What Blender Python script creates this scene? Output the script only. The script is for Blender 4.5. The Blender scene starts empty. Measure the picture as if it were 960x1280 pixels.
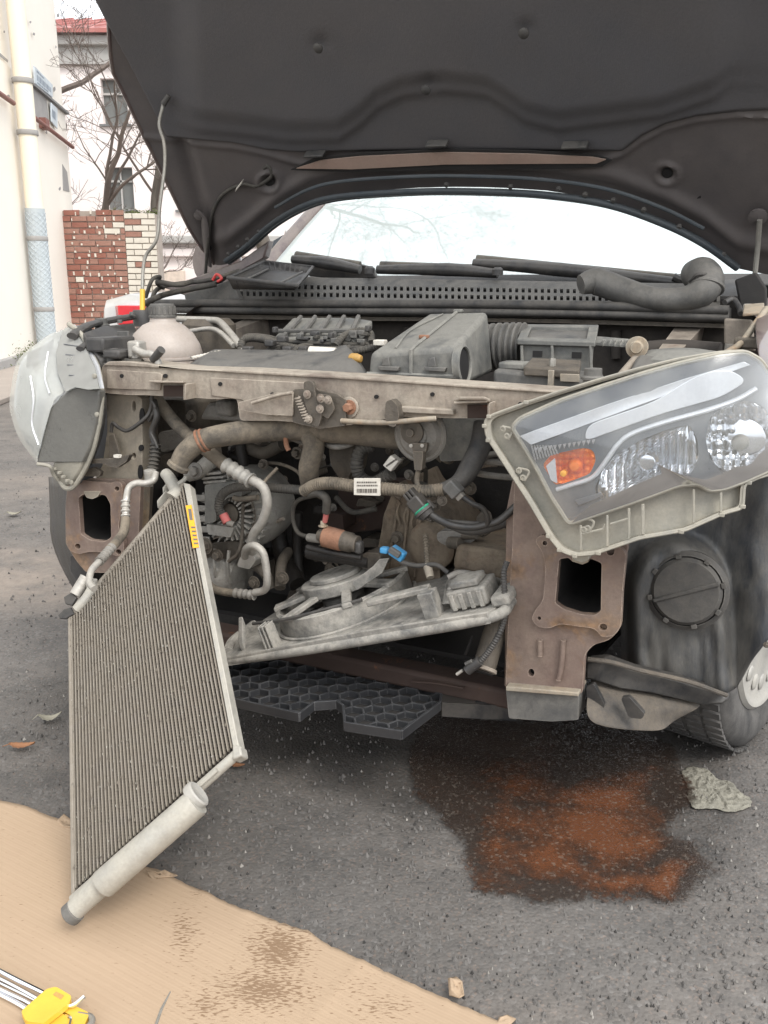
import bpy, bmesh, math, random
from mathutils import Vector, Matrix, noise
random.seed(7)
scene = bpy.context.scene
COL = scene.collection
V = Vector

# ------------------------------------------------------------------ camera
CAM_H = 0.98
FPX = 1100.0
PITCH = math.atan(280.0 / FPX)
cd = bpy.data.cameras.new("camera")
cam = bpy.data.objects.new("camera", cd)
COL.objects.link(cam)
cam.location = (0, 0, CAM_H)
cam.rotation_euler = (math.pi / 2 - PITCH, 0, 0)
cd.sensor_fit = 'VERTICAL'
cd.sensor_height = 24.0
cd.lens = 24.0 * FPX / 1280.0
cd.clip_start = 0.02
cd.clip_end = 2000
scene.camera = cam

# ------------------------------------------------------------------ world, sun, exposure (bright overcast)
SUN_EL, SUN_AZ = math.radians(50), math.radians(150)
world = bpy.data.worlds.new("World")
scene.world = world
world.use_nodes = True
wn, wl = world.node_tree.nodes, world.node_tree.links
wn.clear()
w_out = wn.new('ShaderNodeOutputWorld')
w_bg = wn.new('ShaderNodeBackground')
w_sky = wn.new('ShaderNodeTexSky')
w_sky.sky_type = 'NISHITA'
w_sky.sun_disc = False
w_sky.sun_elevation = SUN_EL
w_sky.sun_rotation = SUN_AZ
w_sky.air_density = 1.0
w_sky.dust_density = 4.0
w_hsv = wn.new('ShaderNodeHueSaturation')
w_hsv.inputs['Saturation'].default_value = 0.28
w_hsv.inputs['Value'].default_value = 1.0
w_bg.inputs['Strength'].default_value = 0.15
wl.new(w_sky.outputs[0], w_hsv.inputs['Color'])
w_mix = wn.new('ShaderNodeMix')                # the even white cloud layer in front of the sky
w_mix.data_type = 'RGBA'
w_mix.inputs[0].default_value = 0.65
w_mix.inputs[7].default_value = (8.6, 8.9, 9.3, 1)
wl.new(w_hsv.outputs[0], w_mix.inputs[6])
wl.new(w_mix.outputs[2], w_bg.inputs['Color'])
wl.new(w_bg.outputs[0], w_out.inputs['Surface'])
sd = bpy.data.lights.new("sun", 'SUN')
sd.energy = 1.3
sd.angle = math.radians(25)
sd.color = (1.0, 0.96, 0.9)
sun = bpy.data.objects.new("sun", sd)
COL.objects.link(sun)
sun_dir = V((math.sin(SUN_AZ) * math.cos(SUN_EL), math.cos(SUN_AZ) * math.cos(SUN_EL), math.sin(SUN_EL)))
sun.rotation_euler = (-sun_dir).to_track_quat('-Z', 'Y').to_euler()
scene.view_settings.view_transform = 'Standard'
scene.view_settings.look = 'None'
scene.view_settings.gamma = 1.0
scene.view_settings.exposure = 0.80
scene.cycles.max_bounces = 10
scene.cycles.transparent_max_bounces = 16
scene.cycles.use_denoising = True

# ------------------------------------------------------------------ finding places: photograph pixel -> point on a real plane
CP, SP = math.cos(PITCH), math.sin(PITCH)
CAMP = V((0, 0, CAM_H))
def ray(px, py):
    r, up = px - 480.0, 640.0 - py
    return V((r, FPX * CP + up * SP, -FPX * SP + up * CP))
def P(px, py, Y):
    d = ray(px, py)
    return CAMP + d * (Y / d.y)
def G(px, py, z=0.0):
    d = ray(px, py)
    return CAMP + d * ((z - CAM_H) / d.z)
ANG = math.radians(26)
U = V((math.cos(ANG), -math.sin(ANG), 0))      # car left-to-right as seen
B = V((math.sin(ANG), math.cos(ANG), 0))       # towards the car's tail
Z = V((0, 0, 1))
O = V((-0.151, 1.653, 0))                      # middle of the front rail plane, on the ground
def W(s, d, z):
    return O + U * s + B * d + Z * z
def PL(px, py, p0, n):
    d = ray(px, py)
    return CAMP + d * ((p0 - CAMP).dot(n) / d.dot(n))
def C(px, py, d=0.0):
    return PL(px, py, O + B * d, B)
def S(px, py, s):                              # on a plane parallel to the car's side
    return PL(px, py, O + U * s, U)
def proj(p):
    q = p - CAMP
    dep = q.y * CP - q.z * SP
    return 480 + q.x / dep * FPX, 640 - (q.z * CP + q.y * SP) / dep * FPX

# ------------------------------------------------------------------ materials
def mat(name, col, rough=0.6, metal=0.0, col2=None, nscale=9.0, amt=0.5, dust=0.0, dcol=(0.30, 0.26, 0.21), dscale=14.0,
        bump=0.15, bscale=90.0, spec=0.5, coat=0.0, rust=0.0, rcol=(0.30, 0.11, 0.04), rscale=11.0, alpha=1.0, trans=0.0, sss=0.0,
        stretch=(1, 1, 1), emis=None, ior=1.5, fine=0.25, grime=0.38, wear=0.0):
    m = bpy.data.materials.new(name)
    m.use_nodes = True
    n, l = m.node_tree.nodes, m.node_tree.links
    bs = n['Principled BSDF']
    tc = n.new('ShaderNodeTexCoord')
    mp = n.new('ShaderNodeMapping'); mp.inputs['Scale'].default_value = stretch
    l.new(tc.outputs['Object'], mp.inputs[0])
    co = mp.outputs[0]
    def noi(sc, det=6, rg=0.6, dis=0.0):
        t = n.new('ShaderNodeTexNoise'); t.inputs['Scale'].default_value = sc
        t.inputs['Detail'].default_value = det; t.inputs['Roughness'].default_value = rg; t.inputs['Distortion'].default_value = dis
        l.new(co, t.inputs['Vector']); return t.outputs['Fac']
    def ramp(f, a, b):
        r = n.new('ShaderNodeMapRange'); r.inputs[1].default_value = a; r.inputs[2].default_value = b
        l.new(f, r.inputs[0]); return r.outputs[0]
    def mix(f, a, b):
        x = n.new('ShaderNodeMix'); x.data_type = 'RGBA'
        if isinstance(f, float): x.inputs[0].default_value = f
        else: l.new(f, x.inputs[0])
        for i, c in ((6, a), (7, b)):
            if isinstance(c, tuple): x.inputs[i].default_value = (*c[:3], 1)
            else: l.new(c, x.inputs[i])
        return x.outputs[2]
    def mul(a, b, op='MULTIPLY', clamp=True):
        x = n.new('ShaderNodeMath'); x.operation = op; x.use_clamp = clamp
        for i, c in ((0, a), (1, b)):
            if isinstance(c, (int, float)): x.inputs[i].default_value = c
            else: l.new(c, x.inputs[i])
        return x.outputs[0]
    c2 = col2 if col2 else tuple(c * 0.6 for c in col)
    cur = mix(mul(ramp(noi(nscale), 0.35, 0.68), float(amt)), tuple(col), tuple(c2))
    rgh = None
    if rust > 0:
        rm = ramp(noi(rscale, 9, 0.68, 0.5), 0.66 - 0.22 * rust, 0.76 - 0.16 * rust)
        cur = mix(rm, cur, mix(ramp(noi(60, 4), 0.4, 0.6), rcol, tuple(c * 0.5 for c in rcol)))
    if dust > 0:
        geo = n.new('ShaderNodeNewGeometry')
        sx = n.new('ShaderNodeSeparateXYZ'); l.new(geo.outputs['Normal'], sx.inputs[0])
        upm = ramp(sx.outputs['Z'], -0.6, 1.1)
        dn = ramp(noi(dscale, 10, 0.74, 0.3), 0.36, 0.62)
        dm = mul(mul(dn, mul(upm, 0.75, 'ADD', False), 'MULTIPLY', True), float(dust))
        fn = ramp(noi(160, 3), 0.3, 0.75)
        dcc = mix(mul(fn, 0.5), tuple(dcol), tuple(c * 0.7 for c in dcol))
        cur = mix(dm, cur, dcc)
        mm = n.new('ShaderNodeMix'); l.new(dm, mm.inputs[0]); mm.inputs[2].default_value = rough; mm.inputs[3].default_value = 0.92
        rgh = mm.outputs[0]
        if metal > 0:
            me = n.new('ShaderNodeMix'); l.new(dm, me.inputs[0]); me.inputs[2].default_value = metal; me.inputs[3].default_value = 0.0
            l.new(me.outputs[0], bs.inputs['Metallic'])
    if dust > 0:
        g1 = ramp(noi(26, 10, 0.74, 0.4), 0.50, 0.60)
        cur = mix(mul(g1, 0.52 * grime), cur, mix(0.78, cur, (0.012, 0.010, 0.008)))
        mp3 = n.new('ShaderNodeMapping'); mp3.inputs['Scale'].default_value = (45, 45, 5); l.new(tc.outputs['Object'], mp3.inputs[0])
        t3 = n.new('ShaderNodeTexNoise'); t3.inputs['Scale'].default_value = 1.0; t3.inputs['Detail'].default_value = 5; l.new(mp3.outputs[0], t3.inputs['Vector'])
        cur = mix(mul(ramp(t3.outputs['Fac'], 0.52, 0.66), 0.38 * grime), cur, mix(0.7, cur, (0.015, 0.012, 0.010)))
        g2 = ramp(noi(95, 6, 0.8), 0.60, 0.70)
        cur = mix(mul(g2, 0.45 * grime), cur, mix(0.5, cur, tuple(min(1, c * 1.35) for c in dcol)))
    if wear > 0:      # rubbed edges: paler where the surface really turns a corner
        bv = n.new('ShaderNodeBevel'); bv.samples = 4; bv.inputs['Radius'].default_value = 0.0035
        ge = n.new('ShaderNodeNewGeometry')
        dt = n.new('ShaderNodeVectorMath'); dt.operation = 'DOT_PRODUCT'
        l.new(bv.outputs[0], dt.inputs[0]); l.new(ge.outputs['Normal'], dt.inputs[1])
        em = ramp(dt.outputs['Value'], 0.97, 0.80)
        em = mul(em, ramp(noi(40, 6, 0.75), 0.38, 0.60))
        cur = mix(mul(em, float(wear)), cur, tuple(min(1, c * 1.9 + 0.05) for c in (dcol if dust > 0 else col)))
    if fine > 0:
        fv = ramp(noi(220, 2), 0.25, 0.8)
        cur = mix(mul(fv, fine), cur, mix(0.5, cur, (0.02, 0.02, 0.02)))
    l.new(cur, bs.inputs['Base Color'])
    if rgh is not None: l.new(rgh, bs.inputs['Roughness'])
    else:
        rr = n.new('ShaderNodeMapRange'); l.new(noi(35, 4), rr.inputs[0])
        rr.inputs[3].default_value = max(0.02, rough * 0.8); rr.inputs[4].default_value = min(1, rough * 1.2)
        l.new(rr.outputs[0], bs.inputs['Roughness'])
    if not (dust > 0 and metal > 0): bs.inputs['Metallic'].default_value = metal
    bs.inputs['Specular IOR Level'].default_value = spec
    bs.inputs['IOR'].default_value = ior
    bs.inputs['Coat Weight'].default_value = coat
    bs.inputs['Alpha'].default_value = alpha
    bs.inputs['Transmission Weight'].default_value = trans
    if sss > 0:
        bs.inputs['Subsurface Weight'].default_value = sss
        bs.inputs['Subsurface Radius'].default_value = (0.03, 0.025, 0.02)
    if emis: bs.inputs['Emission Color'].default_value = (*emis, 1); bs.inputs['Emission Strength'].default_value = 1
    if bump > 0:
        bp = n.new('ShaderNodeBump'); bp.inputs['Strength'].default_value = min(1, bump * 1.5); bp.inputs['Distance'].default_value = 0.004
        l.new(noi(bscale, 8, 0.72), bp.inputs['Height']); l.new(bp.outputs[0], bs.inputs['Normal'])
    return m

M = {}
M['paint'] = mat('dark_brown_body_paint', (0.085, 0.055, 0.055), 0.28, coat=0.6, dust=0.35, bump=0.02, grime=0.1)
M['inner'] = mat('dusty_inner_metal', (0.20, 0.165, 0.135), 0.65, 0.0, col2=(0.12, 0.10, 0.085), dust=0.75, dcol=(0.34, 0.295, 0.24), rust=0.35, rcol=(0.22, 0.12, 0.08), rscale=7, wear=0.5)
M['cross'] = mat('dusty_crossmember_paint', (0.215, 0.17, 0.135), 0.6, 0.0, col2=(0.13, 0.10, 0.085), nscale=6, dust=0.95, dcol=(0.40, 0.35, 0.285), dscale=8, rust=0.3, rcol=(0.20, 0.11, 0.08), rscale=9, bump=0.25, grime=0.45, wear=0.6)
M['rustpad'] = mat('primer_brown_rusty_metal', (0.165, 0.112, 0.092), 0.55, 0.0, col2=(0.085, 0.06, 0.052), nscale=5, dust=0.5, dcol=(0.30, 0.235, 0.185), dscale=9, rust=0.62, rcol=(0.27, 0.15, 0.07), rscale=10, bump=0.2, wear=0.8)
M['column'] = mat('grey_brown_support_paint', (0.24, 0.21, 0.17), 0.6, 0.0, col2=(0.14, 0.12, 0.10), nscale=7, dust=0.6, dcol=(0.40, 0.35, 0.27), rust=0.75, rcol=(0.32, 0.19, 0.09), rscale=7, wear=0.6)
M['plastic'] = mat('dusty_black_plastic', (0.028, 0.028, 0.030), 0.45, col2=(0.05, 0.048, 0.045), dust=0.3, dcol=(0.16, 0.145, 0.125), wear=0.3)
M['plasticc'] = mat('clean_black_plastic', (0.018, 0.019, 0.021), 0.35, dust=0.15, grime=0.15)
M['plasticg'] = mat('grey_dusty_plastic', (0.075, 0.075, 0.073), 0.55, col2=(0.045, 0.045, 0.045), dust=0.48, dcol=(0.22, 0.205, 0.18), wear=0.4)
M['box'] = mat('airbox_plastic', (0.095, 0.098, 0.095), 0.5, col2=(0.05, 0.05, 0.05), nscale=5, dust=0.72, dcol=(0.26, 0.25, 0.22), dscale=9, grime=0.3, wear=0.5)
M['rubber'] = mat('dusty_rubber', (0.04, 0.038, 0.035), 0.75, dust=0.45, dcol=(0.17, 0.15, 0.12), dscale=22)
M['hose'] = mat('dusty_coolant_hose', (0.075, 0.065, 0.052), 0.8, dust=0.85, dcol=(0.235, 0.195, 0.145), dscale=18, bump=0.3)
M['seal'] = mat('black_rubber_seal', (0.035, 0.035, 0.036), 0.6, dust=0.5, dcol=(0.16, 0.145, 0.125))
M['alu'] = mat('dirty_aluminium', (0.55, 0.53, 0.49), 0.42, 0.75, col2=(0.32, 0.30, 0.27), dust=0.55, dcol=(0.36, 0.33, 0.28), dscale=25)
M['cast'] = mat('cast_aluminium', (0.30, 0.285, 0.26), 0.6, 0.4, col2=(0.16, 0.15, 0.135), nscale=14, dust=0.6, dcol=(0.22, 0.20, 0.17), dscale=20, bump=0.5, bscale=60, grime=0.55, wear=0.5)
M['castl'] = mat('pale_cast_aluminium', (0.46, 0.445, 0.41), 0.5, 0.45, col2=(0.26, 0.245, 0.22), nscale=14, dust=0.5, dcol=(0.30, 0.28, 0.24), dscale=20, bump=0.5, bscale=60, grime=.5, wear=.5)
M['gearcast'] = mat('rusty_brown_gearbox_casting', (0.20, 0.155, 0.11), 0.65, 0.2, col2=(0.10, 0.07, 0.05), nscale=13, dust=0.6, dcol=(0.27, 0.22, 0.16), dscale=12, rust=.5, rcol=(0.20, 0.10, 0.05), bump=0.6, bscale=50, grime=.7, wear=.5)
M['castd'] = mat('oily_cast_metal', (0.095, 0.083, 0.068), 0.55, 0.2, col2=(0.06, 0.05, 0.042), nscale=11, dust=0.5, dcol=(0.17, 0.14, 0.105), dscale=14, bump=0.5, bscale=50, grime=0.7, wear=0.5)
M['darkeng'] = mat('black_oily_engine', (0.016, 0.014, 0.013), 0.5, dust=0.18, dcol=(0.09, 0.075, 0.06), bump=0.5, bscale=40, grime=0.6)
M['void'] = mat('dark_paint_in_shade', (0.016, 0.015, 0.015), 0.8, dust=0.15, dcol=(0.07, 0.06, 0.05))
M['fire'] = mat('firewall_lining', (0.03, 0.027, 0.025), 0.9, dust=0.5, dcol=(0.09, 0.075, 0.062), dscale=5)
M['rust'] = mat('orange_rust', (0.26, 0.12, 0.065), 0.85, col2=(0.16, 0.075, 0.045), nscale=20, rust=0.6, dust=0.3, dcol=(0.45, 0.28, 0.2), bump=0.5)
M['rustd'] = mat('dark_brown_rust', (0.045, 0.027, 0.02), 0.8, col2=(0.05, 0.03, 0.025), rust=0.3)
M['shroud'] = mat('dusty_fan_shroud', (0.12, 0.12, 0.115), 0.6, col2=(0.20, 0.19, 0.17), nscale=12, dust=0.9, dcol=(0.40, 0.375, 0.33), dscale=16, bump=0.3, bscale=60, grime=0.6, wear=0.5)
M['hexp'] = mat('black_grille_plastic', (0.024, 0.025, 0.028), 0.38, dust=0.1, dcol=(0.15, 0.15, 0.15), bump=0.05, grime=0.1, wear=0.35)
M['liner'] = mat('wheel_liner_plastic', (0.030, 0.034, 0.040), 0.36, col2=(0.048, 0.052, 0.060), nscale=6, dust=0.42, dcol=(0.21, 0.19, 0.155), dscale=9, stretch=(1.6, 1.6, 0.45), bump=0.25, grime=0.35)
M['linerc'] = mat('liner_cap_plastic', (0.04, 0.039, 0.038), 0.6, col2=(0.06, 0.055, 0.05), nscale=25, dust=0.5, dcol=(0.12, 0.11, 0.095), dscale=30, wear=0.4)
M['mud'] = mat('muddy_tray', (0.06, 0.055, 0.05), 0.7, col2=(0.10, 0.085, 0.07), dust=0.5, dcol=(0.19, 0.155, 0.115), dscale=10, bump=0.5, bscale=70, wear=0.5)
M['tyre'] = mat('tyre_rubber', (0.045, 0.044, 0.043), 0.8, dust=0.7, dcol=(0.155, 0.145, 0.135), dscale=8)
M['rim'] = mat('silver_wheel_cover', (0.40, 0.39, 0.365), 0.42, 0.25, dust=0.45, dcol=(0.45, 0.42, 0.36), grime=0.1)
M['lampside'] = mat('grey_smoked_lamp_side', (0.12, 0.118, 0.108), 0.22, col2=(0.075, 0.073, 0.068), nscale=3, dust=0.18, dcol=(0.30, 0.29, 0.25), dscale=5, coat=.4, grime=0.05)
M['tank'] = mat('milky_tank_plastic', (0.43, 0.375, 0.335), 0.4, col2=(0.35, 0.30, 0.265), sss=0.4, dust=0.25, dcol=(0.40, 0.35, 0.30), bump=0.05, grime=0)
M['yellow'] = mat('yellow_plastic', (0.74, 0.46, 0.05), 0.4, bump=0.02, fine=0.1)
M['dipstick'] = mat('amber_dipstick_plastic', (0.62, 0.33, 0.04), 0.5, dust=0.3)
M['red'] = mat('red_plastic', (0.6, 0.04, 0.04), 0.4, dust=0.2, grime=0)
M['redtape'] = mat('red_tape', (0.55, 0.10, 0.10), 0.6, dust=0.4, grime=0.1)
M['blue'] = mat('blue_plastic', (0.02, 0.30, 0.62), 0.4, dust=0.25, grime=0)
M['green'] = mat('green_rubber', (0.03, 0.35, 0.20), 0.5)
M['white'] = mat('white_label', (0.72, 0.69, 0.62), 0.6, col2=(0.55, 0.51, 0.45), dust=0.4, dcol=(0.45, 0.4, 0.33), bump=0, grime=0)
M['ink'] = mat('grey_ink', (0.16, 0.14, 0.12), 0.7, bump=0)
M['hood'] = mat('hood_inner_paint', (0.080, 0.073, 0.074), 0.36, col2=(0.110, 0.095, 0.090), nscale=4, dust=0.6, dcol=(0.135, 0.115, 0.105), dscale=7, bump=0.05, grime=0.12)
M['pad'] = mat('hood_insulation_felt', (0.078, 0.077, 0.083), 0.82, col2=(0.104, 0.095, 0.093), nscale=3, dust=0.35, dcol=(0.13, 0.115, 0.105), dscale=3.5, bump=0.2, bscale=200, grime=0)
M['strip'] = mat('bare_brown_hood_skin', (0.36, 0.25, 0.20), 0.5, col2=(0.25, 0.17, 0.14), dust=0.4, grime=0.1)
M['hseal'] = mat('blue_grey_hood_seal', (0.055, 0.068, 0.080), 0.5, dust=0.3, dcol=(0.13, 0.13, 0.12), grime=0.15)
M['steel'] = mat('galvanised_rod', (0.33, 0.32, 0.29), 0.45, 0.7, dust=0.4)
M['chrome'] = mat('chrome', (0.85, 0.86, 0.88), 0.12, 1.0, col2=(0.7, 0.7, 0.72), bump=0, fine=0)
M['chrome2'] = mat('dusty_reflector', (0.72, 0.73, 0.75), 0.16, 1.0, col2=(0.45, 0.45, 0.46), nscale=20, bump=0.1, bscale=20)
M['lampblack'] = mat('lamp_bezel', (0.115, 0.122, 0.135), 0.3, bump=0.02)
M['lamphouse'] = mat('translucent_lamp_housing', (0.27, 0.26, 0.225), 0.4, col2=(0.20, 0.19, 0.16), dust=0.6, dcol=(0.42, 0.385, 0.31), bump=0.15, grime=0.08)
M['orange'] = mat('orange_reflector', (0.95, 0.22, 0.01), 0.25, 0.3, col2=(0.75, 0.14, 0.01), nscale=40, bump=0.5, bscale=40)
M['orangel'] = mat('painted_yellow_glint', (1.0, 0.45, 0.02), 0.2, bump=0)  # colour of the painted highlight on the indicator
M['whitestrip'] = mat('satin_lamp_trim_and_sky_bands', (0.75, 0.76, 0.78), 0.25, 0.4, bump=0)  # lamp trim, and the painted sky reflections in the right lamp
M['tubeal'] = mat('condenser_tube_aluminium', (0.29, 0.26, 0.22), 0.5, 0.45, col2=(0.25, 0.22, 0.18), nscale=30, dust=0.6, dcol=(0.235, 0.20, 0.155), dscale=26, bump=0.2, grime=0.15)
M['fins'] = mat('clogged_fins', (0.040, 0.031, 0.026), 0.9, col2=(0.07, 0.055, 0.045), nscale=60, bump=1.0, bscale=300, dust=0.05, dcol=(0.16, 0.13, 0.10), dscale=90, grime=0)
M['header'] = mat('pale_header_aluminium', (0.40, 0.385, 0.345), 0.5, 0.4, col2=(0.29, 0.275, 0.24), nscale=18, dust=0.55, dcol=(0.47, 0.44, 0.37), dscale=20, grime=0.12)
M['sticker'] = mat('orange_yellow_sticker', (0.90, 0.42, 0.02), 0.5, bump=0, col2=(0.8, 0.36, 0.02))
M['card'] = None
M['glassw'] = mat('windscreen_glass', (0.01, 0.014, 0.014), 0.03, bump=0, fine=0, ior=3.2)
M['skytone_glass'] = mat('windscreen_with_painted_sky', (0.46, 0.52, 0.51), 0.03, col2=(0.42, 0.48, 0.47), bump=0, fine=0, ior=4.0)  # pale base colour stands in for the bright sky mirrored in the glass
M['cavity'] = mat('black_hole_inside', (0.008, 0.007, 0.007), 0.9, bump=0)

# clear lens: thin clear plastic, see-through, reflecting at grazing angles
def lens_mat(name, tint, haze, refl, var=1.0):
    m = bpy.data.materials.new(name); m.use_nodes = True
    n, l = m.node_tree.nodes, m.node_tree.links
    n.clear()
    out = n.new('ShaderNodeOutputMaterial')
    tr = n.new('ShaderNodeBsdfTransparent'); tr.inputs[0].default_value = (*tint, 1)
    gl = n.new('ShaderNodeBsdfGlossy'); gl.inputs['Roughness'].default_value = 0.13
    df = n.new('ShaderNodeBsdfDiffuse'); df.inputs[0].default_value = (0.62, 0.62, 0.58, 1)
    fr = n.new('ShaderNodeFresnel'); fr.inputs[0].default_value = refl
    no = n.new('ShaderNodeTexNoise'); no.inputs['Scale'].default_value = 16; no.inputs['Detail'].default_value = 8
    tc = n.new('ShaderNodeTexCoord'); l.new(tc.outputs['Object'], no.inputs['Vector'])
    mr = n.new('ShaderNodeMapRange'); l.new(no.outputs[0], mr.inputs[0])
    mr.inputs[1].default_value = 0.35; mr.inputs[2].default_value = 0.75; mr.inputs[3].default_value = haze * (1 - .65 * var); mr.inputs[4].default_value = haze * (1 + .6 * var)
    m1 = n.new('ShaderNodeMixShader'); l.new(mr.outputs[0], m1.inputs[0]); l.new(tr.outputs[0], m1.inputs[1]); l.new(df.outputs[0], m1.inputs[2])
    m2 = n.new('ShaderNodeMixShader'); l.new(fr.outputs[0], m2.inputs[0]); l.new(m1.outputs[0], m2.inputs[1]); l.new(gl.outputs[0], m2.inputs[2])
    l.new(m2.outputs[0], out.inputs[0])
    return m
M['lens'] = lens_mat('clear_lamp_lens', (0.93, 0.95, 0.97), 0.17, 1.55)
M['lenshaze'] = lens_mat('hazy_yellowed_lamp_lens', (0.82, 0.83, 0.78), 0.40, 1.7, 0.2)

edge_px = [(-60, 985), (0, 1003), (30, 1010), (76, 1028), (84, 1034), (93, 1038), (120, 1056), (170, 1082), (200, 1090), (222, 1102), (262, 1121), (300, 1138), (345, 1154), (385, 1167), (405, 1181), (455, 1205), (500, 1226), (560, 1253), (600, 1270), (640, 1285), (700, 1315), (820, 1370), (860, 1440)]

# ------------------------------------------------------------------ objects
def tag(o, label=None, cat=None, group=None, kind=None):
    if label: o['label'] = label
    if cat: o['category'] = cat
    if group: o['group'] = group
    if kind: o['kind'] = kind
    return o
def empty(name, loc, label=None, cat=None, group=None):
    o = bpy.data.objects.new(name, None)
    o.empty_display_size = 0.05
    o.location = loc
    COL.objects.link(o)
    return tag(o, label, cat, group)
def origin(o):
    while o is not None:
        if o.parent is None: return V(o.location)
        o = o.parent
    return V((0, 0, 0))
def rnd(poly, r=6, k=4):
    """round the corners of a closed 2-D outline"""
    out = []
    n = len(poly)
    for i in range(n):
        a, p, c = V(poly[i - 1]), V(poly[i]), V(poly[(i + 1) % n])
        ra = min(r, (a - p).length * 0.45); rc = min(r, (c - p).length * 0.45)
        p1 = p + (a - p).normalized() * ra; p2 = p + (c - p).normalized() * rc
        for j in range(k + 1):
            t = j / k
            out.append(tuple(p1 * (1 - t) ** 2 + p * 2 * t * (1 - t) + p2 * t * t))
    return out
def circ(cx, cy, rx, ry=None, n=16, a0=0.0):
    ry = rx if ry is None else ry
    return [(cx + rx * math.cos(a0 + 2 * math.pi * i / n), cy + ry * math.sin(a0 + 2 * math.pi * i / n)) for i in range(n)]
def smooth(pts, k=6):
    if len(pts) < 3: return [V(p) for p in pts]
    pts = [V(p) for p in pts]
    q = [pts[0] * 2 - pts[1]] + pts + [pts[-1] * 2 - pts[-2]]
    out = []
    for i in range(1, len(q) - 2):
        for j in range(k):
            t = j / k
            a, b, c, d = q[i - 1], q[i], q[i + 1], q[i + 2]
            out.append(0.5 * ((2 * b) + (c - a) * t + (2 * a - 5 * b + 4 * c - d) * t * t + (3 * b - a - 3 * c + d) * t ** 3))
    out.append(pts[-1])
    return out

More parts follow.
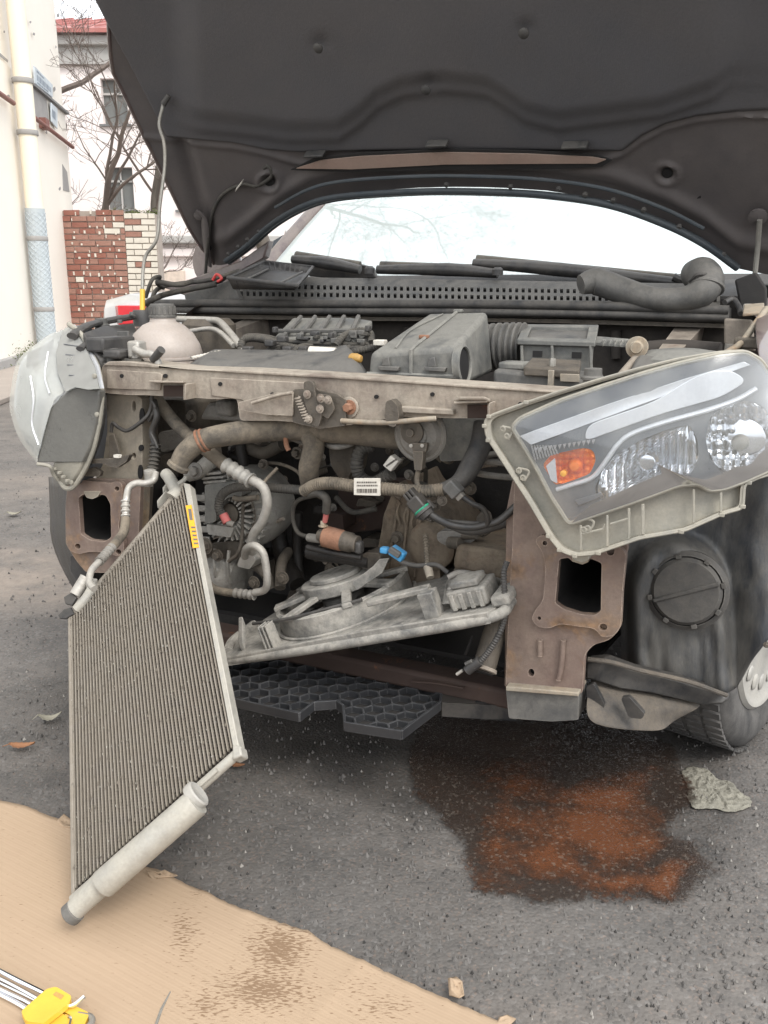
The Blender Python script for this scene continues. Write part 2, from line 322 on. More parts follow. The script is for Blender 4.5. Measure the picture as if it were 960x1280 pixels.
class MB:
    def __init__(self):
        self.bm = bmesh.new()
    def slab(self, loops, vec):
        """flat outline(s) in 3-D (first outer, the rest holes), given thickness"""
        bm = self.bm
        if loops and not isinstance(loops[0], (list,)): loops = [loops]
        edges, vs = [], []
        for lp in loops:
            v = [bm.verts.new(p) for p in lp]
            vs += v
            for i in range(len(v)): edges.append(bm.edges.new((v[i - 1], v[i])))
        if len(loops) == 1 and len(vs) < 5:
            faces = [bm.faces.new(vs)]
        else:
            nrm = V((0, 0, 0))
            lp = loops[0]; c = sum((V(p) for p in lp), V((0, 0, 0))) / len(lp)
            for i in range(len(lp)): nrm += (V(lp[i - 1]) - c).cross(V(lp[i]) - c)
            r = bmesh.ops.triangle_fill(bm, edges=edges, use_beauty=True, normal=nrm.normalized())
            faces = [g for g in r['geom'] if isinstance(g, bmesh.types.BMFace)]
        if not faces: return
        if V(vec).length > 0:
            ex = bmesh.ops.extrude_face_region(bm, geom=faces, use_keep_orig=True)
            nv = [g for g in ex['geom'] if isinstance(g, bmesh.types.BMVert)]
            bmesh.ops.translate(bm, verts=nv, vec=V(vec))
        return self
    def box(self, o, a, b, c):
        o, a, b, c = V(o), V(a), V(b), V(c)
        v = [self.bm.verts.new(o + a * i + b * j + c * k) for i in (0, 1) for j in (0, 1) for k in (0, 1)]
        for f in ((0, 1, 3, 2), (4, 6, 7, 5), (0, 4, 5, 1), (2, 3, 7, 6), (0, 2, 6, 4), (1, 5, 7, 3)):
            self.bm.faces.new([v[i] for i in f])
        return self
    def hexa(self, p):
        """8 corners: front quad then back quad"""
        v = [self.bm.verts.new(q) for q in p]
        for f in ((0, 1, 2, 3), (7, 6, 5, 4), (0, 4, 5, 1), (1, 5, 6, 2), (2, 6, 7, 3), (3, 7, 4, 0)):
            self.bm.faces.new([v[i] for i in f])
        return self
    def tube(self, pts, r, seg=10, k=6, sm=True, rib=0.0, pitch=0.008, open_end=False, flat=1.0):
        pts = smooth(pts, k) if sm else [V(p) for p in pts]
        if rib > 0:
            L = sum((pts[i + 1] - pts[i]).length for i in range(len(pts) - 1))
            nn = max(4, int(L / pitch * 4))
            res, acc, i = [pts[0]], 0.0, 0
            step = L / nn
            for q in range(1, nn + 1):
                tgt = q * step
                while i < len(pts) - 2 and acc + (pts[i + 1] - pts[i]).length < tgt:
                    acc += (pts[i + 1] - pts[i]).length; i += 1
                sl = (pts[i + 1] - pts[i]).length or 1e-9
                res.append(pts[i].lerp(pts[i + 1], min(1, (tgt - acc) / sl)))
            pts = res
        n = len(pts)
        rr = r if isinstance(r, (list, tuple)) else [r, r]
        up = None
        rings = []
        for i, p in enumerate(pts):
            t = (pts[min(i + 1, n - 1)] - pts[max(i - 1, 0)])
            if t.length < 1e-9: t = V((0, 0, 1))
            t.normalize()
            if up is None:
                up = t.orthogonal().normalized()
                if flat != 1.0: 
                    h = V((0, 0, 1)); up = (h - t * h.dot(t)).normalized()
            else:
                up = (up - t * up.dot(t))
                up = up.normalized() if up.length > 1e-6 else t.orthogonal().normalized()
            sd_ = t.cross(up)
            f = i / max(1, n - 1) * (len(rr) - 1)
            a = int(min(f, len(rr) - 2)); rad = rr[a] + (rr[a + 1] - rr[a]) * (f - a)
            if rib > 0: rad += rib * (1 if (i % 4) < 2 else -1)
            rings.append([self.bm.verts.new(p + (up * math.cos(2 * math.pi * q / seg) * flat + sd_ * math.sin(2 * math.pi * q / seg)) * rad) for q in range(seg)])
        for i in range(n - 1):
            for q in range(seg):
                self.bm.faces.new((rings[i][q], rings[i][(q + 1) % seg], rings[i + 1][(q + 1) % seg], rings[i + 1][q]))
        if not open_end: self.bm.faces.new(rings[0][::-1])
        self.bm.faces.new(rings[-1])
        return self
    def lathe(self, base, axis, prof, seg=24, ax2=None):
        """prof: (radius, height) pairs along axis"""
        axis = V(axis).normalized()
        x = V(ax2).normalized() if ax2 is not None else axis.orthogonal().normalized()
        y = axis.cross(x)
        rings = []
        for r, h in prof:
            c = V(base) + axis * h
            if r < 1e-5: rings.append([self.bm.verts.new(c)])
            else: rings.append([self.bm.verts.new(c + (x * math.cos(2 * math.pi * q / seg) + y * math.sin(2 * math.pi * q / seg)) * r) for q in range(seg)])
        for a, b in zip(rings[:-1], rings[1:]):
            for q in range(seg):
                q2 = (q + 1) % seg
                if len(a) == 1 and len(b) == 1: continue
                if len(a) == 1: self.bm.faces.new((a[0], b[q2], b[q]))
                elif len(b) == 1: self.bm.faces.new((a[q], a[q2], b[0]))
                else: self.bm.faces.new((a[q], a[q2], b[q2], b[q]))
        if len(rings[0]) > 1: self.bm.faces.new(rings[0][::-1])
        if len(rings[-1]) > 1: self.bm.faces.new(rings[-1])
        return self
    def grid(self, rows):
        vs = [[self.bm.verts.new(p) for p in r] for r in rows]
        for i in range(len(vs) - 1):
            for j in range(len(vs[i]) - 1):
                self.bm.faces.new((vs[i][j], vs[i][j + 1], vs[i + 1][j + 1], vs[i + 1][j]))
        return self
    def bolt(self, c, axis, r=0.008, h=0.006):
        self.lathe(V(c), axis, [(r * 1.6, 0), (r * 1.6, h * 0.25)], 16)
        self.lathe(V(c) + V(axis).normalized() * h * 0.25, axis, [(r, 0), (r, h), (r * 0.85, h * 1.15)], 6)
        return self
    def build(self, name, m, parent=None, bevel=0.0, seg=2, sm=True, solid=0.0, sub=0, rough=0.0, ang=40):
        bm = self.bm
        bmesh.ops.remove_doubles(bm, verts=bm.verts, dist=1e-6)
        bmesh.ops.recalc_face_normals(bm, faces=bm.faces)
        if rough > 0:
            for v in bm.verts:
                v.co += noise.noise_vector(v.co * 25) * rough
        if parent is not None: L = origin(parent)
        else:
            mn = V((min(v.co.x for v in bm.verts), min(v.co.y for v in bm.verts), min(v.co.z for v in bm.verts)))
            mx = V((max(v.co.x for v in bm.verts), max(v.co.y for v in bm.verts), max(v.co.z for v in bm.verts)))
            L = V(((mn.x + mx.x) / 2, (mn.y + mx.y) / 2, mn.z))
        for v in bm.verts: v.co -= L
        me = bpy.data.meshes.new(name)
        bm.to_mesh(me); bm.free()
        me.materials.append(M[m] if isinstance(m, str) else m)
        o = bpy.data.objects.new(name, me)
        COL.objects.link(o)
        if parent is not None: o.parent = parent
        else: o.location = L
        if sm:
            me.polygons.foreach_set('use_smooth', [True] * len(me.polygons))
            try: me.set_sharp_from_angle(angle=math.radians(ang))
            except Exception: pass
        if solid:
            s = o.modifiers.new('thickness', 'SOLIDIFY'); s.thickness = solid; s.offset = 0
        if bevel:
            b = o.modifiers.new('bevel', 'BEVEL'); b.width = bevel; b.segments = seg; b.limit_method = 'ANGLE'; b.angle_limit = math.radians(35)
            b.use_clamp_overlap = True; b.harden_normals = False
        if sub:
            s = o.modifiers.new('sub', 'SUBSURF'); s.levels = sub; s.render_levels = sub
        return o
def struct(o): o['kind'] = 'structure'; return o
def cp(pxs, d): return [C(x, y, d) for x, y in pxs]
def plate(name, px, d, th, m, parent, holes=(), bevel=0.003, **k):
    b = MB(); b.slab([cp(px, d)] + [cp(h, d) for h in holes], B * th)
    return b.build(name, m, parent, bevel=bevel, **k)
def pipe(name, px, r, m, parent, **k):
    """px: (x, y, d) triples"""
    kk = {q: k.pop(q) for q in ('bevel', 'rough', 'sub') if q in k}
    b = MB(); b.tube([C(*q) for q in px], r, **k)
    return b.build(name, m, parent, **kk)
# ================================================================== THE SETTING
def ground_mat():
    m = bpy.data.materials.new('worn_asphalt'); m.use_nodes = True
    n, l = m.node_tree.nodes, m.node_tree.links
    bs = n['Principled BSDF']
    tc = n.new('ShaderNodeTexCoord'); co = tc.outputs['Object']
    def noi(sc, det=6, rg=0.6):
        t = n.new('ShaderNodeTexNoise'); t.inputs['Scale'].default_value = sc; t.inputs['Detail'].default_value = det; t.inputs['Roughness'].default_value = rg
        l.new(co, t.inputs['Vector']); return t.outputs['Fac']
    def rp(f, a, b, c=0.0, d=1.0):
        r = n.new('ShaderNodeMapRange'); r.inputs[1].default_value = a; r.inputs[2].default_value = b; r.inputs[3].default_value = c; r.inputs[4].default_value = d
        l.new(f, r.inputs[0]); return r.outputs[0]
    def mix(f, a, b):
        x = n.new('ShaderNodeMix'); x.data_type = 'RGBA'
        if isinstance(f, float): x.inputs[0].default_value = f
        else: l.new(f, x.inputs[0])
        for i, c in ((6, a), (7, b)):
            if isinstance(c, tuple): x.inputs[i].default_value = (*c, 1)
            else: l.new(c, x.inputs[i])
        return x.outputs[2]
    def mul(a, b, op='MULTIPLY'):
        x = n.new('ShaderNodeMath'); x.operation = op; x.use_clamp = True
        for i, c in ((0, a), (1, b)):
            if isinstance(c, float): x.inputs[i].default_value = c
            else: l.new(c, x.inputs[i])
        return x.outputs[0]
    at = n.new('ShaderNodeAttribute'); at.attribute_name = 'damp'
    ad = n.new('ShaderNodeAttribute'); ad.attribute_name = 'dirt'
    vo = n.new('ShaderNodeTexVoronoi'); vo.inputs['Scale'].default_value = 150; l.new(co, vo.inputs['Vector'])
    vo2 = n.new('ShaderNodeTexVoronoi'); vo2.inputs['Scale'].default_value = 260; l.new(co, vo2.inputs['Vector'])
    c = mix(rp(noi(2.2, 8), 0.35, 0.65), (0.122, 0.114, 0.106), (0.165, 0.150, 0.136))
    c = mix(rp(noi(9, 6), 0.45, 0.7), c, (0.100, 0.094, 0.088))
    sp = n.new('ShaderNodeSeparateColor'); l.new(vo.outputs['Color'], sp.inputs[0])
    sp2 = n.new('ShaderNodeSeparateColor'); l.new(vo2.outputs['Color'], sp2.inputs[0])
    c = mix(mul(rp(sp.outputs[0], 0.80, 0.97), 0.28), c, (0.27, 0.26, 0.25))     # pale stones
    c = mix(mul(rp(sp.outputs[1], 0.84, 0.95), 0.4), c, (0.05, 0.05, 0.05))     # dark stones
    c = mix(mul(rp(sp2.outputs[2], 0.88, 0.98), 0.5), c, (0.22, 0.17, 0.14))
    dirt = mul(ad.outputs['Fac'], rp(noi(5, 9, 0.7), 0.30, 0.62))
    c = mix(mul(dirt, 0.9), c, mix(rp(noi(30), 0.3, 0.7), (0.30, 0.255, 0.215), (0.22, 0.185, 0.155)))
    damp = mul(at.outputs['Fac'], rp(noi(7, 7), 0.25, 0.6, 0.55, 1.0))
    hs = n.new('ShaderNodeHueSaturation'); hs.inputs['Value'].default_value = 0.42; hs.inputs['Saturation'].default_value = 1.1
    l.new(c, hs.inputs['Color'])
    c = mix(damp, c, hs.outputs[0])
    l.new(c, bs.inputs['Base Color'])
    l.new(rp(damp, 0, 1, 0.88, 0.5), bs.inputs['Roughness'])
    bs.inputs['Specular IOR Level'].default_value = 0.4
    hh = mul(rp(vo.outputs['Distance'], 0.0, 0.7, 1.0, 0.0), 0.6)
    bp = n.new('ShaderNodeBump'); bp.inputs['Strength'].default_value = 0.6; bp.inputs['Distance'].default_value = 0.003
    ad2 = n.new('ShaderNodeMath'); ad2.operation = 'ADD'; l.new(hh, ad2.inputs[0]); l.new(noi(70, 6, 0.7), ad2.inputs[1])
    l.new(ad2.outputs[0], bp.inputs['Height']); l.new(bp.outputs[0], bs.inputs['Normal'])
    return m
M['ground'] = ground_mat()
def blob(p, c, rx, ry, a=0.0):
    x, y = p[0] - c[0], p[1] - c[1]
    x, y = x * math.cos(a) + y * math.sin(a), -x * math.sin(a) + y * math.cos(a)
    return math.hypot(x / rx, y / ry)
def sstep(a, b, x):
    t = max(0.0, min(1.0, (x - a) / (b - a))); return t * t * (3 - 2 * t)
def interp(tab, x, a=0, b=1):
    if x <= tab[0][a]: return tab[0][b]
    for p, q in zip(tab[:-1], tab[1:]):
        if x <= q[a]: return p[b] + (q[b] - p[b]) * (x - p[a]) / (q[a] - p[a] + 1e-9)
    return tab[-1][b]
def ground():
    bm = bmesh.new()
    # graded sheet: fine squares near the car, very large ones to the horizon
    def axis(lo, hi, step, far):
        a = []
        x = lo
        while x <= hi + 1e-6: a.append(x); x += step
        s, x, L, R = step, lo, [], []
        while x > -far: s *= 1.5; x -= s; L.append(x)
        s, x = step, hi
        while x < far: s *= 1.5; x += s; R.append(x)
        return L[::-1] + a + R
    xs, ys = axis(-2.6, 2.2, 0.03, 400), axis(0.4, 5.0, 0.03, 500)
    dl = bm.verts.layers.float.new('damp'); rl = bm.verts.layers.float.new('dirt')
    rows = []
    for y in ys:
        r = []
        for x in xs:
            near = 1.0 if abs(x) < 3 and 0 < y < 6 else 0.0
            v = bm.verts.new((x, y, near * 0.004 * (noise.noise(V((x * 3, y * 3, 0))))))
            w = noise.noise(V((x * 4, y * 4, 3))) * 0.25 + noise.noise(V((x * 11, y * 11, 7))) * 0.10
            q = V((x, y, 0)) - O
            s, d = q.dot(U), q.dot(B)
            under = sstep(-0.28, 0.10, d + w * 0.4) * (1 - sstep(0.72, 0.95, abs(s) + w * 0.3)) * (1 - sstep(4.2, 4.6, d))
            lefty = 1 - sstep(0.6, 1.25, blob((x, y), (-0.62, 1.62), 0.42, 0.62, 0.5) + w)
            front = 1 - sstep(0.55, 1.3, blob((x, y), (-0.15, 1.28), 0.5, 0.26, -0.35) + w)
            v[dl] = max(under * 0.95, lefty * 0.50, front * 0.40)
            v[rl] = max(1 - sstep(0.5, 1.2, blob((x, y), (-1.45, 2.9), 1.2, 0.42, 0.1) + w),
                        sstep(6, 9, y) * 0.6,
                        (1 - sstep(0.4, 1.1, blob((x, y), (0.05, 0.95), 0.5, 0.12, 0.1) + w)) * 0.30,
                        (1 - sstep(0.4, 1.1, blob((x, y), (-1.9, 4.4), 1.2, 0.5, 0.1) + w)) * 0.5)
            r.append(v)
        rows.append(r)
    for i in range(len(rows) - 1):
        for j in range(len(xs) - 1):
            bm.faces.new((rows[i][j], rows[i][j + 1], rows[i + 1][j + 1], rows[i + 1][j]))
    me = bpy.data.meshes.new('asphalt_ground'); bm.to_mesh(me); bm.free()
    me.materials.append(M['ground'])
    o = bpy.data.objects.new('asphalt_ground', me); COL.objects.link(o); struct(o)
    me.polygons.foreach_set('use_smooth', [True] * len(me.polygons))
ground()

# rusty coolant puddle: a thin wet sheet, its edge broken up by the stones
PUD = [(530, 935), (560, 915), (620, 905), (740, 905), (800, 915), (835, 935), (855, 965), (862, 1000), (850, 1030), (832, 1042), (835, 1052), (868, 1066), (884, 1090),
       (878, 1115), (850, 1130), (820, 1132), (800, 1120), (770, 1122), (740, 1118), (700, 1128), (640, 1126), (606, 1116), (584, 1098), (572, 1060), (562, 1030), (548, 1000), (532, 975), (524, 950)]
def puddle_mat():
    m = bpy.data.materials.new('rusty_water'); m.use_nodes = True
    n, l = m.node_tree.nodes, m.node_tree.links
    bs = n['Principled BSDF']; out = n['Material Output']
    tc = n.new('ShaderNodeTexCoord'); co = tc.outputs['Object']
    def noi(sc, det=6, rg=0.6):
        t = n.new('ShaderNodeTexNoise'); t.inputs['Scale'].default_value = sc; t.inputs['Detail'].default_value = det; t.inputs['Roughness'].default_value = rg
        l.new(co, t.inputs['Vector']); return t.outputs['Fac']
    def rp(f, a, b, c=0.0, d=1.0):
        r = n.new('ShaderNodeMapRange'); r.inputs[1].default_value = a; r.inputs[2].default_value = b; r.inputs[3].default_value = c; r.inputs[4].default_value = d
        l.new(f, r.inputs[0]); return r.outputs[0]
    aw = n.new('ShaderNodeAttribute'); aw.attribute_name = 'wet'
    ar = n.new('ShaderNodeAttribute'); ar.attribute_name = 'silt'
    def add(a, b, op='ADD', cl=False):
        x = n.new('ShaderNodeMath'); x.operation = op; x.use_clamp = cl
        for i, c in ((0, a), (1, b)):
            if isinstance(c, float): x.inputs[i].default_value = c
            else: l.new(c, x.inputs[i])
        return x.outputs[0]
    nz = add(add(noi(9, 9, 0.75), -0.5), 1.5, 'MULTIPLY')
    nf = add(add(noi(75, 6, 0.8), -0.5), 1.6, 'MULTIPLY')
    wet = rp(add(add(aw.outputs['Fac'], add(nz, 0.7, 'MULTIPLY')), nf), 0.20, 0.36)
    silt = rp(add(add(ar.outputs['Fac'], nz), add(nf, 0.7, 'MULTIPLY')), 0.15, 0.75)
    mx = n.new('ShaderNodeMix'); mx.data_type = 'RGBA'; l.new(silt, mx.inputs[0])
    mx.inputs[6].default_value = (0.034, 0.022, 0.016, 1); mx.inputs[7].default_value = (0.118, 0.047, 0.023, 1)
    vo = n.new('ShaderNodeTexVoronoi'); vo.inputs['Scale'].default_value = 210; l.new(co, vo.inputs['Vector'])
    sp = n.new('ShaderNodeSeparateColor'); l.new(vo.outputs['Color'], sp.inputs[0])
    sp_m = rp(sp.outputs[0], 0.86, 0.95)
    m3 = n.new('ShaderNodeMix'); m3.data_type = 'RGBA'; l.new(add(sp_m, 0.40, 'MULTIPLY'), m3.inputs[0]); l.new(mx.outputs[2], m3.inputs[6]); m3.inputs[7].default_value = (0.20, 0.17, 0.14, 1)
    l.new(m3.outputs[2], bs.inputs['Base Color'])
    l.new(rp(noi(40, 4), 0.3, 0.7, 0.04, 0.20), bs.inputs['Roughness'])
    bs.inputs['Specular IOR Level'].default_value = 0.5
    bp = n.new('ShaderNodeBump'); bp.inputs['Strength'].default_value = 0.4; bp.inputs['Distance'].default_value = 0.003
    l.new(add(noi(90, 6, 0.7), rp(vo.outputs['Distance'], 0, 0.6, 0.7, 0)), bp.inputs['Height']); l.new(bp.outputs[0], bs.inputs['Normal'])
    tr = n.new('ShaderNodeBsdfTransparent'); ms = n.new('ShaderNodeMixShader')
    l.new(add(wet, add(add(silt, 0.32, 'MULTIPLY'), 0.62), 'MULTIPLY'), ms.inputs[0]); l.new(tr.outputs[0], ms.inputs[1]); l.new(bs.outputs[0], ms.inputs[2])
    l.new(ms.outputs[0], out.inputs['Surface'])
    return m
def puddle():
    poly = [G(*p) for p in PUD]
    # the pool goes on under the car
    c0 = G(640, 1000)
    bm = bmesh.new()
    wl_, sl_ = bm.verts.layers.float.new('wet'), bm.verts.layers.float.new('silt')
    def sdf(p):
        ins, best = False, 9.0
        for i in range(len(poly)):
            a, b = poly[i - 1], poly[i]
            ab = b - a; t = max(0, min(1, (p - a).dot(ab) / ab.length_squared))
            best = min(best, (p - a - ab * t).length)
            if (a.y > p.y) != (b.y > p.y) and p.x < (b.x - a.x) * (p.y - a.y) / (b.y - a.y) + a.x: ins = not ins
        return best if ins else -best
    rows = []
    s1 = [(G(760, 1002), 0.10, 0.075, 0.95), (G(735, 1040), 0.09, 0.09, 0.75), (G(840, 1096), 0.07, 0.04, 0.95), (G(770, 1094), 0.12, 0.035, 0.8), (G(690, 1095), 0.15, 0.06, 0.60), (G(620, 1070), 0.08, 0.07, 0.5), (G(680, 1050), 0.14, 0.09, 0.6), (G(660, 980), 0.2, 0.12, 0.35)]
    y = 0.98
    while y < 2.9:
        r = []; x = -0.35
        while x < 0.95:
            p = V((x, y, 0.009 + 0.004 * noise.noise(V((x * 3, y * 3, 0)))))
            v = bm.verts.new(p)
            w = sdf(V((x + .03 * noise.noise(V((x * 14, y * 14, 5))), y + .03 * noise.noise(V((x * 14, y * 14, 6))), 0)))
            q = V((x, y, 0)) - O
            under = (1 - blob((q.dot(U), q.dot(B)), (0.36, 0.35), 0.30, 0.52)) * 0.5
            v[wl_] = max(-1, min(1, 0.30 + max(w, under - 0.12) / 0.07))
            xw = x + .10 * noise.noise(V((x * 6, y * 6, 1))) + .03 * noise.noise(V((x * 20, y * 20, 2))); yw = y + .08 * noise.noise(V((x * 6, y * 6, 11))) + .025 * noise.noise(V((x * 20, y * 20, 12)))
            v[sl_] = max(0, max(a * (1.25 - math.hypot((xw - c.x) / rx, (yw - c.y) / (ry * 1.25))) for c, rx, ry, a in s1))
            r.append(v); x += 0.012
        rows.append(r); y += 0.012
    for i in range(len(rows) - 1):
        for j in range(len(rows[0]) - 1):
            f = (rows[i][j], rows[i][j + 1], rows[i + 1][j + 1], rows[i + 1][j])
            if max(q[wl_] for q in f) > -0.45: bm.faces.new(f)
    for v in [v for v in bm.verts if not v.link_faces]: bm.verts.remove(v)
    me = bpy.data.meshes.new('puddle'); bm.to_mesh(me); bm.free()
    me.materials.append(puddle_mat())
    o = bpy.data.objects.new('puddle', me); COL.objects.link(o); struct(o)
    me.polygons.foreach_set('use_smooth', [True] * len(me.polygons))
puddle()

# loose grit on the asphalt
def grit():
    for name, cnt, colr, smin, smax in (('gravel', 5000, (0.15, 0.14, 0.13), 0.0007, 0.0022), ('pale_grit', 450, (0.32, 0.30, 0.27), 0.0006, 0.0016), ('dark_grit', 900, (0.04, 0.037, 0.034), 0.0006, 0.0015)):
        bm = bmesh.new()
        for i in range(cnt):
            py = 1280 - 760 * random.random() ** 1.15
            px_ = random.uniform(-60, 1020)
            if py > interp(edge_px, px_) - 3 and px_ < 850: continue
            p = G(px_, max(560, py))
            if p.y > 5: continue
            s = random.uniform(smin, smax) * (1.0 + 0.5 * p.y) * random.choice((0.7, 1, 1, 1.5))
            a = random.random() * 6.3
            pts = []
            for k in range(5):
                t = a + k * 1.257; rr = s * random.uniform(0.7, 1.25)
                pts.append(bm.verts.new((p.x + math.cos(t) * rr, p.y + math.sin(t) * rr, 0.0)))
            top = bm.verts.new((p.x, p.y, 0.004 + s * random.uniform(0.5, 1.0)))
            for k in range(5): bm.faces.new((pts[k], pts[(k + 1) % 5], top))
        me = bpy.data.meshes.new(name); bm.to_mesh(me); bm.free()
        me.materials.append(mat(name + '_stone', colr, 0.85, bump=0, amt=0.8, nscale=30))
        o = bpy.data.objects.new(name, me); COL.objects.link(o)
        tag(o, {'gravel': 'fine grey-brown grit scattered over the asphalt', 'pale_grit': 'pale crumbs of stone scattered over the asphalt', 'dark_grit': 'dark crumbs and specks scattered over the asphalt'}[name], 'grit', kind='stuff')
grit()

# ------------------------------------------------------------------ left plastered building
M['plaster'] = mat('cream_plaster', (0.85, 0.80, 0.72), 0.85, col2=(0.78, 0.73, 0.65), nscale=1.2, bump=0.25, bscale=25, fine=0.1)
M['plasterg'] = mat('grey_bared_plaster', (0.30, 0.29, 0.28), 0.9, col2=(0.42, 0.40, 0.38), nscale=4)
M['pipec'] = mat('cream_pipe_paint', (0.84, 0.77, 0.63), 0.6, col2=(0.78, 0.70, 0.56), nscale=2, rust=0.0, bump=0.1)
M['pipeb'] = mat('pale_blue_pipe_paint', (0.42, 0.47, 0.49), 0.6, col2=(0.48, 0.51, 0.52), nscale=3)
M['brownpipe'] = mat('brown_painted_pipe', (0.24, 0.10, 0.08), 0.6)
M['zinc'] = mat('zinc_sheet', (0.22, 0.22, 0.22), 0.6, 0.2)
M['farwall'] = mat('pale_pink_plaster', (0.86, 0.78, 0.75), 0.9, col2=(0.80, 0.72, 0.69), nscale=0.6, bump=0.1, fine=0.1)
M['farglass'] = mat('grey_window_glass', (0.16, 0.17, 0.17), 0.2, col2=(0.22, 0.22, 0.20), nscale=2, bump=0)
M['farroof'] = mat('red_roof_sheet', (0.40, 0.14, 0.12), 0.6, col2=(0.46, 0.22, 0.2), nscale=3)
M['cornice'] = mat('grey_cornice', (0.42, 0.41, 0.39), 0.8, col2=(0.55, 0.52, 0.49), nscale=2)
M['bark'] = mat('grey_bark', (0.10, 0.085, 0.07), 0.9, col2=(0.16, 0.14, 0.12), nscale=12, bump=0.8, bscale=30, stretch=(1, 1, 0.25))
M['twig'] = mat('twig_bark', (0.17, 0.135, 0.115), 0.9, bump=0)
M['brick'] = mat('red_brick', (0.34, 0.165, 0.125), 0.9, col2=(0.27, 0.125, 0.095), nscale=6, dust=0.25, dcol=(0.5, 0.38, 0.3), bump=0.5, bscale=50)
M['brickd'] = mat('dark_red_brick', (0.25, 0.10, 0.075), 0.9, col2=(0.35, 0.16, 0.11), nscale=7, bump=0.5, bscale=50)
M['brickw'] = mat('white_silicate_brick', (0.70, 0.66, 0.58), 0.9, col2=(0.60, 0.55, 0.47), nscale=5, bump=0.4, bscale=50)
M['mortar'] = mat('grey_mortar', (0.33, 0.28, 0.24), 0.95, col2=(0.45, 0.40, 0.35), nscale=8, bump=0.6, bscale=40)
M['moss'] = mat('moss', (0.09, 0.12, 0.03), 0.95, col2=(0.15, 0.15, 0.06), nscale=20, bump=1, bscale=60)
M['sign'] = mat('pale_enamel_sign', (0.60, 0.66, 0.70), 0.5, bump=0)
M['signink'] = mat('blue_grey_sign_print', (0.25, 0.30, 0.36), 0.5, bump=0)

WN = V((-0.118, 1, 0)).normalized()          # along the left wall, away from the camera
WR = V((WN.y, -WN.x, 0))                     # out of the wall (to the right)
W0 = G(2, 466); 
def WL(t, z, off=0.0): return V((W0.x, W0.y, 0)) + WN * t + WR * off + Z * z
def WP(px, py, off=0.0): return PL(px, py, W0 + WR * off, WR)
bl = empty('plastered_building', WL(0, 0), 'cream plastered building with peeling paint at the left edge, behind the whitish headlight', 'building')
def wallbox(t0, t1, z0, z1, off, dep):
    return MB().box(WL(t0, z0, off), WN * (t1 - t0), -WR * dep, Z * (z1 - z0))
corner_lo, corner_hi = (WP(90, 250) - W0).dot(WN), (WP(75, 60) - W0).dot(WN)
ledge_z = WP(80, 140).z
wallbox(-9, corner_lo, 0.0, ledge_z, 0, 9).build('wall', 'plaster', bl, sm=False)
wallbox(-9, corner_hi, ledge_z, 9.0, -0.03, 9).build('wall', 'plaster', bl, sm=False)
wallbox(-9, corner_lo + 0.02, 0.0, 0.16, 0.05, 0.6).build('plinth', 'plasterg', bl, sm=False, bevel=0.02)
lt0 = (WP(37, 100) - W0).dot(WN)
wallbox(lt0, corner_lo + 0.06, ledge_z - 0.02, ledge_z + 0.012, 0.06, 0.4).build('ledge', 'zinc', bl, sm=False)
# bared patches of plaster: thin raised skins of different age
def wpatch(px, m, nm='plaster_patch', off=0.006, th=0.006):
    b = MB(); b.slab([[WP(x, y, off) for x, y in px]], -WR * th); return b.build(nm, m, bl, sm=False)
wpatch([(38, 103), (58, 122), (62, 158), (55, 152), (48, 150), (41, 140), (40, 120)], 'plasterg')
wpatch([(78, 205), (84, 215), (87, 240), (79, 238)], 'plasterg')
wpatch([(34, 98), (37, 110), (40, 150), (43, 168), (40, 166), (35, 130)], 'plasterg')
wpatch([(14, 0), (24, 0), (28, 22), (26, 28), (16, 20)], 'plasterg')
wpatch([(44, 238), (50, 246), (52, 262), (46, 258)], 'plasterg')
wpatch([(0, 66), (10, 75), (10, 78), (0, 70)], 'plasterg')
for q in range(14):
    a, b_ = random.uniform(3, 80), random.uniform(5, 240)
    r = random.uniform(0.8, 2.2)
    wpatch([(a + r * math.cos(k) * random.uniform(.5, 1.3), b_ + 1.6 * r * math.sin(k) * random.uniform(.5, 1.3)) for k in (0, 1, 2, 3, 4, 5.2)], 'plasterg', 'chip', 0.003, 0.003)
# street name plate and number plate
def signplate(px, rows, nm):
    b = MB(); b.slab([[WP(x, y, 0.05) for x, y in px]], -WR * 0.02)
    s = b.build(nm, 'sign', bl, bevel=0.004)
    A, Bq, Cq, D = [WP(x, y, 0.053) for x, y in px]      # tl tr br bl
    k = MB()
    for (v0, v1, gl) in rows:
        u = 0.12
        for w in gl:
            u1 = u + w
            if u1 > 0.9: break
            pt = lambda uu, vv: (A.lerp(Bq, uu)).lerp(D.lerp(Cq, uu), vv)
            k.slab([[pt(u, v0), pt(u1, v0), pt(u1, v1), pt(u, v1)]], -WR * 0.0015)
            u = u1 + 0.03
    k.build('lettering', 'signink', s, sm=False)
signplate([(43, 82), (66, 106), (66, 122), (44, 104)], [(0.12, 0.24, (0.12, 0.06, 0.14)), (0.38, 0.72, (0.05, 0.04, 0.07, 0.03, 0.06, 0.05, 0.02, 0.07, 0.04, 0.06, 0.05, 0.03)), (0.80, 0.90, (0.2, 0.1, 0.25))], 'street_name_plate')
signplate([(64, 128), (72, 136), (72, 161), (65, 152)], [(0.3, 0.7, (0.2, 0.06, 0.22))], 'house_number_plate')
b = MB(); b.tube([WP(43, 147, 0.08), WP(91, 184, 0.08)], 0.03, sm=False); b.tube([WP(-20, 103, 0.08), WP(17, 129, 0.08)], 0.03, sm=False)
b.build('gas_pipe', 'brownpipe', bl)
MB().box(WP(58, 160, 0.1), WN * 0.22, -WR * 0.1, Z * 0.14).build('pipe_bracket', 'brownpipe', bl)
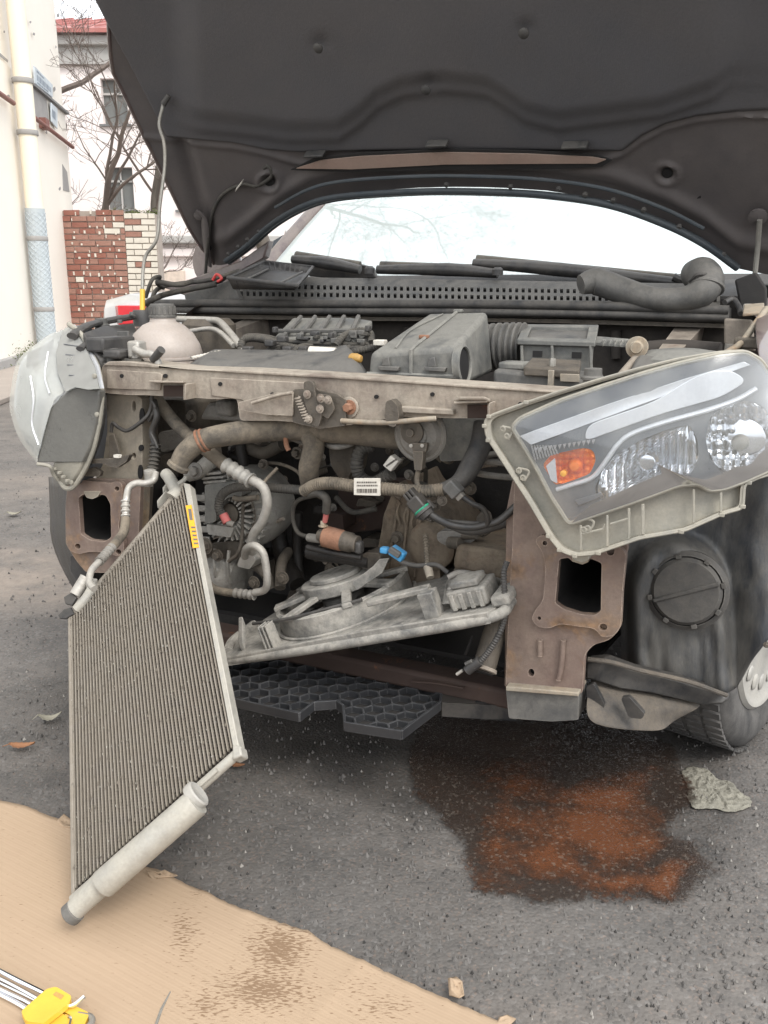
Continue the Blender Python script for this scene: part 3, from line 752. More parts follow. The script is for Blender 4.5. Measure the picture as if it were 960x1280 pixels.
# downpipe, cream above and pale blue below, with a wire mesh sleeve
def pp(px, py): return WP(px, py, 0.16)
zt, zs, zb = 8.5, pp(47, 262).z, pp(53, 418).z
t_ = (pp(33, 150) - W0).dot(WN)
dp = empty('downpipe', WL(t_, 0, 0.16), 'cream and pale blue rainwater downpipe fixed to the plastered wall at far left', 'downpipe')
MB().tube([WL(t_, zs, 0.16), WL(t_, 8.8, 0.16)], 0.115, seg=20, sm=False).build('upper_pipe', 'pipec', dp)
MB().tube([WL(t_, 0.05, 0.16), WL(t_, zs, 0.16)], 0.125, seg=20, sm=False).build('lower_pipe', 'pipeb', dp)
for zz in (pp(33, 108).z, pp(36, 170).z, pp(40, 300).z, pp(48, 390).z, 5.6):
    o = MB().lathe(WL(t_, zz, 0.16), Z, [(0.13, 0), (0.135, 0.01), (0.135, 0.05), (0.13, 0.06)], 20).build('collar', 'plasterg', dp)
b = MB()
for k in range(10):
    for sg in (1, -1):
        pts = [WL(t_, 0.1 + (zs - 0.15) * q / 40, 0.16) + (WR * math.cos(sg * q * 0.42 + k * 0.628) + WN * math.sin(sg * q * 0.42 + k * 0.628)) * 0.128 for q in range(41)]
        b.tube(pts, 0.0035, seg=4, sm=False)
b.build('wire_mesh', 'sign', dp)
# moss at the foot of the wall
bm = bmesh.new()
for i in range(2200):
    t = random.gauss((WP(33, 430) - W0).dot(WN), 0.35); z = abs(random.gauss(0.0, 0.11)); 
    p = WL(t, z, 0.01 + random.random() * 0.08); s = random.uniform(0.008, 0.022)
    q = [bm.verts.new(p + V((random.uniform(-s, s), random.uniform(-s, s), random.uniform(-s, s)))) for _ in range(3)]
    bm.faces.new(q)
me = bpy.data.meshes.new('moss'); bm.to_mesh(me); bm.free(); me.materials.append(M['moss'])
o = bpy.data.objects.new('moss', me); COL.objects.link(o); tag(o, 'green moss and weeds at the foot of the cream wall', 'moss', kind='stuff')
# pavement kerb in front of the wall
struct(MB().box(WL(-9, 0, 0.9), WN * 14, -WR * 0.9, Z * 0.05).build('pavement', mat('pale_dusty_pavement', (0.36, 0.31, 0.27), 0.9, col2=(0.28, 0.25, 0.22), nscale=3), bevel=0.01))

# ------------------------------------------------------------------ brick wall: each brick an object
YB = 14.45
bx0, bxm, bx1 = P(80, 300, YB).x, P(157, 300, YB).x, P(196, 300, YB).x
bz1r = P(110, 262, YB).z; bz1w = P(175, 266, YB).z
bw = empty('brick_wall', V(((bx0 + bx1) / 2, YB, 0)), 'red brick wall ending in a white brick pier, behind the hood prop', 'wall')
rowh, bh = 0.0915, 0.075
core = MB(); core.box(V((bx0 - 0.05, YB + 0.012, 0)), V((bxm - bx0 + 0.05, 0, 0)), V((0, 0.3, 0)), Z * (bz1r - 0.02)); core.box(V((bxm, YB + 0.012, 0)), V((bx1 - bxm, 0, 0)), V((0, 0.34, 0)), Z * (bz1w - 0.02))
core.build('mortar', 'mortar', bw, sm=False)
protos = {}
def brick(kind, x, z, w, dy):
    key = (kind, round(w, 2))
    me = protos.get(key)
    if me is None:
        bb = bmesh.new(); bmesh.ops.create_cube(bb, size=1.0)
        for v in bb.verts: v.co = V((v.co.x * w, v.co.y * 0.05, v.co.z * bh)) + V((random.uniform(-1, 1), random.uniform(-1, 1), random.uniform(-1, 1))) * 0.003
        me = bpy.data.meshes.new('brick'); bb.to_mesh(me); bb.free(); me.materials.append(M[kind]); protos[key] = me
    o = bpy.data.objects.new('brick', me); COL.objects.link(o); o.parent = bw
    o.location = V((x, YB + 0.015 + dy, z)) - V(bw.location); o.rotation_euler = (random.uniform(-.02, .02), random.uniform(-.012, .012), random.uniform(-.02, .02))
r = 0
z = bz1r - rowh / 2
while z > 0.1:
    x = bx0 + (0.0 if r % 2 else -0.1) + random.uniform(-.02, .02)
    extra = 0.09 * noise.noise(V((r * 0.4, 0, 0)))
    while x < bxm - 0.05:
        w = random.choice((0.24, 0.24, 0.24, 0.12, 0.24))
        w = min(w, bxm - 0.005 - x)
        if w > 0.04:
            kd = 'brickw' if random.random() < 0.06 else ('brickd' if random.random() < 0.3 else 'brick')
            if not (r == 0 and random.random() < 0.3): brick(kd, x + w / 2, z, w, random.uniform(-0.008, 0.008))
        x += w + 0.013
    r += 1; z -= rowh
r = 0; z = bz1w - rowh / 2
while z > 0.1:
    x = bxm + 0.004
    ws = (0.24, 0.20) if r % 2 else (0.12, 0.24, 0.10)
    ws = [w * (bx1 - bxm) / (sum(ws) + 0.013 * len(ws)) for w in ws]
    for w in ws:
        brick('brick' if (w > 0.15 and random.random() < 0.06) else 'brickw', x + w / 2, z, w - 0.004, random.uniform(-0.012, -0.002)); x += w + 0.012
    r += 1; z -= rowh
# whitish squeezed mortar blobs between the red bricks
b = MB()
z = bz1r - rowh
while z > 0.3:
    x = bx0
    while x < bxm - 0.04:
        x += random.uniform(0.1, 0.26)
        if random.random() < 0.7 and x < bxm - 0.05: b.box(V((x, YB - 0.020, z + random.uniform(-0.01, 0.03))), V((random.uniform(0.012, 0.03), 0, 0)), V((0, 0.03, 0)), Z * random.uniform(0.025, 0.06))
    z -= rowh
b.build('mortar_blobs', 'brickw', bw, rough=0.004)['kind'] = 'stuff'
bm = bmesh.new()
for i in range(500):
    p = V((random.uniform(bxm - 0.35, bx1 + 0.02), YB + random.uniform(-0.02, 0.3), (bz1w) + random.uniform(-0.01, 0.05) * random.random() * 1.5)); s = 0.03
    bm.faces.new([bm.verts.new(p + V((random.uniform(-s, s), random.uniform(-s, s), random.uniform(-s / 2, s / 2)))) for _ in range(3)])
me = bpy.data.meshes.new('wall_moss'); bm.to_mesh(me); bm.free(); me.materials.append(M['moss'])
o = bpy.data.objects.new('wall_moss', me); COL.objects.link(o); tag(o, 'thin green moss along the top of the white brick pier', 'moss', kind='stuff')

# ------------------------------------------------------------------ far pink building
YF = 24.0
def FP(px, py): return P(px, py, YF)
fb = empty('pink_building', V((FP(170, 300).x, YF, 0)), 'pale pink plastered building with red roof edge, behind the bare tree', 'building')
fx0, fx1 = FP(-120, 300).x, FP(520, 300).x
zt = FP(110, 40).z
wins = [(125, 98, 157, 155), (131, 209, 165, 262), (40, 98, 75, 155), (215, 98, 247, 155), (221, 209, 255, 262), (300, 98, 332, 155), (306, 209, 340, 262), (44, 209, 78, 262)]
hol = [[FP(a, b_), FP(c, b_), FP(c, d), FP(a, d)] for a, b_, c, d in wins]
hol = [[V((h[0].x, YF, h[0].z)), V((h[1].x, YF, h[0].z)), V((h[1].x, YF, h[2].z)), V((h[0].x, YF, h[2].z))] for h in hol]
b = MB(); b.slab([[V((fx0, YF, 0)), V((fx1, YF, 0)), V((fx1, YF, zt)), V((fx0, YF, zt))]] + hol, V((0, 0.35, 0)))
b.build('facade', 'farwall', fb, sm=False)
MB().box(V((fx0, YF + 0.36, 0)), V((fx1 - fx0, 0, 0)), V((0, 9, 0)), Z * zt).build('building_mass', 'farwall', fb, sm=False)
for h in hol:
    w_ = MB(); w_.box(h[3] + V((0, 0.2, 0)), V((h[1].x - h[0].x, 0, 0)), V((0, 0.05, 0)), Z * (h[0].z - h[3].z))
    wo = w_.build('window', 'farglass', fb, sm=False)
    f = MB(); wd, hh_ = h[1].x - h[0].x, h[0].z - h[3].z
    f.box(h[3] + V((wd * 0.47, 0.14, 0)), V((wd * 0.06, 0, 0)), V((0, 0.05, 0)), Z * hh_)
    f.box(h[3] + V((0, 0.14, hh_ * 0.66)), V((wd, 0, 0)), V((0, 0.045, 0)), Z * 0.05)
    f.build('window_frame', 'cornice', wo, sm=False)
    MB().box(h[3] + V((-0.08, -0.08, -0.06)), V((wd + 0.16, 0, 0)), V((0, 0.2, 0)), Z * 0.05).build('window_sill', 'zinc', fb, sm=False)
MB().box(V((fx0, YF - 0.3, zt - 0.35)), V((fx1 - fx0, 0, 0)), V((0, 0.29, 0)), Z * 0.22).build('cornice', 'cornice', fb, sm=False, bevel=0.03)
MB().box(V((fx0, YF - 0.14, zt - 0.75)), V((fx1 - fx0, 0, 0)), V((0, 0.13, 0)), Z * 0.4).build('frieze', 'cornice', fb, sm=False)
zl = FP(215, 300).z
MB().box(V((fx0, YF - 0.3, zl - 0.1)), V((fx1 - fx0, 0, 0)), V((0, 0.28, 0)), Z * 0.2).build('string_course', 'cornice', fb, sm=False, bevel=0.03)
MB().box(V((fx0, YF - 0.16, FP(215, 318).z - 0.06)), V((fx1 - fx0, 0, 0)), V((0, 0.15, 0)), Z * 0.2).build('string_course', 'farwall', fb, sm=False, bevel=0.02)
for a, b_ in ((202, 236), (100, 134), (300, 334)):
    p0, p1 = FP(a, 338), FP(b_, 420)
    MB().box(V((p0.x, YF - 0.1, p1.z)), V((p1.x - p0.x, 0, 0)), V((0, 0.09, 0)), Z * (p0.z - p1.z)).build('wall_panel', mat('pale_ochre_panel', (0.74, 0.62, 0.52), 0.9, bump=0.1), fb, sm=False, bevel=0.02)
MB().hexa([V((fx0, YF - 0.45, zt - 0.12)), V((fx1, YF - 0.45, zt - 0.12)), V((fx1, YF - 0.45, zt - 0.02)), V((fx0, YF - 0.45, zt - 0.02)),
           V((fx0, YF + 5, zt + 1.5)), V((fx1, YF + 5, zt + 1.5)), V((fx1, YF + 5, zt + 1.6)), V((fx0, YF + 5, zt + 1.6))]).build('roof', 'farroof', fb, sm=False)
b = MB()
x = fx0
while x < fx1:
    b.box(V((x, YF - 0.44, zt)), V((0.04, 0, 0)), V((0, 5.3, 1.58)), Z * 0.05); x += 0.55
b.build('roof_seams', 'farroof', fb, sm=False)['kind'] = 'stuff'

# ------------------------------------------------------------------ bare tree
def tree(base, trunk_h, r0, name, label, seed, tilt=V((0, 0, 1)), levels=5, density=1.0, low=0.25, group=None):
    rs = random.Random(seed)
    root = empty(name, base, label, 'tree', group)
    tb, lb = MB(), MB()
    def branch(p, dr, L, r, lev):
        n = max(3, int(L / 0.25)) if lev < 3 else 3
        pts, rad = [p], [r]
        q, d = V(p), V(dr)
        for i in range(n):
            d = (d + V((rs.uniform(-1, 1), rs.uniform(-1, 1), rs.uniform(-0.7, 1.0))) * (0.10 + 0.09 * lev)).normalized()
            q = q + d * (L / n)
            pts.append(V(q)); rad.append(r * (1 - 0.75 * (i + 1) / n) + 0.0018)
        tgt = tb if lev == 0 else lb
        tgt.tube(pts, rad, seg=10 if lev == 0 else (5 if lev < 3 else 3), k=2, sm=lev < 3)
        if lev >= levels: return
        kids = int((9, 6, 6, 5, 4, 3)[lev] * density)
        for k in range(kids):
            f = rs.uniform(low if lev == 0 else 0.15, 1.0)
            i = min(int(f * n), n - 1)
            pp_ = pts[i].lerp(pts[i + 1], f * n - i)
            dd = (pts[i + 1] - pts[i]).normalized()
            side = V((rs.uniform(-1, 1), rs.uniform(-1, 1), rs.uniform(-0.3, 0.9))).normalized()
            nd = (dd * 0.55 + side * 0.9).normalized()
            branch(pp_, nd, L * rs.uniform(0.35, 0.62) if lev else L * rs.uniform(0.25, 0.5), max(0.003, rad[i] * rs.uniform(0.35, 0.6)), lev + 1)
    branch(V(base), tilt.normalized(), trunk_h, r0, 0)
    tb.build('trunk', 'bark', root); lb.build('crown', 'twig', root)
tree(V((P(78, 70, 16.2).x, 16.2, 0)), 10.0, 0.17, 'bare_tree', 'leafless tree with a dark trunk at the corner of the plastered building', 11, V((0.0, 0.0, 1)), density=.85, low=0.1)
tree(V((-4.3, 17.0, 0)), 5.5, 0.10, 'bare_tree', 'thin leafless tree spreading twigs above the brick wall', 5, V((0.0, 0.0, 1)), density=.85, low=0.1)

# ------------------------------------------------------------------ silver car parked behind
def parked():
    M['silver'] = mat('silver_car_paint', (0.55, 0.55, 0.54), 0.3, 0.3, coat=0.8, bump=0)
    M['dglass'] = mat('dark_car_glass', (0.02, 0.025, 0.03), 0.05, bump=0)
    M['redlens'] = mat('red_tail_lens', (0.65, 0.02, 0.03), 0.15, coat=0.8, bump=0)
    base = V((-0.17, 8.05, 0)); f = V((-1, -0.12, 0)).normalized(); sd_ = V((-f.y, f.x, 0))   # f points to its tail, which faces us
    root = empty('parked_car', base, 'silver parked car with a red tail light, behind the coolant tank', 'car')
    def Q(s, l, z): return base + sd_ * s + f * l + Z * z
    prof = [(-2.1, .35, .62), (-2.05, .28, .72), (-1.2, .25, .90), (-0.9, .25, .93), (1.1, .25, .95), (1.95, .28, .93), (2.12, .34, .885), (2.16, .4, .6)]
    b = MB(); rows = []
    for l_, z0, z1 in prof:
        w = 0.84 - 0.06 * (abs(l_) / 2.1) ** 3
        rows.append([Q(s, l_, z) for s, z in ((-w, z0), (-w - 0.02, (z0 + z1) / 2), (-w + 0.03, z1 - 0.06), (-w + 0.14, z1), (0, z1 + 0.015), (w - 0.14, z1), (w - 0.03, z1 - 0.06), (w + 0.02, (z0 + z1) / 2), (w, z0))])
    b.grid(rows); b.slab([rows[0]], -f * 0.01); b.slab([rows[-1]], f * 0.01)
    body = b.build('body', 'silver', root, bevel=0.02)
    b = MB(); rows = []
    for l_, zz, w in ((-1.0, .95, .70), (-0.25, 1.38, .58), (0.7, 1.40, .58), (1.45, .97, .68)):
        rows.append([Q(s, l_ + (0.0 if zz > 1 else 0), z) for s, z in ((-w - .06, .95), (-w, zz), (w, zz), (w + .06, .95))])
    b.grid(rows); b.build('cabin_glass', 'dglass', root)
    MB().slab([[Q(-.58, -.25, 1.385), Q(.58, -.25, 1.385), Q(.58, .7, 1.405), Q(-.58, .7, 1.405)]], Z * 0.03).build('roof', 'silver', root, bevel=0.01)
    for s in (-1, 1):
        MB().hexa([Q(s * .84, 2.0, .70), Q(s * .42, 2.165, .70), Q(s * .45, 2.165, .83), Q(s * .84, 2.0, .85), Q(s * .86, 1.8, .72), Q(s * .42, 2.1, .72), Q(s * .45, 2.09, .85), Q(s * .86, 1.78, .85)]).build('tail_light', 'redlens', root, bevel=0.008)
        for l_ in (-1.3, 1.25):
            wh = MB().lathe(Q(s * .68, l_, .30), sd_ * s, [(0.2, 0), (0.30, 0.01), (0.31, 0.05), (0.30, 0.17), (0.2, 0.18)], 24).build('wheel', 'tyre', root)
            MB().lathe(Q(s * .80, l_, .30), sd_ * s, [(0.2, 0.05), (0.2, 0.065), (0.06, 0.075), (0, 0.075)], 24).build('rim', 'rim', wh)
    MB().box(Q(-.26, 2.165, .55), sd_ * .52, f * .01, Z * .11).build('number_plate', 'white', root)
    MB().box(Q(-.85, 2.1, .35), sd_ * 1.7, f * .12, Z * .22).build('bumper', 'silver', root, bevel=0.03)
parked()
tree(V((-1.2, 12.6, 0)), 16.0, 0.11, 'bare_tree', 'tall leafless tree behind the car, mirrored at the left of the windscreen', 23, V((-0.28, -0.02, 1)), density=1.0, low=.4)
# ================================================================== THE CAR BEING REPAIRED
car = empty('car', W(0, 1.8, 0), 'dark brown car with hood propped open, front bumper and radiator removed, engine bay open', 'car')
car.location = V(O)

# ---------------------------------------------------------------- hood
PHI = math.radians(50)
H0 = W(0, 0.85, 1.03)
HL = (-B * math.cos(PHI) + Z * math.sin(PHI))
HN = (-B * math.sin(PHI) - Z * math.cos(PHI))        # out of the underside
def Hsl(px, py):
    p = PL(px, py, H0, HN) - H0
    return p.dot(U), p.dot(HL)
def HW(s, l, h=0.0): return H0 + U * s + HL * l + HN * h
def HP(px, py, h=0.0):
    s, l = Hsl(px, py); return HW(s, l, h)
arch_px = [(265, 334), (285, 330), (310, 312), (345, 282), (385, 260), (430, 249), (520, 243), (600, 243), (680, 247), (760, 259), (830, 283), (880, 308), (922, 338), (960, 344)]
arch = [Hsl(*p) for p in arch_px]
left_px = [(265, 334), (256, 318), (236, 285), (190, 190), (158, 125), (141, 92), (137, 60), (135, 0), (134, -40)]
left = [Hsl(*p) for p in left_px]
lefttab = sorted([(l, s) for s, l in left])
LMAX = 1.02
def halfw(l):
    w = -interp(lefttab, l)
    if l > 0.80: w -= 0.5 * max(0, l - 0.80) ** 1.5
    return w
def archl(s):
    return interp(sorted(arch), s)
def archl2(s): return 0.5 * (archl(s) + archl(s))
def lfront(s): return LMAX - 0.10 * (abs(s) / 0.75) ** 2.2
seam_px = [(140, 160), (190, 172), (240, 181), (290, 188), (330, 198), (370, 211), (480, 216), (600, 214), (700, 213), (745, 210), (775, 200), (800, 182), (830, 166), (870, 155), (920, 148), (1000, 146)]
ridge_px = [(150, 120), (200, 140), (244, 156), (311, 166), (358, 174), (422, 173), (449, 155), (470, 134), (502, 119), (555, 113), (608, 119), (632, 134), (656, 151), (697, 161), (760, 152), (827, 141), (893, 117), (914, 101), (930, 60), (936, 0), (938, -100)]
def yat(tab, x): return interp(tab, x)
def relief(px, py):
    h = 0.0
    # the inner panel's raised rib along the arch
    ya = interp(arch_px, px)
    d = ya - py
    h += 0.010 * math.exp(-((d - 34) / 10.0) ** 2) if 255 < px else 0
    # groove parallel to the left edge
    xe = interp([(0, 205), (110, 203), (180, 225), (255, 246), (300, 262)], py)
    h -= 0.014 * math.exp(-((px - xe) / 7.0) ** 2)
    h += 0.006 * sstep(xe + 4, xe + 20, px)
    # seam of the structural panel
    ys = interp(seam_px, px)
    h += 0.007 * math.exp(-((py - ys) / 3.2) ** 2)
    # dished hole rims
    for cx, cy, r in ((832, 223, 14), (333, 232, 13)):
        q = math.hypot(px - cx, (py - cy) * 1.15)
        h += 0.007 * math.exp(-((q - r) / 3.5) ** 2) - 0.012 * math.exp(-(q / (r * 0.6)) ** 2)
    h += 0.004 * noise.noise(V((px / 60, py / 60, 0)))
    return h
NS, NL = 230, 150
rows = []
for j in range(NL + 1):
    v = j / NL; row = []
    for i in range(NS + 1):
        t = -1 + 2 * i / NS
        s = t * 0.8
        for _ in range(4):
            l0, l1 = archl(s), lfront(s)
            l = l0 + (l1 - l0) * v
            s = t * halfw(l)
        px, py = proj(HW(s, l))
        fade = 1.0
        crown = 0.035 * (1 - abs(t) ** 2.5) * -1.0
        row.append((s, l, relief(px, py) * fade + crown))
    rows.append(row)
b = MB(); b.grid([[HW(s, l, h) for s, l, h in r] for r in rows])
hood = b.build('hood', 'hood', car, ang=60)
# outer skin of the hood, folded round the edge
b = MB()
skin = [[HW(s * 1.004, l, h * 0.3 - 0.028) for s, l, h in r[::10] + [r[-1]]] for r in rows[::10] + [rows[-1]]]
b.grid(skin)
def rim(a, c):   # join inner and outer edges
    b.grid([a, c])
e_in = [HW(*q) for q in rows[0]]; e_out = [HW(s * 1.004, l, h * 0.3 - 0.028) for s, l, h in rows[0]]
rim(e_in, e_out)
e_in = [HW(*q) for q in rows[-1]]; e_out = [HW(s * 1.004, l + 0.012, h * 0.3 - 0.028) for s, l, h in rows[-1]]
rim(e_in, e_out)
for k in (0, -1):
    rim([HW(*r[k]) for r in rows], [HW(r[k][0] * 1.004, r[k][1], r[k][2] * 0.3 - 0.028) for r in rows])
b.build('outer_skin', 'paint', hood, ang=50)
# hem: a rounded folded lip down both sides
for k in (0, -1):
    b = MB(); b.tube([HW(r[k][0], r[k][1], r[k][2] - 0.002) for r in rows[::6]], 0.006, seg=8, sm=False); b.build('hem', 'paint', hood)
# rubber seal and soft tube along the arch
b = MB(); b.tube([HP(x, y - 7, 0.012) for x, y in arch_px[1:-1]], 0.011, seg=12, flat=0.7); b.build('seal', 'hseal', hood)
b = MB(); b.tube([HP(x, y - 1, -0.006) for x, y in arch_px[1:-1]], 0.009, seg=12); b.build('seal', 'hseal', hood)
b = MB(); b.tube([HP(x, y - 24, 0.005) for x, y in arch_px[3:-2]], 0.0045, seg=8); b.build('bead', 'hseal', hood)
# clips punched along the seal
for i, (x, y) in enumerate([(288, 318), (300, 309), (312, 300), (326, 290), (560, 231), (640, 233), (700, 236), (733, 243), (768, 250), (806, 262), (850, 283), (905, 318)]):
    b = MB(); b.lathe(HP(x, y - 4, 0.010), HN, [(0.006, 0), (0.006, 0.006), (0.004, 0.008)], 10); b.build('clip', 'seal', hood)
# felt pad with thick soft edge, bellied out above the ridge
def padh(px, py):
    yr = interp(ridge_px[:-3], px)
    d = yr - py
    h = 0.004 + 0.022 * sstep(-12, 30, d)
    h += 0.006 * math.exp(-((d + 2) / 9.0) ** 2)
    xl = 250 + (py - 0) * 0.05
    h *= sstep(208, 256, px - 0.04 * py) * 0.85 + 0.15
    h *= (1 - sstep(885, 935, px + 0.1 * (py - 60))) * 0.8 + 0.2
    h += 0.003 * noise.noise(V((px / 90, py / 90, 5)))
    for cx, cy in ((402, 54), (658, 35), (536, 106)):
        q = math.hypot(px - cx, py - cy); h -= 0.006 * math.exp(-(q / 12) ** 2)
    return h
spx = [p for p in seam_px if 205 < p[0] < 950]
seam_sl = sorted([Hsl(208, 172)] + [Hsl(x, min(y, 198) if 340 < x < 790 else y - 4) for x, y in spx] )
s_lo, s_hi = seam_sl[0][0], -seam_sl[0][0]
b = MB(); grows = []
NPX, NPY = 240, 130
for j in range(NPY + 1):
    v = j / NPY; row = []
    for i in range(NPX + 1):
        s = s_lo + (s_hi - s_lo) * i / NPX
        l0 = interp(seam_sl, s) if s < seam_sl[-1][0] else seam_sl[-1][1]
        l1 = lfront(s) - 0.09
        l = l0 + (l1 - l0) * v
        px, py = proj(HW(s, l))
        t = abs(s) / halfw(l)
        crown = -0.035 * (1 - min(1, t) ** 2.5)
        edge = min(sstep(0, 0.012, v * (l1 - l0)), sstep(0, 0.015, (1 - v) * (l1 - l0)), sstep(0, 0.012, s - s_lo), sstep(0, 0.012, s_hi - s))
        row.append(HW(s, l, crown + 0.004 + (0.008 + padh(px, py)) * edge))
    grows.append(row)
b.grid(grows); b.build('insulation_pad', 'pad', hood, ang=180)
# bare skin showing through the long slot under the pad
def strip(name, px, h, m, th=0.002):
    b = MB(); b.slab([[HP(x, y, h) for x, y in px]], HN * th); return b.build(name, m, hood, sm=False)
strip('slot_lining', [(362, 214), (392, 199), (450, 193), (556, 188), (660, 190), (745, 195), (764, 202), (752, 210), (700, 213), (556, 214), (440, 217)], -0.008, 'void', 0.003)
strip('exposed_skin', [(370, 211), (400, 201), (450, 196), (556, 191), (660, 193), (740, 197), (757, 200), (745, 205), (700, 205), (556, 206), (440, 212)], -0.004, 'strip', 0.003)
# push pins in the pad, bump stops, holes
for x, y in ((402, 54), (658, 35), (536, 106)):
    MB().lathe(HP(x, y, 0.020), HN, [(0.011, 0), (0.011, 0.003), (0.007, 0.006), (0, 0.006)], 16).build('push_pin', 'seal', hood)
for x, y, w in ((382, 194, 24), (534, 181, 26), (703, 183, 32)):
    a, c = HP(x, y, -0.012), HP(x + w, y - 1, -0.012)
    MB().box(a, c - a, HL * 0.006, HN * 0.026).build('pad_clip', 'seal', hood, bevel=0.002)
for cx, cy, r in ((832, 223, 7), (877, 256, 8), (333, 233, 6), (262, 310, 3)):
    s, l = Hsl(cx, cy)
    crown = -0.035 * (1 - (abs(s) / halfw(l)) ** 2.5)
    b = MB(); b.slab([[HP(x, y, crown + 0.0035) for x, y in circ(cx, cy, r, r * 0.85, 18)]], HN * 0.002); b.build('punched_hole', 'cavity', hood)
for cx, cy, r in ((832, 223, 15), (333, 231, 13)):
    s, l = Hsl(cx, cy); crown = -0.035 * (1 - (abs(s) / halfw(l)) ** 2.5)
    b = MB(); b.tube([HP(x, y, crown + 0.006) for x, y in circ(cx, cy, r, r * 0.85, 20) + [circ(cx, cy, r, r * 0.85, 20)[0]]], 0.0035, seg=8); b.build('dished_rim', 'hood', hood)
# washer hose and its nozzle branch
b = MB(); b.tube([HP(x, y, h) for x, y, h in ((262, 338, 0.03), (262, 300, 0.012), (264, 272, 0.0), (276, 246, -0.005), (300, 233, -0.008), (318, 236, -0.012), (336, 225, -0.016), (332, 213, -0.018), (326, 216, -0.020))], 0.0048, seg=10)
b.build('washer_hose', 'rubber', hood)
MB().box(HP(296, 237, 0.002), HP(304, 227, 0.002) - HP(296, 237, 0.002), HL * 0.012 + U * 0.010, HN * 0.012).build('hose_clip', 'white', hood, bevel=0.002)
b = MB(); b.tube([HP(x, y, 0.004) for x, y in ((246, 262), (256, 272), (258, 300), (262, 330))], [0.012, 0.018, 0.014], seg=8, flat=0.4); b.build('hinge', 'hood', hood)
MB().lathe(HP(249, 268, 0.004), HN, [(0.013, 0), (0.013, 0.006), (0.006, 0.008)], 12).build('bolt', 'hood', hood)
MB().lathe(HP(948, 268, 0.006), HN, [(0.02, 0), (0.02, 0.006), (0.008, 0.010)], 14).build('bolt', 'hood', hood)
b = MB(); b.tube([HP(951, 268, 0.02), HP(949, 300, 0.03), C(940, 378, 0.78)], 0.006, seg=8, sm=False); b.build('hinge_arm', 'steel', hood)
# prop rod
ptop = HP(208, 122, 0.014)
pbase = C(178, 392, 0.35)
pm = lambda x, y, f: PL(x, y, pbase.lerp(ptop, f), B)
b = MB(); b.tube([pbase, pm(178, 362, .1), pm(179, 336, .2), pm(183, 318, .27), pm(196, 298, .34), pm(200, 255, .5), pm(206, 208, .67), pm(205, 178, .78), pm(199, 156, .87), pm(203, 135, .95), ptop], 0.0042, seg=10, k=5)
prop = b.build('hood_prop', 'steel', car)
MB().tube([pm(178, 397, -.02), pm(178, 362, .1)], 0.0065, sm=False).build('yellow_sleeve', 'yellow', prop)
MB().lathe(pm(178, 394, -.02), Z, [(0.013, 0), (0.013, 0.006), (0.009, 0.008)], 16).build('yellow_collar', 'yellow', prop)
MB().tube([pm(204, 130, .96), HP(214, 116, 0.012)], [0.008, 0.006], sm=False).build('grip_clip', 'seal', prop)

# ---------------------------------------------------------------- windscreen, pillars, roof, cowl
def ws(s, t):   # windscreen surface: t 0 base .. 1 top
    c = (s / 0.76) ** 2
    return W(s * (1 - 0.03 * t), 0.86 + 0.10 * c + t * (0.66 - 0.02 * c), 0.985 + 0.40 * t + 0.012 * math.sin(t * 3.14))
b = MB(); b.grid([[ws(-0.75 + 1.50 * i / 24, j / 10) for i in range(25)] for j in range(11)])
glass = b.build('windscreen', 'skytone_glass', car, ang=180)
for sg in (-1, 1):
    b = MB(); b.tube([ws(sg * 0.77, t / 6) + (-Z * 0.004) for t in range(7)], 0.026, seg=10, sm=False); b.build('windscreen_pillar', 'paint', car)
b = MB(); b.grid([[W(s, d, z) for s, z in ((-.60, 1.36), (-.5, 1.40), (-.25, 1.425), (0, 1.43), (.25, 1.425), (.5, 1.40), (.60, 1.36))] for d, z in ((1.48, 0), (1.52, 0), (2.0, 0), (2.7, 0), (2.9, 0))])
b.build('roof', 'paint', car, solid=0.02)
# body behind the bay: sides, doors, rear
def side(sg):
    b = MB(); rows = []
    for d, z1, w in ((0.62, .93, .80), (0.9, .965, .825), (1.3, .975, .84), (2.2, .98, .845), (3.0, .985, .84), (3.5, .99, .80), (3.85, .97, .72)):
        z0 = 0.20
        rows.append([W(sg * (w - a), d, z) for a, z in ((0.10, z0), (0.01, z0 + 0.08), (0.0, 0.55), (0.015, 0.75), (0.03, z1 - 0.03), (0.08, z1))])
    b.grid(rows); b.build('body_side', 'paint', car, ang=50)
    b = MB(); b.grid([[W(sg * 0.765, 1.02, .975), W(sg * .60, 1.55, 1.37)], [W(sg * .765, 2.0, .98), W(sg * .60, 2.0, 1.39)], [W(sg * .765, 3.2, .985), W(sg * .60, 2.8, 1.36)]]); b.build('side_window', 'glassw', car)
    b = MB(); b.tube([W(sg * .74, 1.02, 1.0), W(sg * .86, 1.06, 1.05)], 0.02, sm=False)
    b.lathe(W(sg * .93, 1.02, 1.06), -B, [(0.0, -.07), (.06, -.05), (.085, 0), (.08, .03)], 20); b.build('door_mirror', 'paint', car)
side(-1); side(1)
b = MB(); b.grid([[W(s, d, z) for s in (-.72, -.4, 0, .4, .72)] for d, z in ((2.85, 1.40), (3.4, 1.0), (3.85, .98), (3.95, .7), (3.9, .3))]); b.build('boot_lid', 'paint', car)
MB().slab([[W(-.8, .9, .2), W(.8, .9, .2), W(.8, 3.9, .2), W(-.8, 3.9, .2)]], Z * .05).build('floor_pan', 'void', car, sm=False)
for sg in (-1, 1):
    MB().lathe(W(sg * .66, 3.2, .30), U * sg, [(.18, 0), (.29, .01), (.30, .03), (.29, .17), (.18, .18)], 32).build('rear_wheel', 'tyre', car)

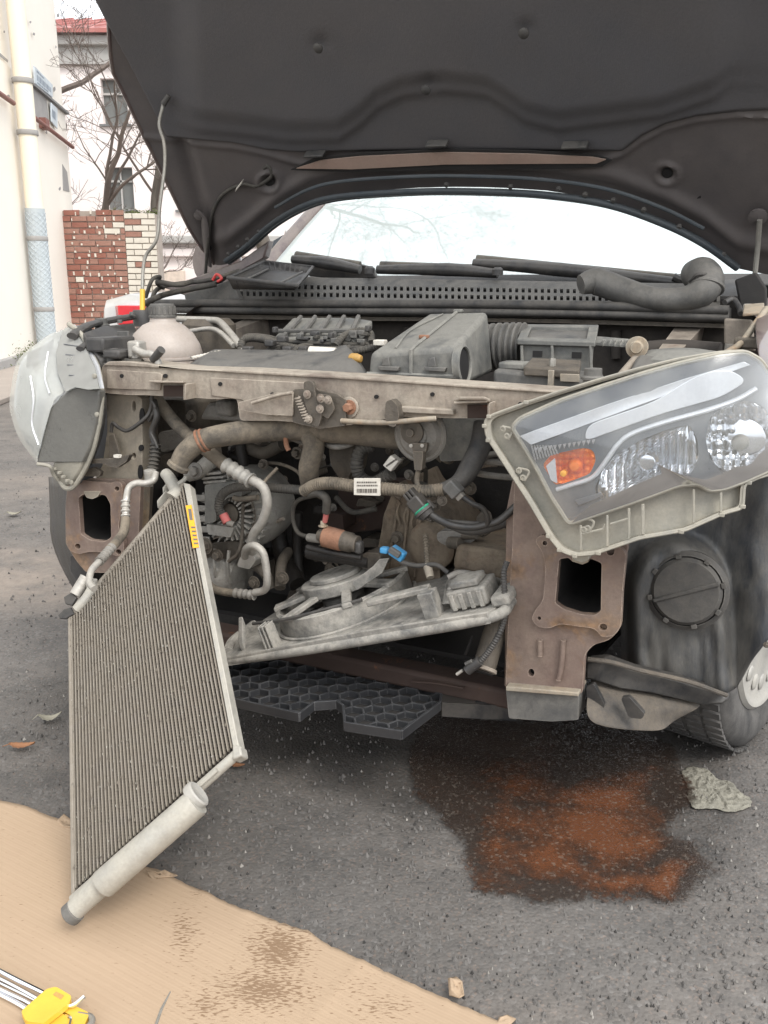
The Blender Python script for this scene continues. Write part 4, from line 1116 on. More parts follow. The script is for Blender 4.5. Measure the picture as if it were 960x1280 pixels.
# cowl: grille with two rows of square holes, black tray in front, long double seal
cw0, cw1 = C(385, 350, .80), C(745, 356, .80)
def cowl_pt(u, v, off=0.0):   # u along, v from front-bottom (0) to top (1)
    a = C(300 + u * 600, 377 + 8 * u, .72); c = C(300 + u * 600, 346 + 10 * u, .82)
    return a.lerp(c, v) + (-B * 0.6 + Z * 0.8) * off
b = MB()
NC = 75
vs = (0.02, 0.20, 0.38, 0.50, 0.68, 1.0)
for i in range(NC * 2):
    u0, u1 = i / (NC * 2), (i + 1) / (NC * 2)
    for k in range(5):
        if k in (1, 3) and i % 2 == 0: continue
        q = [cowl_pt(u0, vs[k]), cowl_pt(u1, vs[k]), cowl_pt(u1, vs[k + 1]), cowl_pt(u0, vs[k + 1])]
        b.grid([[q[0], q[1]], [q[3], q[2]]])
b.build('cowl_grille', 'plasticg', car, solid=0.004, sm=False)
MB().slab([[cowl_pt(-.1, 0, -.02), cowl_pt(1.02, 0, -.02), cowl_pt(1.02, 1, -.02), cowl_pt(-.1, 1, -.02)]], -Z * .004).build('cowl_drain', 'cavity', car)
b = MB(); b.slab([[W(-.72, .80, .962), W(.72, .80, .962), W(.72, .93, 1.0), W(-.72, .93, 1.0)]], -Z * .01); b.build('cowl_top', 'plastic', car)
for nm, pts, r in (('hood_seal', [(184, 379), (300, 379), (450, 380), (600, 380), (760, 383), (911, 388)], .011), ('hood_seal', [(184, 387), (300, 388), (450, 389), (600, 390), (760, 393), (911, 397)], .009)):
    b = MB(); b.tube([C(x, y, .66) for x, y in pts], r, seg=12); b.build(nm, 'seal', car)
b = MB(); b.slab([cp([(184, 376), (450, 376), (700, 379), (912, 385), (912, 404), (700, 398), (450, 395), (184, 391)], .675)], B * .05); b.build('seal_carrier', 'plastic', car, bevel=.003)
b = MB(); b.slab([cp([(190, 392), (450, 396), (700, 399), (912, 405), (905, 410), (700, 404), (560, 401), (450, 401), (190, 397)], .68)], B * .02); b.build('seal_flange', 'castd', car)
# firewall
MB().box(W(-.72, .74, .15), U * 1.44, B * .02, Z * .80).build('firewall', 'fire', car)
for k in range(5): MB().tube([C(250 + k * 130, 405 + k * 2, .73), C(250 + k * 130, 440 + k * 2, .73)], .012).build('firewall_rib', 'fire', car)
# inner wings, floor of the bay, subframe
for sg in (-1, 1):
    MB().hexa([W(sg * .50, .40, .25), W(sg * .52, .40, .25), W(sg * .60, .40, .84), W(sg * .56, .40, .84), W(sg * .52, .74, .25), W(sg * .54, .74, .25), W(sg * .62, .74, .90), W(sg * .56, .74, .90)]).build('inner_wing', 'inner' if sg > 0 else 'inner', car)
    MB().box(W(sg * .47 - .03, .42, .43), U * .06, B * .3, Z * .10).build('frame_rail', 'inner', car, bevel=.006)
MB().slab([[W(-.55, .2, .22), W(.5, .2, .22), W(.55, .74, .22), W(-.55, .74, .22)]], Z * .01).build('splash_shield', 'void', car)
MB().box(W(-.5, .38, .22), U * 1.0, B * .14, Z * .07).build('subframe', 'castd', car, bevel=.02)

# wipers
def wiper(px, d0, m='plasticc'):
    b = MB(); b.tube([C(x, y, d0) + Z * .002 for x, y in px[:]], [.012, .018, .012], seg=10); o = b.build('wiper_arm', m, car)
    b = MB(); b.tube([C(px[0][0] + 4, px[0][1] - 6, d0 + .02), C(px[-1][0], px[-1][1] - 6, d0 + .03)], .012, seg=8, sm=False); b.build('wiper_blade', 'rubber', o)
wiper([(366, 325), (410, 330), (450, 338)], .84)
wiper([(472, 338), (560, 338), (622, 343)], .84)
wiper([(592, 330), (700, 338), (850, 355)], .86)
b = MB(); b.tube([C(842, 346, .84), C(862, 356, .84), C(872, 366, .80)], [.010, .008], seg=8); b.build('wiper_link', 'plasticc', car)
for x, y in ((462, 342), (622, 344)):
    MB().lathe(C(x, y, .82) + Z * .0, Z, [(.014, 0), (.014, .014), (.008, .02)], 14).build('wiper_cap', 'plastic', car)
b = MB(); b.grid([[ws(-0.75 + 1.50 * i / 24, j * .03) - B * .003 + Z * .003 for i in range(25)] for j in range(3)]); b.build('windscreen_frit', 'plasticc', car)
b = MB(); b.slab([cp([(375, 328), (420, 322), (465, 334), (470, 348), (430, 350), (385, 345)], .90)], B * .02); b.build('wiper_motor_cover', 'plasticc', car, bevel=.004)

# cover tray lying upside-down on the cowl
def tray():
    A = [(286, 348), (310, 333), (328, 326), (390, 333), (392, 341), (371, 357), (350, 362), (297, 361)]
    t = empty('cover_tray', C(330, 350, .62), 'black ribbed plastic cover lying upturned on the cowl beside the windscreen', 'plastic cover')
    up = [C(x, y, d) for x, y, d in ((285, 347, .52), (330, 327, .80), (391, 334, .80), (372, 357, .52))]
    lo = [C(x, y, d) for x, y, d in ((292, 361, .54), (333, 338, .78), (386, 343, .78), (368, 362, .54))]
    b = MB(); b.slab([lo], Z * .004); b.build('floor', 'plastic', t, bevel=.001)
    b = MB()
    for i in range(4): b.grid([[up[i], up[(i + 1) % 4]], [lo[i], lo[(i + 1) % 4]]])
    b.build('side_wall', 'plastic', t, solid=.004)
    b = MB(); b.tube(up + [up[0]], .005, seg=8, sm=False); b.build('rim', 'plastic', t)
    for i in range(4):
        n = 9 if i % 2 else 7
        for k in range(1, n):
            f = k / n
            a, c = up[i].lerp(up[(i + 1) % 4], f), lo[i].lerp(lo[(i + 1) % 4], f)
            MB().tube([a, c], .0028, seg=6, sm=False).build('rib', 'plastic', t)
    b = MB(); b.tube([C(300, 357, .56) + Z * .008, C(335, 340, .76) + Z * .008], .003, seg=6, sm=False); b.tube([C(350, 358, .56) + Z * .008, C(378, 344, .72) + Z * .008], .003, seg=6, sm=False); b.build('floor_rib', 'plasticg', t)
tray()
# corner below the tray: wiring trough, red plug
b = MB(); b.slab([cp([(230, 368), (288, 350), (300, 374), (232, 376)], .70)], B * .02); b.build('cowl_corner', 'plasticg', car, bevel=.002)
b = MB(); b.slab([cp([(205, 360), (262, 340), (300, 326), (336, 300), (330, 322), (288, 345), (232, 370)], .80)], B * .03); b.build('fender_corner', 'paint', car, bevel=.004)
MB().tube([C(266, 350, .64), C(271, 343, .64), C(277, 348, .64), C(272, 352, .64)], .004, seg=8).build('red_plug', 'red', car)
for pts, r in (([(188, 382, .5), (196, 362, .52), (220, 355, .6), (262, 350, .66), (300, 338, .7)], .006), ([(180, 380, .5), (196, 372, .5), (215, 366, .6), (270, 355, .66)], .008), ([(182, 372, .45), (190, 350, .45), (200, 346, .5), (196, 354, .5), (204, 360, .55)], .005), ([(196, 352, .5), (222, 356, .5), (240, 352, .55)], .007)):
    pipe('wiring_loom', pts, r, 'rubber', car)
# resonator hose lying on the right of the cowl
b = MB(); b.tube([C(*q) for q in ((726, 356, .66), (745, 352, .68), (775, 362, .68), (815, 373, .66), (852, 374, .66), (876, 366, .66), (884, 352, .68), (878, 342, .70), (868, 343, .74))], [.022, .031, .030, .025, .026, .032, .036, .036, .032], seg=24); b.build('air_duct', 'plasticg', car)
b = MB(); b.tube([C(862, 352, .655), C(872, 343, .64), (C(886, 344, .655)), C(896, 353, .67)], .004, seg=8); b.build('duct_clamp', 'plastic', car)
for k_ in range(5):
    p_, q_ = C(748 + k_ * 4, 362 - k_, .66), C(776 + k_ * 4, 364 + k_, .66)
b = MB(); b.lathe(C(882, 362, .67), (C(884, 350, .68) - C(880, 370, .66)).normalized(), [(.0355, 0), (.039, .002), (.039, .008), (.0355, .010)], 28); b.build('duct_ring', 'plasticg', car)

# ---------------------------------------------------------------- crossmember
ctop = [(127, 458), (135, 453), (160, 453), (200, 459), (232, 462), (262, 463), (300, 464), (345, 467), (400, 470), (440, 472), (480, 474), (560, 480), (612, 484), (699, 490), (800, 497)]
cbot = [(800, 536), (700, 530), (624, 524), (612, 522), (568, 523), (500, 521), (432, 532), (345, 526), (300, 526), (296, 498), (264, 499), (229, 496), (180, 494), (161, 494), (127, 491)]
cm = plate('upper_crossmember', rnd(ctop + cbot, 5), .0, .055, 'cross', car, bevel=.006, seg=3)
b = MB(); b.slab([cp([(128, 457), (135, 452), (160, 452), (232, 461), (300, 463), (440, 471), (612, 483), (800, 496), (800, 499), (612, 487), (440, 475), (300, 467), (160, 458)], -.004)], B * .075); b.build('top_flange', 'cross', cm, bevel=.003)
# stamped step along the bar and weld notch
b = MB(); b.slab([cp([(133, 462), (199, 466), (203, 469), (200, 488), (133, 486)], -.004)], B * .004); b.build('end_plate', 'cross', cm, bevel=.0015)
b = MB(); b.slab([cp([(262, 472), (380, 478), (380, 500), (345, 522), (300, 500), (264, 495)], -.003)], B * .004); b.build('centre_stiffener', 'cross', cm, bevel=.002)
b = MB(); b.slab([cp([(498, 508), (566, 512), (567, 519), (498, 516)], -.012)], B * .014); b.build('lower_lip', 'cross', cm, bevel=.002)
def bumpbracket(x0, y0, x1, y1, hgt):
    b = MB(); b.slab([[C(x0, y0, -.0), C(x0 - 4, y0, -.045), C(x1 - 2, y1 - 1, -.045), C(x1 + 1, y1, 0)]], Z * .004)
    b.slab([cp([(x1 - 2, y1), (x1 + 1, y1), (x1 + 1, y1 + hgt + 4), (x1 - 2, y1 + hgt + 4)], -.03)], B * .03)
    k = b.build('grille_bracket', 'cross', cm, bevel=.001)
    b = MB(); b.slab([cp([(x1 - 27, y1 + 2), (x1 - 2, y1 + 2), (x1 - 2, y1 + hgt), (x1 - 27, y1 + hgt)], -.0045)], B * .004); b.build('bracket_recess', 'rustd', cm, bevel=.001)
bumpbracket(190, 478, 231, 480, 16)
bumpbracket(571, 505, 611, 504, 19)
# bracket ledge on the right: rounded tab
b = MB(); b.slab([[C(568, 503, -.002), C(568, 503, -.04), C(574, 500, -.05), C(606, 500, -.05), C(613, 503, -.04), C(613, 503, -.002)]], Z * .006); b.build('bracket_tab', 'cross', cm, bevel=.002)
# latch
latch = plate('hood_latch', rnd([(366, 487), (384, 485), (386, 477), (392, 476), (396, 488), (420, 492), (432, 500), (432, 532), (400, 536), (366, 528), (364, 505)], 3), -.016, .004, 'castd', car, bevel=.001)
plate('latch_side_plate', rnd([(298, 503), (345, 491), (366, 491), (366, 520), (330, 518), (298, 512)], 2), -.022, .003, 'cross', latch, bevel=.001)
plate('latch_hook', rnd([(379, 478), (386, 475), (392, 479), (395, 500), (402, 520), (398, 534), (388, 530), (384, 512), (380, 500)], 3), -.032, .004, 'castd', latch, bevel=.001)
plate('latch_pawl', rnd([(396, 492), (412, 494), (418, 512), (410, 524), (398, 516)], 3), -.027, .004, 'castd', latch, bevel=.001)
pipe('latch_lever', [(315, 504, -.03), (345, 495, -.032), (366, 491, -.034)], .0032, 'cross', latch)
b = MB()
c0_, c1_ = C(371, 496, -.035), C(384, 526, -.035)
b.tube([c0_.lerp(c1_, i / 60) + (B * math.cos(i * .9) + U * math.sin(i * .9)) * .006 for i in range(61)], .0014, seg=5, sm=False); b.build('latch_spring', 'inner', latch)
for x, y in ((386, 524), (384, 493), (401, 498), (400, 511), (410, 500)):
    MB().bolt(C(x, y, -.036), -B, .005, .004).build('rivet', 'inner', latch)
b = MB(); b.lathe(C(437, 509, -.002), -B, [(.019, 0), (.019, .003), (.016, .004)], 24); b.build('washer', 'cross', cm)
MB().bolt(C(437, 509, -.006), -B, .0085, .010).build('bolt', 'rust', cm)
MB().bolt(C(489, 513, -.002), -B, .009, .008).build('bolt', 'inner', cm)
b = MB(); b.slab([cp(rnd([(482, 502), (489, 499), (496, 506), (499, 520), (494, 534), (485, 532), (480, 520)], 3), -.03)], B * .02); b.build('cable_clamp', 'castd', cm, bevel=.003)
pipe('release_cable', [(427, 526, -.02), (460, 528, -.024), (488, 528, -.026), (520, 525, -.024), (545, 523, -.01)], .0048, 'column', car)
for x, y in ((340, 493), (152, 470), (206, 470), (275, 480), (650, 505), (540, 493), (470, 496)):
    MB().slab([cp(circ(x, y, 2.6, 2.6, 12), -.0045)], B * .003).build('drilled_hole', 'cavity', cm)

# ---------------------------------------------------------------- left front: support column, pad, liner
plate('support_column', [(126, 492), (172, 494), (177, 499), (178, 560), (176, 640), (172, 700), (156, 706), (152, 600), (120, 598), (124, 560)], .035, .03, 'column', car,
      holes=[circ(167, 508, 2.5, 7, 10), circ(167, 570, 2.5, 4, 10)], bevel=.004)
plate('column_rib', rnd([(178, 492), (186, 492), (186, 560), (180, 620), (176, 690), (172, 690), (176, 600)], 3), .06, .03, 'castd', car, bevel=.003)
for x, y, ry in ((175, 590, 9), (174, 622, 9), (177, 520, 10), (176, 560, 4)):
    MB().slab([cp(circ(x, y, 3, ry, 14), .031)], B * .003).build('slot', 'cavity', car)
lp_out = rnd([(85, 603), (104, 600), (120, 602), (138, 604), (147, 601), (153, 606), (153, 625), (148, 660), (155, 680), (154, 694), (146, 696), (134, 690), (110, 690), (98, 693), (86, 688), (82, 670), (82, 630)], 5)
lp_hole = rnd([(98, 622), (106, 617), (113, 621), (122, 618), (132, 619), (138, 630), (139, 672), (130, 677), (112, 675), (101, 668)], 3)
lpad = plate('bumper_mount', lp_out, .0, .012, 'rustpad', car, holes=[lp_hole, circ(146, 611, 3), circ(148, 690, 3.4), circ(97, 683, 3.6)], bevel=.0035)
b = MB(); b.slab([cp(rnd([(84, 598), (176, 600), (172, 700), (140, 716), (108, 716), (96, 702), (82, 680)], 5), .014), cp(lp_hole, .014)], B * .012); b.build('mount_plate', 'rustpad', lpad, bevel=.003)
b = MB(); hl_ = cp(lp_hole, .026); b.grid([hl_ + [hl_[0]], [p + B * .3 for p in hl_] + [hl_[0] + B * .3]]); b.build('crush_box', 'void', lpad)
MB().slab([[p + B * .30 for p in hl_]], B * .003).build('box_end', 'cavity', lpad)
b = MB(); b.slab([cp(rnd([(104, 614), (126, 614), (122, 621), (115, 624), (108, 622)], 2), -.002)], B * .01); b.build('notch_tab', 'column', lpad, bevel=.001)
plate('side_bracket', rnd([(104, 575), (140, 573), (162, 568), (158, 577), (146, 585), (136, 583), (128, 579), (106, 580)], 2), -.02, .012, 'castd', car, bevel=.002)
b = MB(); b.slab([cp([(136, 545), (142, 542), (150, 570), (136, 572)], .01)], B * .006); b.build('gusset', 'castd', car, bevel=.001)
MB().box(C(142, 572, -.028), U * .014, B * .01, Z * .006).build('bright_pin', 'white', car)
plate('side_link', rnd([(100, 590), (116, 584), (126, 590), (124, 596), (104, 595)], 2), -.01, .01, 'castd', car, bevel=.002)
b = MB(); gr = []
for j in range(12):
    v = j / 11; y = 596 + v * 148
    xl = 62 + 2 * math.sin(v * 3) + (max(0, v - .45) ** 1.6) * 95; xr = 92 + max(0, v - .45) * 50
    gr.append([C(xl + (xr - xl) * i / 8, y, .20 - .05 * (i / 8) + .10 * (1 - i / 8) ** 2) for i in range(9)])
b.grid(gr); b.build('wheel_liner', 'liner', car, solid=.006)
plate('liner_edge', rnd([(88, 694), (110, 700), (116, 716), (112, 738), (104, 742), (98, 728), (88, 714)], 3), .08, .03, 'plastic', car, bevel=.004)
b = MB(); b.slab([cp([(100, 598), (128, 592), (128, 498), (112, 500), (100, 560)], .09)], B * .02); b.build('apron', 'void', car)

# ---------------------------------------------------------------- right front: rusty mounting plate
rp_ = plate('front_mount_plate', rnd([(643, 600), (700, 590), (786, 640), (784, 690), (779, 700), (776, 760), (772, 790), (762, 800), (742, 806), (731, 818), (728, 868), (700, 866), (632, 860), (633, 820), (637, 740), (640, 690)], 6), .012, .014, 'rustpad', car,
            holes=[rnd([(699, 699), (712, 697), (742, 697), (753, 704), (751, 764), (743, 771), (722, 771), (704, 764), (694, 756)], 4), circ(664, 841, 4, 5, 12)], bevel=.005)
rhole = rnd([(699, 699), (711, 697), (715, 702), (733, 703), (738, 698), (752, 704), (751, 764), (743, 769), (726, 768), (704, 761), (694, 754)], 3)
rpad = plate('bumper_mount', rnd([(668, 676), (676, 668), (690, 672), (700, 680), (740, 684), (760, 678), (774, 683), (783, 692), (778, 740), (776, 784), (768, 795), (752, 797), (744, 786), (700, 780), (686, 786), (672, 784), (664, 774), (668, 764), (679, 750), (682, 710), (678, 690)], 6), .0, .013, 'rustpad', car,
             holes=[rhole, circ(681, 679, 3), circ(763, 689, 5, 5.5), circ(674, 773, 2.4), circ(754, 784, 5, 4.4)], bevel=.004, seg=3)
b = MB(); hl_ = cp(rhole, .02); b.grid([hl_ + [hl_[0]], [p + B * .35 for p in hl_] + [hl_[0] + B * .35]]); b.build('crush_box', 'void', rpad)
MB().slab([[p + B * .35 for p in hl_]], B * .003).build('box_end', 'cavity', rpad)
for x, y, rx, ry in ((681, 679, 3, 3), (763, 689, 5, 5.5), (674, 773, 2.4, 2.4), (754, 784, 5, 4.4), (664, 841, 4, 5)):
    MB().slab([cp(circ(x, y, rx + .6, ry + .6, 16), .030)], B * .002).build('bolt_hole', 'cavity', rpad)
for pts in ([(675, 800, .008), (675, 820, .008)], [(704, 800, .008), (702, 830, .008), (698, 850, .008)]):
    pipe('pressed_rib', pts, .005, 'rustpad', rp_)
b = MB(); b.slab([cp([(715, 690), (735, 690), (735, 703), (728, 706), (715, 702)], -.004)], B * .012); b.build('notch_tab', 'column', rpad, bevel=.001)
plate('plate_return', [(632, 640), (640, 600), (646, 600), (641, 700), (636, 780), (634, 860), (630, 858)], .03, .05, 'rustpad', car, bevel=.003)
plate('lower_box', rnd([(632, 860), (690, 864), (723, 868), (723, 900), (690, 902), (636, 898)], 3), .004, .05, 'plasticg', car, bevel=.004)
b = MB(); b.slab([cp([(632, 858), (723, 866), (723, 871), (632, 864)], -.006)], B * .06); b.build('lower_box_flange', 'column', car, bevel=.002)

# ---------------------------------------------------------------- right wheel liner
b = MB(); gr = []
NU, NV = 46, 40
for j in range(NV + 1):
    v = j / NV; r = []
    for i in range(NU + 1):
        u = i / NU
        x = 776 + u * 240; 
        yt = 560
        yb = interp([(776, 826), (800, 842), (850, 855), (905, 868), (922, 858), (940, 824), (960, 800), (1016, 720)], x)
        y = yt + (yb - yt) * v
        d = .225 + .13 * u
        # broad column carrying the cap
        cx = 846
        q = abs(x - cx - (y - 740) * 0.05) / 62
        top = math.hypot((x - cx) / 62, (y - 738) / 66)
        k = sstep(1.12, .78, top) if y < 738 else sstep(1.12, .80, q)
        d -= .060 * k
        # outer arch surface swelling towards us
        d -= .10 * math.exp(-((x - 960) / 50) ** 2) * (0.4 + .6 * v)
        for gx in (808, 824, 872, 888):
            if y > 775: d += .007 * math.exp(-((x - gx - (y - 780) * .08) / 4.5) ** 2) * sstep(775, 800, y)
        d += .006 * noise.noise(V((x / 22, y / 30, 0)))
        r.append(C(x, y, d))
    gr.append(r)
b.grid(gr); liner = b.build('wheel_liner', 'liner', car, ang=180, solid=.004)
cc = C(858, 739, .235 - .047); ax = (CAMP - cc).normalized() * .55 - B * .75; ax.normalize()
b = MB(); b.lathe(cc, ax, [(.062, -.02), (.062, .004), (.056, .010), (.0, .012)], 40); cap = b.build('inspection_cap', 'linerc', liner, ang=30)
b = MB(); b.lathe(cc, ax, [(.073, -.024), (.074, -.004), (.065, .002), (.063, -.006)], 40); b.build('cap_rim', 'linerc', liner)
ux = ax.cross(Z).normalized() * -1; uy = ux.cross(ax) * -1
if uy.z < 0: uy = -uy
if ux.x < 0: ux = -ux
dr = (ux * math.cos(.40) + uy * math.sin(.40)).normalized(); dn = ax.cross(dr)
MB().box(cc - dr * .060 - dn * .004 + ax * .010, dr * .12, dn * .008, ax * .005).build('cap_bar', 'linerc', cap, bevel=.002)
for k in range(8):
    a = k * .785 + .3
    e = ux * math.cos(a) + uy * math.sin(a)
    MB().box(cc + e * .061 - e.cross(ax) * .005 + ax * .0, e * .008, e.cross(ax) * .010, ax * .009).build('cap_lug', 'linerc', cap, bevel=.001)
for x, y in ((903, 751), (958, 806)):
    MB().bolt(C(x, y, .20 if x > 890 else .19), -B, .0035, .004).build('liner_bolt', 'castd', liner)
# lower tie strip and muddy tray
b = MB(); b.slab([[C(x, y, d) for x, y, d in ((733, 826, .05), (757, 824, .05), (790, 836, .10), (850, 850, .16), (905, 868, .22), (912, 874, .22), (902, 882, .21), (880, 882, .20), (820, 868, .13), (775, 862, .08), (745, 852, .05), (732, 850, .05))]], B * .03)
b.build('lower_strip', 'plasticc', car, bevel=.005)
b = MB(); b.tube([C(735, 824, .045), C(765, 828, .05), (C(800, 838, .09)), C(860, 852, .15), C(908, 869, .21)], .0045, seg=8); b.build('strip_edge', 'mud', car)
b = MB(); b.grid([[C(736, 842, .09), C(770, 858, .10), C(820, 868, .15), C(886, 878, .24)], [C(734, 862, .04), C(768, 878, .05), C(818, 884, .12), C(872, 888, .20)], [C(730, 885, .0), C(768, 900, .02), C(805, 898, .09), C(840, 902, .17)], [C(735, 905, -.01), C(770, 912, .01), C(800, 914, .06), C(832, 915, .12)]])
tr_ = b.build('muddy_tray', 'mud', car, solid=.006, sub=2, ang=180)
for px_ in ([(733, 858), (742, 855), (756, 882), (752, 890), (734, 890)], [(776, 873), (786, 871), (806, 893), (802, 899), (786, 897)]):
    b = MB(); b.slab([cp(rnd(px_, 3), .025)], B * .012); b.build('tray_louvre', 'plasticc', tr_, bevel=.003)
# rusty lower beam & underside glimpsed behind the grille tray
MB().box(W(-.50, .06, .20), U * 1.02, B * .06, Z * .04).build('lower_beam', 'rustd', car, bevel=.008)
b = MB(); b.tube([C(515, 852, .045), C(545, 854, .045), C(580, 860, .045)], .004, seg=8, flat=.6); b.build('rust_flake_edge', 'rustd', car)
# right front wheel, turned
def wheel(sg, s, d, ang_, nm='front_wheel'):
    c = W(s, d, .295)
    ax = (U * sg * math.cos(ang_) - B * math.sin(ang_)).normalized()
    b = MB(); pr = [(.195, -.09), (.225, -.098), (.265, -.10), (.288, -.088), (.296, -.07), (.298, 0), (.296, .07), (.288, .088), (.265, .10), (.225, .098), (.195, .085), (.19, .06)]
    b.lathe(c, ax, pr, 72); w = b.build(nm, 'tyre', car, ang=50)
    x = ax.cross(Z).normalized(); y = ax.cross(x)
    tb = MB()
    for k in range(72):
        a = k * math.pi / 36
        for off, sk in ((-.072, .05), (-.030, -.03), (.014, .03), (.055, -.05)):
            e = x * math.cos(a + sk) + y * math.sin(a + sk); t = ax.cross(e)
            tb.box(c + e * .296 + ax * off - t * .009, t * .018, ax * .034, e * .006)
    t_ = tb.build('tread_block', 'tyre', w, sm=False); t_['kind'] = 'stuff'
    for k in range(36):
        a = k * math.pi / 18
        e = x * math.cos(a) + y * math.sin(a); t = ax.cross(e)
    b = MB(); b.lathe(c, ax, [(.205, .080), (.207, .092), (.200, .100), (.190, .098), (.180, .090), (.060, .100), (.05, .106), (0, .108)], 60); rim_ = b.build('wheel_cover', 'rim', w, ang=50)
    for k in range(18):
        a = k * math.pi / 9
        e = x * math.cos(a) + y * math.sin(a); t = ax.cross(e)
        b = MB(); b.lathe(c + e * .148 + ax * .0935, ax, [(.015, 0), (.0135, .003), (.008, .0055), (0, .006)], 14, ax2=t)
        for vv in b.bm.verts:
            q = vv.co - (c + e * .148 + ax * .0935); vv.co += e * q.dot(e) * .2 - ax * q.dot(ax) * .3
        b.build('cover_boss', 'rim', rim_)
    return w
wheel(1, .74, .575, math.radians(14))
wheel(-1, -.735, .56, math.radians(-10))
# right fender edge and the strip of wing beside the lamp
b = MB(); b.grid([[C(942, 392, .40), C(962, 388, .42), C(1000, 380, .5)], [C(944, 430, .20), C(962, 425, .25), C(1020, 410, .45)], [C(952, 462, .08), C(975, 470, .12), C(1060, 470, .40)], [C(958, 600, .06), C(990, 590, .12), C(1090, 600, .42)]]); b.build('front_fender', 'paint', car, solid=.003, sub=2, ang=180)
b = MB(); b.grid([[W(-.70, .10, .55), W(-.80, .35, .55)], [W(-.69, .10, .75), W(-.79, .35, .78)], [W(-.66, .12, .84), W(-.76, .4, .88)], [W(-.62, .2, .86), W(-.68, .5, .92)]]); b.build('front_fender', 'paint', car, solid=.003)
# ================================================================== ENGINE BAY (parts of the car)
def can(name, x, y, d, r, h, m, par=None, axis=None, seg=20, **k):
    b = MB(); b.lathe(C(x, y, d), axis if axis is not None else Z, [(r, 0), (r, h * .9), (r * .9, h)], seg)
    return b.build(name, m, par or car, **k)
# flat cover above the engine front
A_, B_, C_, D_ = C(222, 466, .07), C(462, 474, .07), C(446, 449, .24), C(252, 446, .24)
b = MB(); n = 18
gr = []
for j in range(n + 1):
    v = j / n; r = []
    for i in range(31):
        u = i / 30
        p = A_.lerp(B_, u).lerp(D_.lerp(C_, u), v)
        h = .016 * sstep(0, .10, u) * sstep(0, .06, 1 - u) * sstep(0, .3, v) + .006 * math.sin(u * 9) * (1 - v) + .012 * math.exp(-((u - .93) / .05) ** 2) * v
        r.append(p + Z * h)
    gr.append(r)
b.grid(gr); b.build('radiator_cover', 'plasticg', car, ang=180, solid=.004)
b = MB(); b.tube([C(240, 452, .16) + Z * .008, C(262, 446, .2) + Z * .008, C(276, 444, .22) + Z * .008], .006, seg=6, flat=.5, rib=.001); b.build('yellowed_foam_strip', 'white', car, rough=.002)

# coolant tank
ct = C(207, 455, .20)
b = MB(); b.lathe(ct - Z * .03, Z, [(.066, 0), (.084, .015), (.086, .040), (.0835, .044), (.0835, .048), (.086, .052), (.080, .075), (.066, .100), (.046, .118), (.030, .125), (.028, .135)], 40)
tank = b.build('coolant_tank', 'tank', car, ang=60)
b = MB(); b.lathe(ct - Z * .03 + Z * .043, Z, [(.088, 0), (.0885, .003), (.088, .006)], 40); b.build('tank_seam', 'tank', tank)
b = MB(); b.lathe(ct + Z * .103, Z, [(.026, 0), (.031, .002), (.031, .006), (.028, .007), (.028, .028), (.026, .032), (0, .033)], 28)
tc_ = b.build('tank_cap', 'plasticg', tank, ang=30)
for k in range(16):
    a = k * math.pi / 8; e = V((math.cos(a), math.sin(a), 0))
    MB().box(ct + Z * .112 + e * .028 - e.cross(Z) * .002, e * .002, e.cross(Z) * .004, Z * .018).build('grip_rib', 'plasticg', tc_, sm=False)
can('prop_socket', 178, 408, .33, .022, .04, 'plastic')
# rigid pipes behind the tank
for pts, r in (([(222, 399, .42), (262, 400, .42), (274, 402, .40), (284, 412, .36), (300, 432, .30), (305, 440, .28)], .0085), ([(238, 414, .36), (262, 411, .36), (276, 416, .34), (292, 432, .30)], .006)):
    b = MB(); b.tube([C(*q) for q in pts], r, seg=12); b.build('air_conditioning_pipe', 'alu', car)
b = MB(); b.lathe(C(262, 440, .46), Z, [(.07, 0), (.07, .07), (.055, .085), (0, .085)], 28); b.build('strut_tower', 'castd', car)

# top left corner: dark brackets, rubber buffers, service valve
b = MB(); b.slab([[C(x, y, d) for x, y, d in ((104, 428, .02), (130, 418, .12), (168, 414, .22), (172, 426, .22), (160, 452, .06), (126, 462, .0))]], Z * .02); b.build('lamp_carrier', 'plastic', car, bevel=.004)
b = MB(); b.tube([C(90, 420, .02), C(108, 408, .08), C(130, 402, .18), C(165, 396, .30)], .013, seg=10, flat=.6); b.build('wing_edge', 'plastic', car)
b = MB(); b.tube([C(100, 436, .0), C(120, 424, .06), C(150, 428, .14), C(172, 418, .2)], .010, seg=10, flat=.6); b.build('wing_edge', 'plastic', car)
plate('upright_tab', [(146, 414), (160, 414), (160, 432), (146, 432)], .10, .004, 'plasticg', car, bevel=.001)
b = MB(); b.box(C(107, 440, .0), U * .05, B * .10, Z * .03); b.box(C(128, 448, .0), U * .045, B * .06, Z * .018); b.build('lamp_bracket', 'plastic', car, bevel=.005)
def buffer(x, y, d, r=.016):
    b = MB(); b.lathe(C(x, y, d) - Z * .018, Z, [(r * 1.35, 0), (r * 1.35, .006), (r, .008), (r * .95, .016), (r * 1.15, .018), (r * 1.15, .022), (r * .9, .024), (r * .85, .036), (0, .037)], 22); b.build('rubber_buffer', 'plasticg', car, ang=30)
buffer(127, 408, .16); buffer(139, 446, .03, .017); buffer(741, 474, .06, .017)
for x, y, d in ((150, 398, .25), (165, 394, .28), (150, 404, .2)):
    can('bolt', x, y, d, .006, .008, 'plasticg', seg=8)
vb = MB(); vb.box(C(159, 448, .02), U * .030, B * .03, Z * .036); vb.box(C(163, 450, .02) , U * .02, B * .02, Z * .03)
vv_ = vb.build('service_valve', 'alu', car, bevel=.005)
MB().tube([C(168, 436, .02), C(180, 442, .02), C(190, 443, .02), C(197, 452, .02), (C(198, 461, .02))], .008, seg=12).build('valve_pipe', 'alu', vv_)
